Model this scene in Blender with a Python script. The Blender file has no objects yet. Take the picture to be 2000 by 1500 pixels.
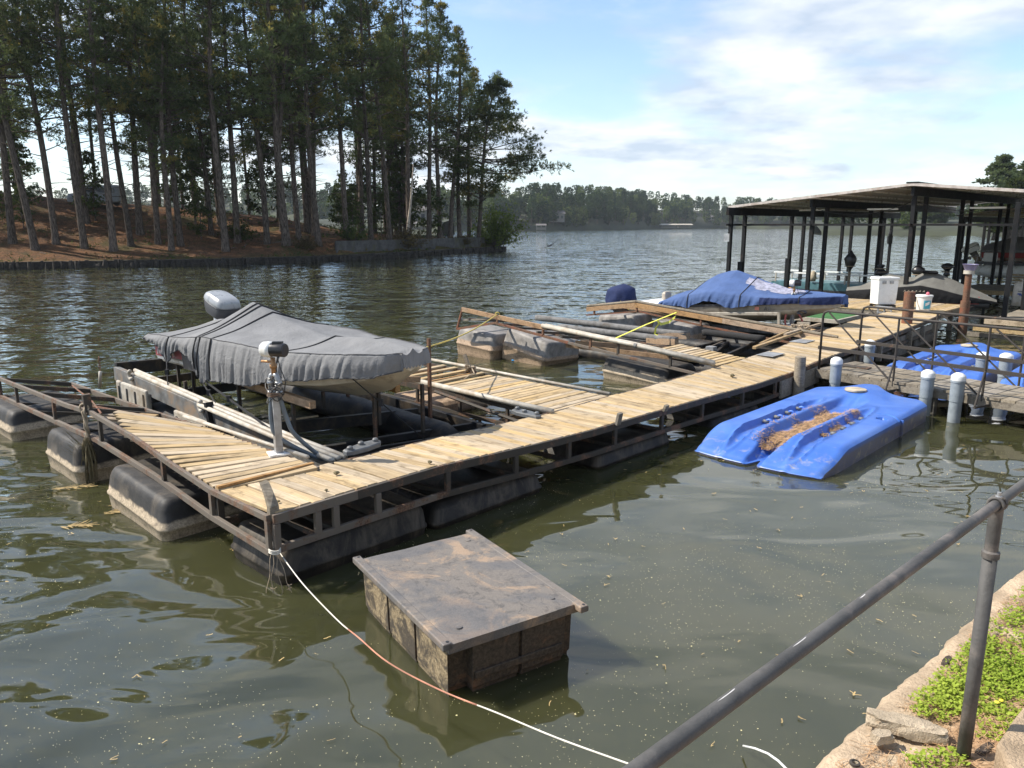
import bpy, math, random
import numpy as np
from mathutils import Vector, Matrix, Quaternion, noise as mnoise

R = math.radians
random.seed(7)
rng = np.random.default_rng(11)
scene = bpy.context.scene
col = scene.collection

# ------------------------------------------------------------------ camera
HC = 3.6
FPX = 1500.0
PITCH = math.atan(310.0 / FPX)
cam_d = bpy.data.cameras.new('camera')
cam_d.sensor_width = 36.0
cam_d.lens = 27.0
cam_d.clip_start = 0.05
cam_d.clip_end = 6000
cam = bpy.data.objects.new('camera', cam_d)
cam.location = (0, 0, HC)
cam.rotation_euler = (R(90) - PITCH, 0, 0)
col.objects.link(cam)
scene.camera = cam

# ------------------------------------------------------------------ sky, sun, exposure
SUN_FROM = Vector((-1.18, 0.14, 1.25)).normalized()
SUN_EL = math.asin(SUN_FROM.z)
SUN_AZ = math.atan2(SUN_FROM.x, SUN_FROM.y)
world = bpy.data.worlds.new('World')
scene.world = world
world.use_nodes = True


def build_world():
    nt = world.node_tree
    nt.nodes.clear()
    N = nt.nodes.new
    L = nt.links.new
    out = N('ShaderNodeOutputWorld')
    sky = N('ShaderNodeTexSky')
    sky.sky_type = 'NISHITA'
    sky.sun_disc = False
    sky.sun_elevation = SUN_EL
    sky.sun_rotation = SUN_AZ
    sky.altitude = 100
    sky.air_density = 1.0
    sky.dust_density = 0.6
    sky.ozone_density = 2.2
    bg = N('ShaderNodeBackground')
    bg.inputs['Strength'].default_value = 0.128
    L(sky.outputs[0], bg.inputs['Color'])
    # clouds: a layer seen in perspective, dir.xy / (dir.z + k)
    tc = N('ShaderNodeTexCoord')
    sep = N('ShaderNodeSeparateXYZ')
    L(tc.outputs['Generated'], sep.inputs[0])

    def M(op, a, b=None, c=None):
        n = N('ShaderNodeMath')
        n.operation = op
        for i, v in enumerate((a, b, c)):
            if v is None:
                continue
            if isinstance(v, (int, float)):
                n.inputs[i].default_value = v
            else:
                L(v, n.inputs[i])
        return n.outputs[0]
    zz = M('ADD', M('MAXIMUM', sep.outputs[2], 0.0), 0.16)
    cx = M('DIVIDE', sep.outputs[0], zz)
    cy = M('DIVIDE', sep.outputs[1], zz)
    comb = N('ShaderNodeCombineXYZ')
    L(cx, comb.inputs[0])
    L(cy, comb.inputs[1])
    comb.inputs[2].default_value = 0.0

    def noise_tex(scale, detail, rough, loc, dist=0.0):
        mp = N('ShaderNodeMapping')
        mp.inputs['Location'].default_value = loc
        L(comb.outputs[0], mp.inputs[0])
        n = N('ShaderNodeTexNoise')
        n.inputs['Scale'].default_value = scale
        n.inputs['Detail'].default_value = detail
        n.inputs['Roughness'].default_value = rough
        n.inputs['Distortion'].default_value = dist
        L(mp.outputs[0], n.inputs['Vector'])
        return n.outputs['Fac']
    big = noise_tex(0.55, 2, 0.5, CLOUD_A)
    det = noise_tex(1.3, 9, 0.60, CLOUD_B, 0.25)
    dens = M('ADD', M('MULTIPLY', big, 0.80), M('MULTIPLY', det, 0.55))
    mr = N('ShaderNodeMapRange')
    mr.interpolation_type = 'SMOOTHSTEP'
    L(dens, mr.inputs['Value'])
    mr.inputs['From Min'].default_value = 0.60
    mr.inputs['From Max'].default_value = 0.78
    mask = mr.outputs['Result']
    # thin high veil everywhere plus a pale horizon
    veil = M('MULTIPLY', noise_tex(2.6, 6, 0.6, (3.1, 8.2, 0.4), 0.8), 0.09)
    hor = N('ShaderNodeMapRange')
    hor.interpolation_type = 'SMOOTHSTEP'
    L(sep.outputs[2], hor.inputs['Value'])
    hor.inputs['From Min'].default_value = 0.0
    hor.inputs['From Max'].default_value = 0.19
    hor.inputs['To Min'].default_value = 0.46
    hor.inputs['To Max'].default_value = 0.0
    m2 = M('MAXIMUM', M('MAXIMUM', mask, veil), hor.outputs['Result'])
    m2 = M('MINIMUM', M('MULTIPLY', m2, 0.92), 0.9)
    # self-shading of the clouds: denser = greyer
    shade = N('ShaderNodeMapRange')
    L(noise_tex(2.2, 5, 0.55, (5.7, 1.3, 0)), shade.inputs['Value'])
    shade.inputs['From Min'].default_value = 0.38
    shade.inputs['From Max'].default_value = 0.60
    ramp = N('ShaderNodeMix')
    ramp.data_type = 'RGBA'
    L(shade.outputs['Result'], ramp.inputs['Factor'])
    ramp.inputs['A'].default_value = (0.55, 0.64, 0.77, 1)
    ramp.inputs['B'].default_value = (0.92, 0.95, 0.98, 1)
    bg2 = N('ShaderNodeBackground')
    bg2.inputs['Strength'].default_value = 0.67
    L(ramp.outputs['Result'], bg2.inputs['Color'])
    mix = N('ShaderNodeMixShader')
    L(m2, mix.inputs[0])
    L(bg.outputs[0], mix.inputs[1])
    L(bg2.outputs[0], mix.inputs[2])
    L(mix.outputs[0], out.inputs['Surface'])


CLOUD_A = (25.261879, 6.576963, 0)
CLOUD_B = (19.372122, 28.567350, 0)
build_world()

sun_d = bpy.data.lights.new('sun', 'SUN')
sun_d.energy = 4.3
sun_d.angle = R(0.53)
sun_d.color = (1.0, 0.94, 0.84)
sun = bpy.data.objects.new('sun', sun_d)
sun.rotation_euler = (-SUN_FROM).to_track_quat('-Z', 'Y').to_euler()
sun.location = (-30, 0, 40)
col.objects.link(sun)

vs = scene.view_settings
vs.view_transform = 'Standard'
vs.look = 'None'
vs.gamma = 1.0
vs.exposure = 0.82
vs.use_curve_mapping = False
scene.cycles.max_bounces = 8
scene.cycles.transparent_max_bounces = 8
scene.cycles.volume_bounces = 0
scene.cycles.caustics_reflective = False
scene.cycles.caustics_refractive = False

# ------------------------------------------------------------------ survey helpers
# The walkway's own axes: U along it (away, to the right), V across it (away, to the left)
AZ = R(43.5)
UA = Vector((math.sin(AZ), math.cos(AZ), 0))
VA = Vector((-math.cos(AZ), math.sin(AZ), 0))
_c, _s = math.cos(PITCH), math.sin(PITCH)


def ray(x, y):
    a = (x - 1000) / FPX
    b = (750 - y) / FPX
    return Vector((a, _c + b * _s, -_s + b * _c))


CAMP = Vector((0, 0, HC))


def PZ(x, y, z=0.0):
    d = ray(x, y)
    return CAMP + d * ((z - HC) / d.z)


def PY(x, y, Y):
    d = ray(x, y)
    return CAMP + d * (Y / d.y)


OR = PZ(530, 1005, .80)
OR.z = 0


def W(u, v, z=0.0):
    return OR + UA * u + VA * v + Vector((0, 0, z))


def PU(x, y, u):
    d = ray(x, y)
    return CAMP + d * ((u - (CAMP - OR).dot(UA)) / d.dot(UA))


def lerp(a, b, t):
    return a + (b - a) * t


def interp(t, pts):
    return float(np.interp(t, [p[0] for p in pts], [p[1] for p in pts]))


def sm(t, a=0.0, b=1.0):
    t = min(1, max(0, (t - a) / (b - a)))
    return t * t * (3 - 2 * t)


# ------------------------------------------------------------------ mesh builder
class MB:
    def __init__(self):
        self.v = []
        self.f = []

    def add(self, vs, fs):
        o = len(self.v)
        self.v += [tuple(p) for p in vs]
        self.f += [tuple(i + o for i in f) for f in fs]
        return self

    def box(self, c, size, M=None):
        c = Vector(c)
        sx, sy, sz = [s / 2 for s in size]
        pts = [Vector((x, y, z)) for z in (-sz, sz) for x, y in ((-sx, -sy), (sx, -sy), (sx, sy), (-sx, sy))]
        if M is not None:
            pts = [M @ p for p in pts]
        return self.add([c + p for p in pts], [(3, 2, 1, 0), (4, 5, 6, 7), (0, 1, 5, 4), (1, 2, 6, 5), (2, 3, 7, 6), (3, 0, 4, 7)])

    def beam(self, p0, p1, w, h, up=(0, 0, 1), ch=0.0):
        p0, p1 = Vector(p0), Vector(p1)
        d = (p1 - p0).normalized()
        up = Vector(up)
        s = d.cross(up)
        if s.length < 1e-4:
            s = d.cross(Vector((1, 0, 0)))
        s.normalize()
        t = s.cross(d).normalized()
        a, b = w / 2, h / 2
        if ch > 0:
            prof = [(-a + ch, -b), (a - ch, -b), (a, -b + ch), (a, b - ch), (a - ch, b), (-a + ch, b), (-a, b - ch), (-a, -b + ch)]
        else:
            prof = [(-a, -b), (a, -b), (a, b), (-a, b)]
        n = len(prof)
        vs = [p0 + s * x + t * y for x, y in prof] + [p1 + s * x + t * y for x, y in prof]
        fs = [(i, (i + 1) % n, n + (i + 1) % n, n + i) for i in range(n)] + [tuple(range(n - 1, -1, -1)), tuple(range(n, 2 * n))]
        return self.add(vs, fs)

    def tube(self, pts, r, n=8, cap=True):
        pts = [Vector(p) for p in pts]
        m = len(pts)
        rs = r if isinstance(r, (list, tuple)) else [r] * m
        vs, fs = [], []
        prev = None
        for i, p in enumerate(pts):
            d = (pts[min(i + 1, m - 1)] - pts[max(i - 1, 0)])
            d = d.normalized() if d.length > 1e-9 else Vector((0, 0, 1))
            if prev is None:
                a = d.cross(Vector((0, 0, 1)))
                if a.length < 1e-3:
                    a = d.cross(Vector((0, 1, 0)))
            else:
                a = prev - d * prev.dot(d)
            a.normalize()
            prev = a
            b = d.cross(a)
            for k in range(n):
                t = 2 * math.pi * k / n
                vs.append(p + a * (math.cos(t) * rs[i]) + b * (math.sin(t) * rs[i]))
        for i in range(m - 1):
            for k in range(n):
                k2 = (k + 1) % n
                fs.append((i * n + k, i * n + k2, (i + 1) * n + k2, (i + 1) * n + k))
        if cap:
            fs.append(tuple(range(n - 1, -1, -1)))
            fs.append(tuple((m - 1) * n + k for k in range(n)))
        return self.add(vs, fs)

    def loft(self, rings, closed=True, cap=(True, True)):
        n = len(rings[0])
        vs = [p for r in rings for p in r]
        fs = []
        for i in range(len(rings) - 1):
            for k in range(n if closed else n - 1):
                k2 = (k + 1) % n
                fs.append((i * n + k, i * n + k2, (i + 1) * n + k2, (i + 1) * n + k))
        if closed and cap[0]:
            fs.append(tuple(range(n - 1, -1, -1)))
        if closed and cap[1]:
            fs.append(tuple((len(rings) - 1) * n + k for k in range(n)))
        return self.add(vs, fs)

    def lathe(self, c, prof, n=20, axis=(0, 0, 1), cap=(True, True)):
        c = Vector(c)
        q = Vector((0, 0, 1)).rotation_difference(Vector(axis).normalized())
        rings = []
        for r, z in prof:
            rings.append([c + q @ Vector((r * math.cos(2 * math.pi * k / n), r * math.sin(2 * math.pi * k / n), z)) for k in range(n)])
        return self.loft(rings, True, cap)

    def mesh(self, name, mat, base=None, smooth=False):
        me = bpy.data.meshes.new(name)
        b = Vector(base) if base is not None else Vector((0, 0, 0))
        me.from_pydata([(p[0] - b.x, p[1] - b.y, p[2] - b.z) for p in self.v], [], self.f)
        me.update()
        if mat:
            for m_ in (mat if isinstance(mat, (list, tuple)) else [mat]):
                me.materials.append(m_)
        if smooth:
            for p in me.polygons:
                p.use_smooth = True
        return me

    def build(self, name, mat, parent=None, smooth=False, bevel=0.0, base=None, auto=None):
        """one mesh object; verts are given in world space"""
        if base is None:
            base = world_loc(parent) if parent is not None else centroid_base(self.v)
        me = self.mesh(name, mat, base, smooth or auto is not None)
        o = bpy.data.objects.new(name, me)
        col.objects.link(o)
        if parent is not None:
            o.parent = parent
            o.location = Vector(base) - world_loc(parent)
        else:
            o.location = base
        if bevel > 0:
            m = o.modifiers.new('edge', 'BEVEL')
            m.width = bevel
            m.segments = 2
            m.limit_method = 'ANGLE'
            m.angle_limit = R(40)
        if auto is not None:
            sharp_by_angle(me, auto)
        return o


def sharp_by_angle(me, deg):
    import bmesh
    bm = bmesh.new()
    bm.from_mesh(me)
    lim = R(deg)
    for e in bm.edges:
        if len(e.link_faces) == 2 and e.calc_face_angle(0) > lim:
            e.smooth = False
    bm.to_mesh(me)
    bm.free()


def centroid_base(v):
    a = np.array(v)
    return Vector((float(a[:, 0].mean()), float(a[:, 1].mean()), float(a[:, 2].min())))


def world_loc(o):
    p = Vector(o.location)
    while o.parent is not None:
        o = o.parent
        p = p + Vector(o.location)
    return p


def tag(o, label=None, cat=None, group=None, kind=None):
    if label:
        o['label'] = label
    if cat:
        o['category'] = cat
    if group:
        o['group'] = group
    if kind:
        o['kind'] = kind
    return o


def thing(name, loc, label, cat, group=None):
    o = bpy.data.objects.new(name, None)
    o.empty_display_size = 0.2
    o.location = loc
    col.objects.link(o)
    return tag(o, label, cat, group)


def np_mesh(name, V_, F_, mat, smooth=False):
    me = bpy.data.meshes.new(name)
    V_ = np.asarray(V_, dtype=np.float32)
    F_ = np.asarray(F_, dtype=np.int32)
    k = F_.shape[1]
    me.vertices.add(len(V_))
    me.vertices.foreach_set('co', V_.ravel())
    me.loops.add(F_.size)
    me.loops.foreach_set('vertex_index', F_.ravel())
    me.polygons.add(len(F_))
    me.polygons.foreach_set('loop_start', np.arange(0, F_.size, k, dtype=np.int32))
    me.polygons.foreach_set('loop_total', np.full(len(F_), k, dtype=np.int32))
    me.update(calc_edges=True)
    me.validate()
    if mat:
        me.materials.append(mat)
    if smooth:
        for p in me.polygons:
            p.use_smooth = True
    return me


def link(name, me, parent=None, loc=(0, 0, 0)):
    o = bpy.data.objects.new(name, me)
    col.objects.link(o)
    o.location = loc
    if parent is not None:
        o.parent = parent
    return o


def copy_tree(o, parent=None):
    c = o.copy()
    col.objects.link(c)
    if parent is not None:
        c.parent = parent
    for ch in list(o.children):
        copy_tree(ch, c)
    return c


# ------------------------------------------------------------------ materials
MATS = {}


def nodes_of(name):
    m = bpy.data.materials.new(name)
    m.use_nodes = True
    nt = m.node_tree
    b = nt.nodes['Principled BSDF']
    return m, nt, b


class NT:
    """tiny helper round one node tree"""
    def __init__(self, nt):
        self.nt = nt

    def n(self, t, **kw):
        x = self.nt.nodes.new(t)
        for k, v in kw.items():
            setattr(x, k, v)
        return x

    def l(self, a, b):
        self.nt.links.new(a, b)

    def math(self, op, a, b=None):
        x = self.n('ShaderNodeMath', operation=op)
        for i, v in enumerate((a, b)):
            if v is None:
                continue
            if isinstance(v, (int, float)):
                x.inputs[i].default_value = v
            else:
                self.l(v, x.inputs[i])
        return x.outputs[0]

    def noise(self, vec, scale, detail=4, rough=.55, dist=0.0, mscale=None, mloc=None):
        if mscale is not None or mloc is not None:
            mp = self.n('ShaderNodeMapping')
            if mscale is not None:
                mp.inputs['Scale'].default_value = mscale
            if mloc is not None:
                if isinstance(mloc, (tuple, list)):
                    mp.inputs['Location'].default_value = mloc
                else:
                    self.l(mloc, mp.inputs['Location'])
            self.l(vec, mp.inputs[0])
            vec = mp.outputs[0]
        x = self.n('ShaderNodeTexNoise')
        x.inputs['Scale'].default_value = scale
        x.inputs['Detail'].default_value = detail
        x.inputs['Roughness'].default_value = rough
        x.inputs['Distortion'].default_value = dist
        self.l(vec, x.inputs['Vector'])
        return x.outputs['Fac']

    def rng(self, v, a, b, c=0.0, d=1.0, smooth=True):
        x = self.n('ShaderNodeMapRange')
        if smooth:
            x.interpolation_type = 'SMOOTHSTEP'
        self.l(v, x.inputs['Value'])
        for k, val in (('From Min', a), ('From Max', b), ('To Min', c), ('To Max', d)):
            x.inputs[k].default_value = val
        return x.outputs['Result']

    def mix(self, fac, a, b, blend='MIX'):
        x = self.n('ShaderNodeMix', data_type='RGBA', blend_type=blend)
        for s, v in (('Factor', fac), ('A', a), ('B', b)):
            if isinstance(v, (int, float)):
                x.inputs[s].default_value = v
            elif isinstance(v, tuple):
                x.inputs[s].default_value = v if len(v) == 4 else (*v, 1)
            else:
                self.l(v, x.inputs[s])
        return x.outputs['Result']

    def coord(self, which='Object'):
        return self.n('ShaderNodeTexCoord').outputs[which]

    def rand(self):
        return self.n('ShaderNodeObjectInfo').outputs['Random']

    def bump(self, h, strength, dist, b):
        x = self.n('ShaderNodeBump')
        x.inputs['Strength'].default_value = strength
        x.inputs['Distance'].default_value = dist
        self.l(h, x.inputs['Height'])
        self.l(x.outputs[0], b.inputs['Normal'])


def simple(name, c, rough=.6, metal=0.0, var=.25, scale=6.0, dirt=None, dirt_amt=.35, bump=.0, bscale=60., spec=None, coat=0.0):
    """base colour broken up by noise, optional dirt patches and fine relief"""
    m, nt, b = nodes_of(name)
    t = NT(nt)
    v = t.coord()
    n1 = t.noise(v, scale, 6, .6)
    dark = tuple(x * (1 - var) for x in c)
    lite = tuple(min(1, x * (1 + var)) for x in c)
    colr = t.mix(t.rng(n1, .3, .7), dark, lite)
    if dirt:
        n2 = t.noise(v, scale * .45, 8, .68, .4, mloc=(7, 3, 1))
        colr = t.mix(t.rng(n2, .62 - dirt_amt * .35, .80 - dirt_amt * .25), colr, dirt)
    nt.links.new(colr, b.inputs['Base Color'])
    b.inputs['Roughness'].default_value = rough
    b.inputs['Metallic'].default_value = metal
    if spec is not None:
        b.inputs['Specular IOR Level'].default_value = spec
    if coat:
        b.inputs['Coat Weight'].default_value = coat
    nt.links.new(t.rng(n1, .2, .8, max(.03, rough - .1), min(1, rough + .12)), b.inputs['Roughness'])
    if bump:
        t.bump(t.noise(v, bscale, 5, .6), 1.0, bump, b)
    MATS[name] = m
    return m


def wood(name, c, c2, grain=(2, 40, 40), rough=.85):
    """weathered board: long grain, stains, each board its own tone"""
    m, nt, b = nodes_of(name)
    t = NT(nt)
    v = t.coord()
    r = t.rand()
    off = t.n('ShaderNodeCombineXYZ')
    t.l(t.math('MULTIPLY', r, 57.0), off.inputs[0])
    t.l(t.math('MULTIPLY', r, 31.0), off.inputs[1])
    g = t.noise(v, 1.0, 6, .65, .6, mscale=grain, mloc=off.outputs[0])
    st = t.noise(v, 3.2, 5, .6, .3, mscale=(1, 1.6, 1.6), mloc=off.outputs[0])
    k = t.mix(t.rng(g, .3, .72), c2, c)
    tone = t.rng(r, 0, 1, .80, 1.10, False)
    k = t.mix(1.0, k, t.n('ShaderNodeCombineColor').outputs[0], 'MULTIPLY') if False else k
    hs = t.n('ShaderNodeHueSaturation')
    t.l(k, hs.inputs['Color'])
    t.l(tone, hs.inputs['Value'])
    t.l(t.rng(t.math('FRACT', t.math('MULTIPLY', r, 7.13)), 0, 1, .72, 1.15, False), hs.inputs['Saturation'])
    stain = t.rng(st, .50, .70, 0, .62)
    k = t.mix(stain, hs.outputs[0], tuple(x * .32 for x in c2))
    grey = t.rng(t.noise(v, 1.3, 4, .6, 0.2, mloc=off.outputs[0]), .45, .75, 0, .28)
    k = t.mix(grey, k, (.36, .325, .27))
    t.l(k, b.inputs['Base Color'])
    b.inputs['Roughness'].default_value = rough
    b.inputs['Specular IOR Level'].default_value = .25
    t.bump(g, .7, .003, b)
    MATS[name] = m
    return m


def water_mat():
    m, nt, b = nodes_of('water')
    t = NT(nt)
    v = t.coord('Object')
    sep = t.n('ShaderNodeSeparateXYZ')
    t.l(v, sep.inputs[0])
    # murky body: sediment drifting in patches
    n = t.noise(v, .35, 4, .55, .3)
    k = t.mix(t.rng(n, .3, .7), (.034, .0355, .0150), (.045, .0455, .0205))
    t.l(k, b.inputs['Base Color'])
    b.inputs['Roughness'].default_value = .03
    b.inputs['IOR'].default_value = 1.72
    # light spreads inside the turbid water, so shadows on it are soft
    m.node_tree.nodes['Principled BSDF'].subsurface_method = 'BURLEY'
    b.inputs['Subsurface Weight'].default_value = 1.0
    b.inputs['Subsurface Radius'].default_value = (1.0, 1.0, .5)
    b.inputs['Subsurface Scale'].default_value = .22
    X, Y = sep.outputs[0], sep.outputs[1]
    # wind reaches the open lake, the slips are sheltered
    open_ = t.rng(Y, 12.0, 34.0)
    patch = t.rng(t.noise(v, .20, 3, .5, .4, mloc=(4, 9, 0)), .38, .62)
    west = t.rng(X, -2.0, -5.0)
    mid = t.math('MULTIPLY', t.math('MULTIPLY', t.rng(Y, 6.0, 11.0), west), t.math('ADD', t.math('MULTIPLY', patch, .7), .3))
    wind = t.math('MAXIMUM', open_, t.math('MULTIPLY', mid, .6))

    def slopes(scale, detail, mscale, mloc, amp):
        mp = t.n('ShaderNodeMapping')
        mp.inputs['Scale'].default_value = mscale
        mp.inputs['Location'].default_value = mloc
        t.l(v, mp.inputs[0])
        x = t.n('ShaderNodeTexNoise')
        x.inputs['Scale'].default_value = scale
        x.inputs['Detail'].default_value = detail
        x.inputs['Roughness'].default_value = .55
        t.l(mp.outputs[0], x.inputs['Vector'])
        sub = t.n('ShaderNodeVectorMath', operation='SUBTRACT')
        t.l(x.outputs['Color'], sub.inputs[0])
        sub.inputs[1].default_value = (.5, .5, .5)
        sc = t.n('ShaderNodeVectorMath', operation='MULTIPLY')
        t.l(sub.outputs[0], sc.inputs[0])
        sc.inputs[1].default_value = (amp * .7, amp, 0)
        return sc.outputs[0]
    r1 = slopes(4.2, 3, (.6, 1.2, 1), (0, 0, 0), .62)
    r2 = slopes(.75, 3, (.55, 1.2, 1), (11, 5, 0), .42)
    add = t.n('ShaderNodeVectorMath', operation='ADD')
    t.l(r1, add.inputs[0])
    t.l(r2, add.inputs[1])
    sc = t.n('ShaderNodeVectorMath', operation='SCALE')
    t.l(add.outputs[0], sc.inputs[0])
    t.l(wind, sc.inputs['Scale'])
    up = t.n('ShaderNodeVectorMath', operation='ADD')
    t.l(sc.outputs[0], up.inputs[0])
    up.inputs[1].default_value = (0, 0, 1)
    nrm = t.n('ShaderNodeVectorMath', operation='NORMALIZE')
    t.l(up.outputs[0], nrm.inputs[0])
    # long smooth swell close in
    sw = t.noise(v, .50, 1.5, .4, .9, mscale=(.8, 1.35, 1))
    sw2 = t.noise(v, 1.5, 1.2, .45, .8, mscale=(.7, 1.5, 1), mloc=(3, 1, 0))
    calm = t.math('ADD', t.math('MULTIPLY', sw, t.rng(X, 2.0, -3.0, .06, .16)), t.math('MULTIPLY', sw2, t.rng(X, 1.5, -2.5, .004, .019)))
    bp = t.n('ShaderNodeBump')
    bp.inputs['Strength'].default_value = 1.0
    bp.inputs['Distance'].default_value = 1.0
    t.l(calm, bp.inputs['Height'])
    t.l(nrm.outputs[0], bp.inputs['Normal'])
    t.l(bp.outputs[0], b.inputs['Normal'])
    MATS['water'] = m
    return m


def fabric(name, c, seam=(0, 0, 0), fade=None, rough=.8, fade_amt=.5):
    m, nt, b = nodes_of(name)
    t = NT(nt)
    v = t.coord()
    n1 = t.noise(v, 2.2, 6, .6)
    k = t.mix(t.rng(n1, .3, .7), tuple(x * .86 for x in c), tuple(x * 1.12 for x in c))
    if fade:
        k = t.mix(t.rng(t.noise(v, .9, 7, .65, .5, mloc=(2, 2, 5)), .5, .75, 0, fade_amt), k, fade)
    t.l(k, b.inputs['Base Color'])
    b.inputs['Roughness'].default_value = rough
    b.inputs['Specular IOR Level'].default_value = .2
    b.inputs['Sheen Weight'].default_value = .02
    wv = t.noise(v, 420, 2, .5)
    cr = t.noise(v, 7, 5, .62, 1.2)
    t.bump(t.math('ADD', t.math('MULTIPLY', wv, .0006), t.math('MULTIPLY', cr, .020)), .9, 1.0, b)
    MATS[name] = m
    return m


def float_mat(name, top, low, zc, soft=.03, crust=True):
    """black polyethylene with a dried crust of scum from its old waterline down (object space, metres above the float's bottom)"""
    m, nt, b = nodes_of(name)
    t = NT(nt)
    v = t.coord()
    sep = t.n('ShaderNodeSeparateXYZ')
    t.l(v, sep.inputs[0])
    n1 = t.noise(v, 4, 6, .65)
    n2 = t.noise(v, 38, 5, .7)
    kt = t.mix(t.rng(n1, .3, .75), tuple(x * .6 for x in top), tuple(x * 1.5 for x in top))
    kt = t.mix(t.rng(t.noise(v, 2.0, 7, .7, 1.0, mscale=(1, 1, .35)), .44, .72, 0, .75), kt, tuple(lerp(c_, d_, .6) for c_, d_ in zip(top, (.20, .16, .115))))
    kl = t.mix(t.rng(n2, .3, .7), tuple(x * .55 for x in low), tuple(x * 1.15 for x in low))
    z = t.math('ADD', sep.outputs[2], t.math('ADD', t.math('MULTIPLY', n1, .12), t.math('MULTIPLY', n2, .03)))
    kl = t.mix(t.rng(t.noise(v, 6, 7, .7, .6, mloc=(8, 2, 2)), .5, .66, 0, .75), kl, tuple(x * .28 for x in low))
    k = t.mix(t.rng(z, zc + .075 - soft, zc + .075 + soft, 1, 0), kt, kl)
    # wet algae line at the water
    k = t.mix(t.rng(z, .17, .24, .9, 0), k, (.012, .012, .006))
    t.l(k, b.inputs['Base Color'])
    b.inputs['Roughness'].default_value = .55
    b.inputs['Specular IOR Level'].default_value = .25
    t.bump(t.math('ADD', n2, t.math('MULTIPLY', n1, 1.5)), .5, .006, b)
    MATS[name] = m
    return m


def leaf_mat(name, c1, c2, trans=.35, c3=None, nscale=.45):
    m = bpy.data.materials.new(name)
    m.use_nodes = True
    nt = m.node_tree
    nt.nodes.clear()
    t = NT(nt)
    out = t.n('ShaderNodeOutputMaterial')
    v = t.coord('Object')
    n1 = t.noise(v, nscale, 4, .6)
    k = t.mix(t.rng(n1, .35, .65), c1, c2)
    if c3:
        k = t.mix(t.rng(t.noise(v, nscale * .5, 3, .5, mloc=(5, 5, 5)), .54, .66, 0, .9), k, c3)
    hs = t.n('ShaderNodeHueSaturation')
    t.l(k, hs.inputs['Color'])
    t.l(t.rng(t.rand(), 0, 1, .75, 1.3, False), hs.inputs['Value'])
    d = t.n('ShaderNodeBsdfDiffuse')
    tr = t.n('ShaderNodeBsdfTranslucent')
    t.l(hs.outputs[0], d.inputs['Color'])
    t.l(hs.outputs[0], tr.inputs['Color'])
    mx = t.n('ShaderNodeMixShader')
    mx.inputs[0].default_value = trans
    t.l(d.outputs[0], mx.inputs[1])
    t.l(tr.outputs[0], mx.inputs[2])
    t.l(mx.outputs[0], out.inputs['Surface'])
    MATS[name] = m
    return m


def ground_mat():
    m, nt, b = nodes_of('pine_straw_ground')
    t = NT(nt)
    v = t.coord()
    n1 = t.noise(v, .35, 5, .6, .3)
    n2 = t.noise(v, 9, 6, .7)
    k = t.mix(t.rng(n2, .3, .7), (.060, .027, .014), (.21, .11, .055))
    k = t.mix(t.rng(t.noise(v, .9, 6, .7, .6, mloc=(7, 2, 2)), .42, .6, 0, .8), k, t.mix(t.rng(n2, .3, .7), (.035, .022, .014), (.10, .06, .034)))
    k = t.mix(t.rng(n1, .48, .66, 0, .8), k, t.mix(t.rng(n2, .35, .7), (.03, .034, .012), (.075, .062, .028)))
    # mown grass strip beside the water
    g = t.n('ShaderNodeVertexColor')
    g.layer_name = 'grass'
    sepc = t.n('ShaderNodeSeparateColor')
    t.l(g.outputs[0], sepc.inputs[0])
    gr = t.mix(t.rng(n2, .3, .7), (.038, .036, .014), (.10, .085, .034))
    k = t.mix(t.math('MULTIPLY', sepc.outputs[0], t.rng(n1, .3, .55, .5, 1)), k, gr)
    t.l(k, b.inputs['Base Color'])
    b.inputs['Roughness'].default_value = .95
    b.inputs['Specular IOR Level'].default_value = .1
    t.bump(t.math('ADD', t.math('MULTIPLY', n2, .05), t.math('MULTIPLY', t.noise(v, 2.2, 4, .6), .12)), 1, 1, b)
    MATS['ground'] = m


def bark_mat():
    m, nt, b = nodes_of('bark')
    t = NT(nt)
    v = t.coord()
    n = t.noise(v, 1, 6, .65, .5, mscale=(9, 9, 2.2))
    k = t.mix(t.rng(n, .35, .65), (.042, .034, .029), (.155, .125, .102))
    hs = t.n('ShaderNodeHueSaturation')
    t.l(k, hs.inputs['Color'])
    t.l(t.rng(t.rand(), 0, 1, .75, 1.25, False), hs.inputs['Value'])
    t.l(hs.outputs[0], b.inputs['Base Color'])
    b.inputs['Roughness'].default_value = .95
    b.inputs['Specular IOR Level'].default_value = .1
    t.bump(n, 1, .06, b)
    MATS['bark'] = m


def concrete_mat(name, c, scale=3.0, moss=None, bump=.015):
    m, nt, b = nodes_of(name)
    t = NT(nt)
    v = t.coord()
    n1 = t.noise(v, scale, 7, .68)
    n2 = t.noise(v, scale * 22, 4, .6)
    k = t.mix(t.rng(n1, .3, .7), tuple(x * .62 for x in c), tuple(x * 1.2 for x in c))
    k = t.mix(t.rng(n2, .45, .7, 0, .5), k, tuple(x * .5 for x in c))
    if moss:
        k = t.mix(t.rng(t.noise(v, scale * .6, 6, .6, .4, mloc=(9, 2, 4)), .5, .68, 0, .85), k, moss)
    t.l(k, b.inputs['Base Color'])
    b.inputs['Roughness'].default_value = .92
    b.inputs['Specular IOR Level'].default_value = .2
    t.bump(t.math('ADD', n1, t.math('MULTIPLY', n2, .5)), .8, bump, b)
    MATS[name] = m


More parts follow.
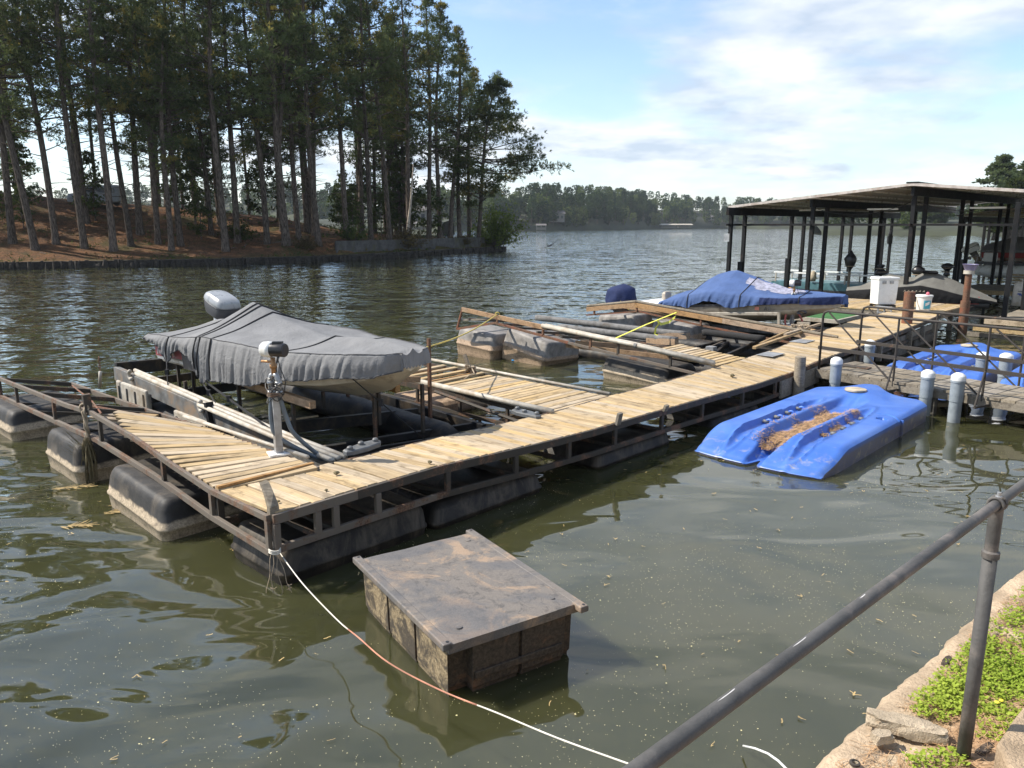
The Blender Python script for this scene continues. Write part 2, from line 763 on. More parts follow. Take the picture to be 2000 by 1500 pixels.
def rust_mat(name, paint, amt=.5):
    m, nt, b = nodes_of(name)
    t = NT(nt)
    v = t.coord()
    n1 = t.noise(v, 3.0, 8, .7, .3)
    n2 = t.noise(v, 45, 5, .6)
    rust = t.mix(t.rng(n2, .3, .7), (.070, .034, .020), (.22, .125, .075))
    k = t.mix(t.rng(n1, .66 - amt * .45, .80 - amt * .45), tuple(paint), rust)
    t.l(k, b.inputs['Base Color'])
    b.inputs['Roughness'].default_value = .75
    b.inputs['Metallic'].default_value = .15
    t.bump(t.math('ADD', n2, n1), .5, .004, b)
    MATS[name] = m


wood('deck_wood', (.555, .415, .235), (.34, .24, .13))
wood('deck_wood_dark', (.42, .31, .19), (.22, .15, .085))
wood('beam_wood', (.46, .29, .15), (.27, .155, .075))
wood('grey_wood', (.30, .26, .2), (.16, .13, .095))
water_mat()
ground_mat()
bark_mat()
concrete_mat('concrete_bank', (.46, .35, .24), 3.5, bump=.035)
concrete_mat('concrete_wall', (.105, .10, .095), 1.2, moss=(.09, .085, .05))
concrete_mat('stone_chunk', (.52, .42, .30), 6, bump=.03)
concrete_mat('concrete_slab', (.42, .315, .21), 4, bump=.035)
rust_mat('rusty_steel', (.15, .125, .10), .40)
rust_mat('rusty_dark', (.055, .046, .036), .36)
rust_mat('rust_red', (.20, .075, .04), .55)
rust_mat('gangway_steel', (.045, .038, .032), .18)
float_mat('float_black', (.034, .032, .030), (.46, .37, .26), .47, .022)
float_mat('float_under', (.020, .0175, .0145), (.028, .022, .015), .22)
float_mat('float_brown', (.22, .205, .19), (.42, .30, .20), .60, .025)
simple('dock_black', (.035, .035, .036), .5, var=.4, dirt=(.2, .16, .12), dirt_amt=.5)
simple('lift_black', (.012, .012, .013), .55, var=.4, dirt=(.06, .045, .03), dirt_amt=.45, bump=.003, spec=.3)
simple('lift_grey', (.13, .13, .125), .6, var=.35, dirt=(.24, .17, .11), dirt_amt=.55)
simple('dirty_white', (.41, .375, .315), .55, var=.2, dirt=(.30, .24, .17), dirt_amt=.5)
simple('white_plastic', (.68, .68, .66), .4, var=.05, dirt=(.5, .47, .4), dirt_amt=.25)
simple('white_paint', (.80, .80, .78), .35, var=.05, dirt=(.45, .42, .36), dirt_amt=.3)
simple('galvanised', (.33, .335, .34), .45, metal=.5, var=.25, dirt=(.24, .2, .16), dirt_amt=.35)
simple('pile_grey', (.22, .25, .27), .6, var=.18, dirt=(.2, .18, .15), dirt_amt=.3)
simple('pile_dark', (.10, .095, .085), .7, var=.4, dirt=(.24, .22, .18), dirt_amt=.4)
simple('rubber_grey', (.10, .105, .11), .55, var=.25, dirt=(.2, .18, .15), dirt_amt=.35)
simple('black_plastic', (.018, .018, .02), .35, var=.3)
simple('black_steel', (.0075, .008, .009), .6, var=.35, dirt=(.03, .02, .015), dirt_amt=.3, spec=.25)
simple('cowl_silver', (.27, .28, .29), .3, var=.10, coat=.3)
simple('hull_cream', (.52, .47, .38), .35, var=.1, dirt=(.25, .2, .14), dirt_amt=.35)
simple('hull_dark', (.05, .05, .055), .4, var=.2)
simple('hull_red', (.33, .05, .05), .35, var=.15)
simple('hull_grey', (.30, .27, .22), .35, var=.15, dirt=(.16, .13, .1), dirt_amt=.4)
simple('hull_teal', (.10, .21, .24), .45, var=.2)
simple('hull_green', (.035, .12, .03), .9, var=.3, bump=.004, bscale=200)
simple('hose_blue', (.10, .125, .15), .4, var=.2)
simple('hose_pink', (.50, .13, .12), .45, var=.15)
simple('brass', (.40, .22, .10), .5, metal=.5, var=.3)
simple('strap_black', (.02, .02, .022), .8, var=.2)
simple('strap_yellow', (.68, .64, .10), .7, var=.12)
simple('rope_yellow', (.55, .42, .10), .8, var=.2)
simple('rope_white', (.62, .58, .50), .8, var=.15)
simple('rope_red', (.42, .19, .12), .8, var=.25)
simple('rope_tan', (.34, .27, .19), .9, var=.3, bump=.004, bscale=90)
simple('carpet_grey', (.16, .155, .15), .95, var=.3, dirt=(.10, .085, .07), dirt_amt=.4, bump=.006, bscale=160)
simple('carpet_black', (.022, .021, .021), .95, var=.3, bump=.006, bscale=160)
simple('rail_pipe', (.072, .070, .067), .62, metal=.0, var=.25, scale=9, dirt=(.16, .14, .125), dirt_amt=.42, bump=.002, bscale=70, spec=.3)
simple('rail_scrape', (.55, .54, .53), .6, var=.25)
simple('bottle_blue', (.06, .34, .68), .25, var=.05)
simple('label_blue', (.05, .33, .45), .5, var=.2)
simple('label_navy', (.02, .05, .22), .5, var=.1)
simple('foam_tan', (.40, .34, .25), .9, var=.25, bump=.006)
simple('pink_thing', (.55, .12, .16), .6, var=.1)
simple('purple_cup', (.26, .24, .40), .5, var=.15)
simple('roof_metal_under', (.86, .85, .82), .5, metal=.0, var=.06, dirt=(.2, .18, .16), dirt_amt=.4)
simple('roof_metal_top', (.46, .41, .37), .6, var=.2, dirt=(.28, .2, .15), dirt_amt=.4)
simple('house_wall', (.24, .225, .20), .8, var=.15)
simple('house_roof', (.12, .11, .105), .8, var=.2)
simple('window_dark', (.03, .04, .05), .1, var=.2)
simple('seat_tan', (.42, .36, .29), .6, var=.15)
simple('bird_grey', (.16, .15, .15), .8, var=.25)
simple('van_body', (.25, .26, .27), .4, var=.1)
simple('straw', (.42, .26, .135), .9, var=.45, scale=14)
simple('pollen', (.66, .58, .30), .9, var=.25)
simple('litter', (.42, .30, .13), .9, var=.3)
simple('weed_dry', (.16, .13, .07), .95, var=.3)
simple('shore_timber', (.03, .025, .02), .95, var=.5, bump=.03, bscale=4)
simple('far_hill', (.035, .04, .02), .95, var=.4, scale=.05)
simple('sticker_orange', (.6, .22, .15), .6, var=.1)
fabric('cover_grey', (.185, .185, .187), fade=(.25, .245, .24), fade_amt=.5)
fabric('cover_dark', (.085, .085, .088), fade=(.15, .15, .15), fade_amt=.4)
fabric('cover_blue', (.062, .105, .235), fade=(.10, .15, .29), fade_amt=.6)
fabric('cover_navy', (.018, .028, .085), fade=(.03, .05, .12), fade_amt=.5)
fabric('cover_black', (.009, .009, .010), fade=(.014, .014, .014), fade_amt=.4)
fabric('cover_taupe', (.155, .15, .135), fade=(.2, .19, .17), fade_amt=.4)
leaf_mat('needles', (.068, .094, .042), (.130, .155, .062), .5, c3=(.26, .21, .055))
leaf_mat('needles_dark', (.056, .080, .040), (.100, .126, .054), .5)
leaf_mat('understory', (.035, .058, .020), (.085, .105, .032), .4)
leaf_mat('bush_leaves', (.11, .16, .035), (.21, .26, .06), .55)
leaf_mat('twig_leaves', (.075, .055, .03), (.12, .10, .045), .3)
leaf_mat('weed_leaves', (.16, .26, .03), (.36, .44, .07), .35)
leaf_mat('far_leaves', (.020, .040, .018), (.055, .085, .030), .2, c3=(.13, .17, .05), nscale=.07)
leaf_mat('far_leaves_light', (.10, .13, .04), (.14, .17, .06), .2)
simple('flower_yellow', (.75, .62, .05), .7, var=.1)


def blue_poly():
    m, nt, b = nodes_of('blue_poly')
    t = NT(nt)
    v = t.coord()
    sep = t.n('ShaderNodeSeparateXYZ')
    t.l(v, sep.inputs[0])
    n1 = t.noise(v, 2.5, 6, .6)
    n2 = t.noise(v, 30, 5, .7)
    k = t.mix(t.rng(n1, .3, .7), (.036, .115, .42), (.056, .155, .50))
    k = t.mix(t.rng(t.noise(v, 1.3, 5, .6, .4, mloc=(6, 1, 1)), .46, .68, 0, .4), k, (.115, .21, .48))
    k = t.mix(t.rng(t.noise(v, 7, 8, .72, .3, mloc=(1, 9, 1)), .58, .74, 0, .45), k, (.24, .22, .17))
    # scuffed, dirty skirt: brown film below the shoulder
    d = t.math('MULTIPLY', t.rng(sep.outputs[2], .20, .29, 1, 0), t.rng(n2, .25, .6, .7, 1))
    side = t.n('ShaderNodeNewGeometry')
    sn = t.n('ShaderNodeSeparateXYZ')
    t.l(side.outputs['Normal'], sn.inputs[0])
    steep = t.rng(sn.outputs[2], .25, .6, 1, 0)
    k = t.mix(t.math('MULTIPLY', t.math('MULTIPLY', d, steep), .85), k, (.15, .125, .095))
    k = t.mix(t.math('MULTIPLY', t.rng(t.noise(v, 5, 7, .7, .5, mloc=(3, 3, 3)), .52, .72), t.rng(sep.outputs[2], .30, .14, .0, .85)), k, (.36, .32, .22))
    t.l(k, b.inputs['Base Color'])
    b.inputs['Roughness'].default_value = .42
    t.bump(n2, .5, .002, b)
    MATS['blue_poly'] = m


blue_poly()


def box_top_mat():
    m, nt, b = nodes_of('worn_black_lid')
    t = NT(nt)
    v = t.coord()
    n1 = t.noise(v, 1.9, 9, .70, 1.0)
    n2 = t.noise(v, 110, 6, .8)
    n3 = t.noise(v, 1.1, 5, .6, 1.2, mloc=(4, 1, 2))
    k = t.mix(t.rng(n2, .25, .75), (.105, .092, .080), (.225, .195, .165))
    k = t.mix(t.rng(t.noise(v, 9, 8, .8, .5, mloc=(2, 7, 3)), .48, .62, 0, .65), k, (.05, .047, .046))
    k = t.mix(t.rng(n1, .50, .62, 0, .85), k, t.mix(t.rng(n2, .25, .75), (.22, .14, .085), (.42, .31, .21)))
    k = t.mix(t.rng(n3, .46, .58, 0, .6), k, t.mix(t.rng(n2, .25, .75), (.06, .06, .064), (.13, .13, .135)))
    t.l(k, b.inputs['Base Color'])
    b.inputs['Roughness'].default_value = .55
    t.bump(n2, .6, .003, b)
    MATS['worn_lid'] = m
    m, nt, b = nodes_of('crusted_box_side')
    t = NT(nt)
    v = t.coord()
    sep = t.n('ShaderNodeSeparateXYZ')
    t.l(v, sep.inputs[0])
    n1 = t.noise(v, 4.0, 8, .72, .7)
    n2 = t.noise(v, 40, 5, .7)
    k = t.mix(t.rng(n2, .3, .7), (.14, .10, .055), (.35, .275, .165))
    k = t.mix(t.rng(n1, .42, .56, 0, .92), k, (.04, .032, .024))
    k = t.mix(t.rng(t.math('ADD', sep.outputs[2], t.math('MULTIPLY', n1, .2)), .70, .80, 0, .8), k, (.07, .055, .042))
    k = t.mix(t.rng(sep.outputs[2], .17, .225, 1, 0), k, (.014, .013, .008))
    t.l(k, b.inputs['Base Color'])
    b.inputs['Roughness'].default_value = .8
    t.bump(t.math('ADD', n2, n1), .7, .008, b)
    MATS['crusted_side'] = m
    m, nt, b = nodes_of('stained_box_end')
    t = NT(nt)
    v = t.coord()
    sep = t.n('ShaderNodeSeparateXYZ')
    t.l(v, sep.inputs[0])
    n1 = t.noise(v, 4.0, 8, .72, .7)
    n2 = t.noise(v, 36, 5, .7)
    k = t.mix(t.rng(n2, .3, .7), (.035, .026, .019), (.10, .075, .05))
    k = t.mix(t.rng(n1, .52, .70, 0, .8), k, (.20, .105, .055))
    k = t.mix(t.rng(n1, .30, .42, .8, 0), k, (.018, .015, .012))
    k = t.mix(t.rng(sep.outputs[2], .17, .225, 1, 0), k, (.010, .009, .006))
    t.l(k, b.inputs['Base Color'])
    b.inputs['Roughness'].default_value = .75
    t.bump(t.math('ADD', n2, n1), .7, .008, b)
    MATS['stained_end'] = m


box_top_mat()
M_ = MATS

# ------------------------------------------------------------------ water
wm = MB()
wm.add([(-1300, -38, 0), (1300, -38, 0), (1300, 1400, 0), (-1300, 1400, 0)], [(0, 1, 2, 3)])
tag(wm.build('water', M_['water'], base=(0, 0, 0)), kind='structure')

# ------------------------------------------------------------------ wooded point across the inlet
SHORE = [(-170, 38), (-110, 50), (-70, 58)] + [tuple(PZ(x, y)[:2]) for x, y in
         ((-300, 530), (0, 527), (200, 523), (400, 519), (600, 513), (700, 508), (800, 502), (900, 495), (980, 490))]
SHORE = [Vector((p[0], p[1], 0)) for p in SHORE]
NIN = Vector((-.42, .907, 0)).normalized()
_acc = [0.0]
for a, b in zip(SHORE, SHORE[1:]):
    _acc.append(_acc[-1] + (b - a).length)
SLEN = _acc[-1]


def shore_at(s):
    s = min(max(s, 0), SLEN)
    for i in range(len(SHORE) - 1):
        if s <= _acc[i + 1]:
            return SHORE[i].lerp(SHORE[i + 1], (s - _acc[i]) / (_acc[i + 1] - _acc[i]))
    return SHORE[-1]


def depth_at(x):
    return interp(x, [(-170, 80), (-30, 66), (-20, 58), (-12, 36), (-6.7, 20), (-1.6, 3)])


def hmax_at(x):
    return interp(x, [(-60, 7.2), (-42, 6.9), (-28, 5.6), (-20, 4.7), (-16, 3.7), (-12, 2.6), (-6.7, 1.9), (-1.5, .8)])


S_WALL0 = None


def h_sd(s, d, D, x):
    """ground height at shore parameter s, distance d inland of D"""
    h = .55 + (hmax_at(x) - .55) * sm(d, 1.2, min(27, D * .55))
    if -17.6 < x < -3.0:
        hi = 1.85 + max(0, hmax_at(x) - 1.85) * sm(d, 3, min(26, D * .6))
        h = .5 + .06 * d if d < wall_d(x) + .15 else hi
    elif -26 < x <= -17.6:
        hi = 1.85 + max(0, hmax_at(x) - 1.85) * sm(d, 3, min(26, D * .6))
        f = sm(x, -26, -17.6) * sm(d, lerp(1.2, 3.4, sm(x, -26, -17.6)), 6.5)
        h = lerp(h, max(h, hi), f)
    h *= 1 - .75 * sm(d, D * .8, D)
    return h


def wall_d(x):
    return interp(x, [(-17.6, 3.6), (-3.0, 2.2)])


_ss = np.linspace(0, SLEN, 500)
_sp = np.array([tuple(shore_at(s)) for s in _ss])


def ground_z(x, y):
    q = np.array([x, y])
    dx = q[None, :] - _sp[:, :2]
    cr = dx[:, 0] * NIN.y - dx[:, 1] * NIN.x
    i = int(np.argmin(np.abs(cr)))
    d = float(dx[i] @ np.array([NIN.x, NIN.y]))
    D = depth_at(_sp[i, 0])
    if d < 0 or d > D:
        return -1.0
    return h_sd(_ss[i], d, D, _sp[i, 0])


def ground_hit(px, py):
    Y = 60.0
    last = PY(px, py, Y)
    while Y < 190:
        p = PY(px, py, Y)
        if p.z <= ground_z(p.x, p.y):
            return p
        last = p
        Y += .25
    p = place_px(px, 5.0)
    if p.z < .3:
        p = place_px(px, 2.0)
    p.z = max(p.z, .8)
    return p


def place_px(px, d):
    """point d metres inland of the shore that lies on the sight line of column px"""
    best, bp_ = 9, None
    for s_ in np.linspace(SLEN * .3, SLEN, 1200):
        p = shore_at(s_) + NIN * d
        zc = p.y * _c + HC * _s
        e = abs(1000 + FPX * p.x / zc - px)
        if bp_ is None or e < best:
            best, bp_ = e, p
    return Vector((bp_.x, bp_.y, ground_z(bp_.x, bp_.y)))


def build_island():
    ns = 230
    rows = [0, .4, 1.0, 1.8, 2.4, 2.9, 3.3, 3.75, 4.2, 5, 6.5, 8, 10, 12, 14.5, 17, 20, 23, 26, 30, 35, 42, 50, 60, 70, 80]
    vs, cols = [], []
    for i in range(ns + 1):
        s = SLEN * i / ns
        p = shore_at(s)
        D = depth_at(p.x)
        for r in rows:
            d = r if D > 79 else min(r, D) if r < 5 else r * (D / 80) + 5 * (1 - D / 80) * (1 if D > 6 else 0)
            d = min(d, D)
            q = p + NIN * d
            z = h_sd(s, d, D, p.x)
            z += (mnoise.noise(Vector((q.x * .22, q.y * .22, 0))) * .16 + mnoise.noise(Vector((q.x * .7, q.y * .7, 3))) * .06) * sm(d, .5, 4)
            if d >= D - .01 and r == rows[-1]:
                z = -1
            vs.append((q.x, q.y, z))
            g = 1 - sm(d, .8 if p.x < -17.6 else 2.2, 4.2)
            cols.append(g)
    nr = len(rows)
    fs = [(i * nr + j, (i + 1) * nr + j, (i + 1) * nr + j + 1, i * nr + j + 1) for i in range(ns) for j in range(nr - 1)]
    # the blunt end of the point
    me = bpy.data.meshes.new('wooded_point_ground')
    me.from_pydata(vs, [], fs)
    me.update()
    for p in me.polygons:
        p.use_smooth = True
    ca = me.color_attributes.new('grass', 'FLOAT_COLOR', 'POINT')
    for i, g in enumerate(cols):
        ca.data[i].color = (g, g, g, 1)
    me.materials.append(M_['ground'])
    tag(link('ground', me), kind='structure')
    # low timber and stone edging at the water
    m = MB()
    for course, (z0, z1, off) in enumerate(((-.3, .22, -.10), (.22, .60, 0.0))):
        rings = []
        n = 420
        for i in range(n + 1):
            s = SLEN * i / n
            p = shore_at(s)
            j = mnoise.noise(Vector((s * .9, course * 9, 1))) * .07
            k = mnoise.noise(Vector((s * 2.3, course * 5, 7))) * .06
            a = p + NIN * (off - .05 + j)
            b = p + NIN * (off + .55)
            if p.x > -14:
                z1b = z1 + .02
            else:
                z1b = z1
            rings.append([Vector((a.x, a.y, z0)), Vector((a.x, a.y, z1b + k)), Vector((b.x, b.y, z1b + k * .4)), Vector((b.x, b.y, z0))])
        m.loft(rings)
    # round the nose of the point
    nose = []
    p = SHORE[-1]
    for k in range(9):
        a = math.pi * k / 8
        q = p + NIN * (1.6 - 1.6 * math.cos(a)) + Vector((.9, .42, 0)) * (math.sin(a) * 1.3)
        nose.append(q)
    m.loft([[q + Vector((0, 0, -.3)), q + Vector((0, 0, .6)), (q + (p + NIN * 1.6 - q) * .35) + Vector((0, 0, .62)), (q + (p + NIN * 1.6 - q) * .35) + Vector((0, 0, -.3))] for q in nose])
    tag(m.build('shore_edging', M_['shore_timber']), 'dark low edging of timber and stone along the wooded shore', 'retaining wall')
    # grey wall on the point
    t = None
    xs = np.linspace(-17.4, -3.1, 10)
    pts = []
    for x in xs:
        i = int(np.argmin(np.abs(_sp[:, 0] - x)))
        p = Vector(_sp[i]) + NIN * wall_d(x)
        pts.append(p)
    t = thing('garden_wall', pts[0] + Vector((0, 0, .4)), 'grey concrete retaining wall between grass strip and pines on the point', 'wall')
    for a, b in zip(pts, pts[1:]):
        d = (b - a).normalized()
        m = MB().beam(a + d * .012 + Vector((0, 0, 1.12)), b - d * .012 + Vector((0, 0, 1.12)), .25, 1.66)
        m.build('wall_panel', M_['concrete_wall'], t)
    # far end return of the wall
    e = pts[-1]
    MB().beam(e + NIN * .15 + Vector((0, 0, 1.1)), e + NIN * 3 + Vector((0, 0, 1.1)), .25, 1.62).build('wall_panel', M_['concrete_wall'], t)


build_island()

# ------------------------------------------------------------------ trees


def tuft_arrays(centers, dirs, n_blade, length, width, rg):
    """needle tufts: n_blade thin triangles fanning round each twig end"""
    C_ = np.repeat(centers, n_blade, axis=0)
    Dm = np.repeat(dirs, n_blade, axis=0)
    k = len(C_)
    d = rg.normal(size=(k, 3)) * .75 + Dm * 1.0
    d /= np.linalg.norm(d, axis=1)[:, None]
    side = np.cross(d, rg.normal(size=(k, 3)))
    side /= np.linalg.norm(side, axis=1)[:, None] + 1e-9
    L_ = (length * rg.uniform(.6, 1.25, k))[:, None]
    w = (width * rg.uniform(.7, 1.3, k))[:, None]
    V_ = np.empty((k, 4, 3))
    V_[:, 0] = C_ - side * w * .35
    V_[:, 1] = C_ + d * L_ * .55 - side * w
    V_[:, 2] = C_ + d * L_
    V_[:, 3] = C_ + d * L_ * .5 + side * w
    F_ = np.arange(k * 4).reshape(k, 4)
    return V_.reshape(-1, 3), F_


def make_pine(seed, h, r0, bare, rad, nb, tufts, lean=(0, 0), side_bias=0.0, blades=9, top_flat=.5, tl=.48, tw=.040, needle='needles', fork=False, stub=7):
    rg = np.random.default_rng(seed)
    rd = random.Random(seed)
    ph = rd.uniform(0, 6)

    def axis(t):
        return np.array([lean[0] * t ** 1.2 * h + .019 * h * math.sin(t * 5 + ph) * t, lean[1] * t * h + .019 * h * math.cos(t * 4 + ph * 2) * t, t * h])
    m = MB()
    n = 16
    ts = [0, .012, .03, .06] + [.06 + .94 * i / n for i in range(1, n + 1)]
    rr = [r0 * (1.55 if t < .005 else 1.25 if t < .02 else 1.08 if t < .045 else 1) * (1 - t) ** .62 + .025 for t in ts]
    m.tube([axis(t) - (np.array([0, 0, .5]) if t == 0 else 0) for t in ts], rr, 10)
    if fork:
        f0 = .28
        pts = [axis(f0 + .02 * i) + np.array([.30 * i ** 1.1, .1 * i, i * h * .055]) for i in range(9)]
        m.tube(pts, [r0 * .62 * (1 - i / 10) + .02 for i in range(9)], 8)
    cents, dirs = [], []
    for i in range(nb + stub):
        if i >= nb:
            t = rd.uniform(.14, bare)
            L_ = rd.uniform(.6, 2.6)
            dead = True
        else:
            t = bare + (1 - bare) * (rd.random() ** .85)
            u = (t - bare) / (1 - bare)
            prof = (0.55 + .45 * math.sin(math.pi * min(1, u * 1.15 + .12))) * (1 - max(0, u - top_flat) / (1 - top_flat) * .82)
            L_ = rad * prof * rd.uniform(.55, 1.12)
            dead = rd.random() < .06
        az = rd.uniform(0, 2 * math.pi)
        if side_bias and not dead:
            if math.cos(az) > 0:
                L_ *= 1 + side_bias
            else:
                L_ *= 1 - side_bias * .45
        e = rd.uniform(-.12, .42) + .35 * max(0, (t - .75))
        d = np.array([math.cos(az) * math.cos(e), math.sin(az) * math.cos(e), math.sin(e)])
        p0 = axis(t)
        pts = []
        droop = rd.uniform(-.12, .16)
        wig = rd.uniform(-.25, .25)
        for k in range(6):
            q = k / 5
            pts.append(p0 + d * L_ * q + np.array([-math.sin(az) * wig * L_ * q * q, math.cos(az) * wig * L_ * q * q, droop * L_ * (q * q - .3 * q)]))
        rb = max(.012, min(.085, .02 * L_)) * (.7 + .6 * (1 - t))
        m.tube(pts, [rb * (1 - .75 * k / 5) for k in range(6)], 4, cap=False)
        if dead:
            continue
        nt_ = int(tufts * (.40 + .60 * (L_ / rad) ** 1.3))
        P_ = np.array(pts)
        # side twigs carrying tufts in flat-ish sprays
        for k in range(nt_):
            q = rd.uniform(.34, 1.0) ** .62
            idx = min(4, int(q * 5))
            c = P_[idx] + (P_[idx + 1] - P_[idx]) * (q * 5 - idx)
            spread = min(.10 * L_ + .24, .72)
            off = rg.normal(size=3) * np.array([spread, spread, spread * .42]) * (.55 + .5 * q)
            off[2] += .10
            c = c + off
            cents.append(c)
            dd = off / (np.linalg.norm(off) + 1e-6) * .5 + d * .5 + np.array([0, 0, .45])
            dirs.append(dd / np.linalg.norm(dd))
    # leader
    for k in range(int(tufts * 1.5)):
        t = rd.uniform(.90, 1.0)
        c = axis(t) + rg.normal(size=3) * np.array([.35, .35, .3])
        cents.append(c)
        dirs.append(np.array([0, 0, 1.0]))
    V_, F_ = tuft_arrays(np.array(cents), np.array(dirs), blades, tl, tw, rg)
    trunk = m.mesh('trunk', M_['bark'], None, True)
    crown = np_mesh('crown', V_, F_, M_[needle])
    return trunk, crown


def plant_pine(kind, name, loc, rz, sc, label, group=None, cat='tree'):
    t = thing(name, loc, label, cat, group)
    t.rotation_euler = (0, 0, rz)
    t.scale = (sc[0], sc[0], sc[1])
    link('trunk', kind[0], t)
    link('crown', kind[1], t)
    return t


PINES = [make_pine(100 + i, 29, .33, b, r, nb, tf, stub=st) for i, (b, r, nb, tf, st) in enumerate((
    (.32, 5.4, 80, 27, 14), (.40, 5.0, 68, 29, 16), (.28, 6.0, 88, 25, 12), (.44, 5.6, 64, 29, 14), (.37, 4.8, 74, 26, 18), (.25, 5.2, 90, 24, 11)))]
PINES_DARK = [make_pine(140 + i, 27, .26, b, r, nb, tf, needle='needles_dark', blades=8, stub=st) for i, (b, r, nb, tf, st) in enumerate((
    (.20, 3.9, 78, 23, 12), (.15, 3.6, 86, 21, 10), (.30, 4.2, 70, 23, 16)))]
FORK = make_pine(171, 29, .40, .36, 4.8, 80, 30, fork=True)

ORD = ['leftmost', 'second', 'third', 'fourth', 'fifth', 'sixth', 'seventh', 'eighth', 'ninth', 'tenth', 'eleventh', 'twelfth', 'thirteenth',
       'fourteenth', 'fifteenth', 'sixteenth', 'seventeenth', 'eighteenth', 'nineteenth', 'twentieth', 'twenty-first', 'twenty-second', 'twenty-third', 'twenty-fourth']
FRONT = [  # base pixel, trunk radius factor, height factor, variant, special label
    (25, 476, 1.15, 1.0, 0, 'thick pine trunk at the far left end of the shore row'),
    (70, 490, .95, 1.02, 1, 'pine leaning left close to the water, second in the shore row'),
    (110, 476, .9, 1.0, 2, 'straight pine third along the shore row from the left end'),
    (165, 485, .95, 1.0, 3, 'pine with two trunks crossing low down, fourth along the shore'),
    (222, 490, 1.12, 1.05, 4, 'stout straight pine near the water below the parked van'),
    (256, 481, .55, .8, 1, 'thin young pine just right of the stout pine below the van'),
    (274, 458, 1.15, 1.05, 5, 'thick vine covered pine right of the parked van up the slope'),
    (309, 476, .6, .85, 2, 'slim pine between the vine covered pine and the pair at midslope'),
    (335, 490, .5, .75, 4, 'very thin sapling pine at the foot of the slope'),
    (353, 481, .85, 1.0, 0, 'medium pine right of the thin sapling near the water'),
    (441, 490, 1.35, 1.05, 3, 'thickest pine of the shore row, above the covered grey boat'),
    (464, 474, 1.1, 1.0, 5, 'pine hard against the right of the thickest trunk'),
    (522, 477, 1.05, 1.0, 1, 'pine with bushy low sprays right of the thick double trunks'),
    (560, 479, 1.35, 1.05, 6, 'tall forked pine near the middle of the shore row'),
    (584, 467, .7, .95, 2, 'slim pine just behind the forked pine'),
    (606, 452, .7, .95, 4, 'slim pine on the slope right of the forked pine'),
    (622, 477, 1.2, 1.05, 0, 'tall straight pine left of where the grey garden wall begins'),
    (678, 467, .95, .98, 3, 'pine standing above the left end of the grey garden wall'),
    (762, 458, .95, 1.08, 1, 'tall pine above the middle of the garden wall'),
    (838, 458, .8, 1.04, 2, 'pine behind the right half of the garden wall'),
    (880, 459, .8, .94, 5, 'leaning pine third from the tip of the point'),
    (916, 464, .7, .82, 0, 'pine second from the tip of the point'),
]
for px, py, rf, hf, var, lab in FRONT:
    p = ground_hit(px, py)
    kind = FORK if var == 6 else PINES[var]
    t = plant_pine(kind, 'pine_tree', p + Vector((0, 0, -.1)), random.uniform(0, 6.28) if var != 6 else .2, (1, hf * random.uniform(.97, 1.04)), lab, 'pines along the wooded shore')
    t.scale = (.66 + .25 * rf, .66 + .25 * rf, t.scale[2])
    t.rotation_euler = (random.uniform(-.04, .04), random.uniform(-.05, .05), t.rotation_euler[2])
    if px == 70:
        t.rotation_euler = (0, -.09, 0)
    if px == 880:
        t.rotation_euler = (0, .07, 0)
# the tip tree: long boughs reaching over the water to the right
TIP = make_pine(210, 21.5, .28, .20, 7.4, 84, 58, lean=(.10, 0), side_bias=.42, top_flat=.45, blades=10, tl=.5, tw=.042)
plant_pine(TIP, 'pine_tree', ground_hit(935, 466), 0.0, (1, 1.0), 'rightmost pine with long boughs reaching out over the lake', 'pines along the wooded shore')
# more crowns in the right hand slope of the grove
for px, py, hf, var, lab in ((725, 450, 1.1, 2, 'pine set back above the left part of the garden wall'), (800, 448, 1.06, 4, 'pine behind the pale leaning snag'),
                             (860, 452, 1.0, 3, 'dense pine set back behind the right end of the garden wall'), (898, 455, .86, 2, 'bushy pine set back near the tip of the point')):
    p = ground_hit(px, py)
    plant_pine(PINES[var], 'pine_tree', p + Vector((0, 0, -.1)), random.uniform(0, 6.28), (.9, hf), lab, 'pines along the wooded shore')
# pale leaning snag
p = ground_hit(795, 452)
m = MB()
m.tube([p + Vector((0, 0, -.3)), p + Vector((.25, 0, 2)), p + Vector((.6, .1, 4.5)), p + Vector((.85, .1, 7.0)), p + Vector((1.0, .2, 9))], [.2, .17, .14, .10, .04], 8)
simple('snag_wood', (.42, .36, .29), .9, var=.3, scale=3)
tag(m.build('dead_tree', M_['snag_wood'], smooth=True), 'pale bare leaning snag above the garden wall', 'tree')
# trees further back on the crest and behind it: nothing in the photo tells them apart
rb = random.Random(5)
k = 0
while k < 72:
    s = rb.uniform(SLEN * .40, SLEN * .93)
    p0 = shore_at(s)
    D = depth_at(p0.x)
    d = rb.uniform(9, max(10, D * .82))
    p = p0 + NIN * d
    z = ground_z(p.x, p.y)
    if z < .4:
        continue
    k += 1
    hf = interp(p.x, [(-60, 1.0), (-22, 1.05), (-16, 1.05), (-8, .92), (0, .75)])
    kind = (PINES_DARK + PINES)[rb.randrange(6)]
    t = plant_pine(kind, 'pine_tree', Vector((p.x, p.y, z - .15)), rb.uniform(0, 6.28), (rb.uniform(.75, 1.1), hf * rb.uniform(.85, 1.08)),
                   'slender dark pine standing back on the crest of the wooded point', 'slender pines standing back on the crest')
    t.rotation_euler = (rb.uniform(-.03, .03), rb.uniform(-.03, .03), t.rotation_euler[2])
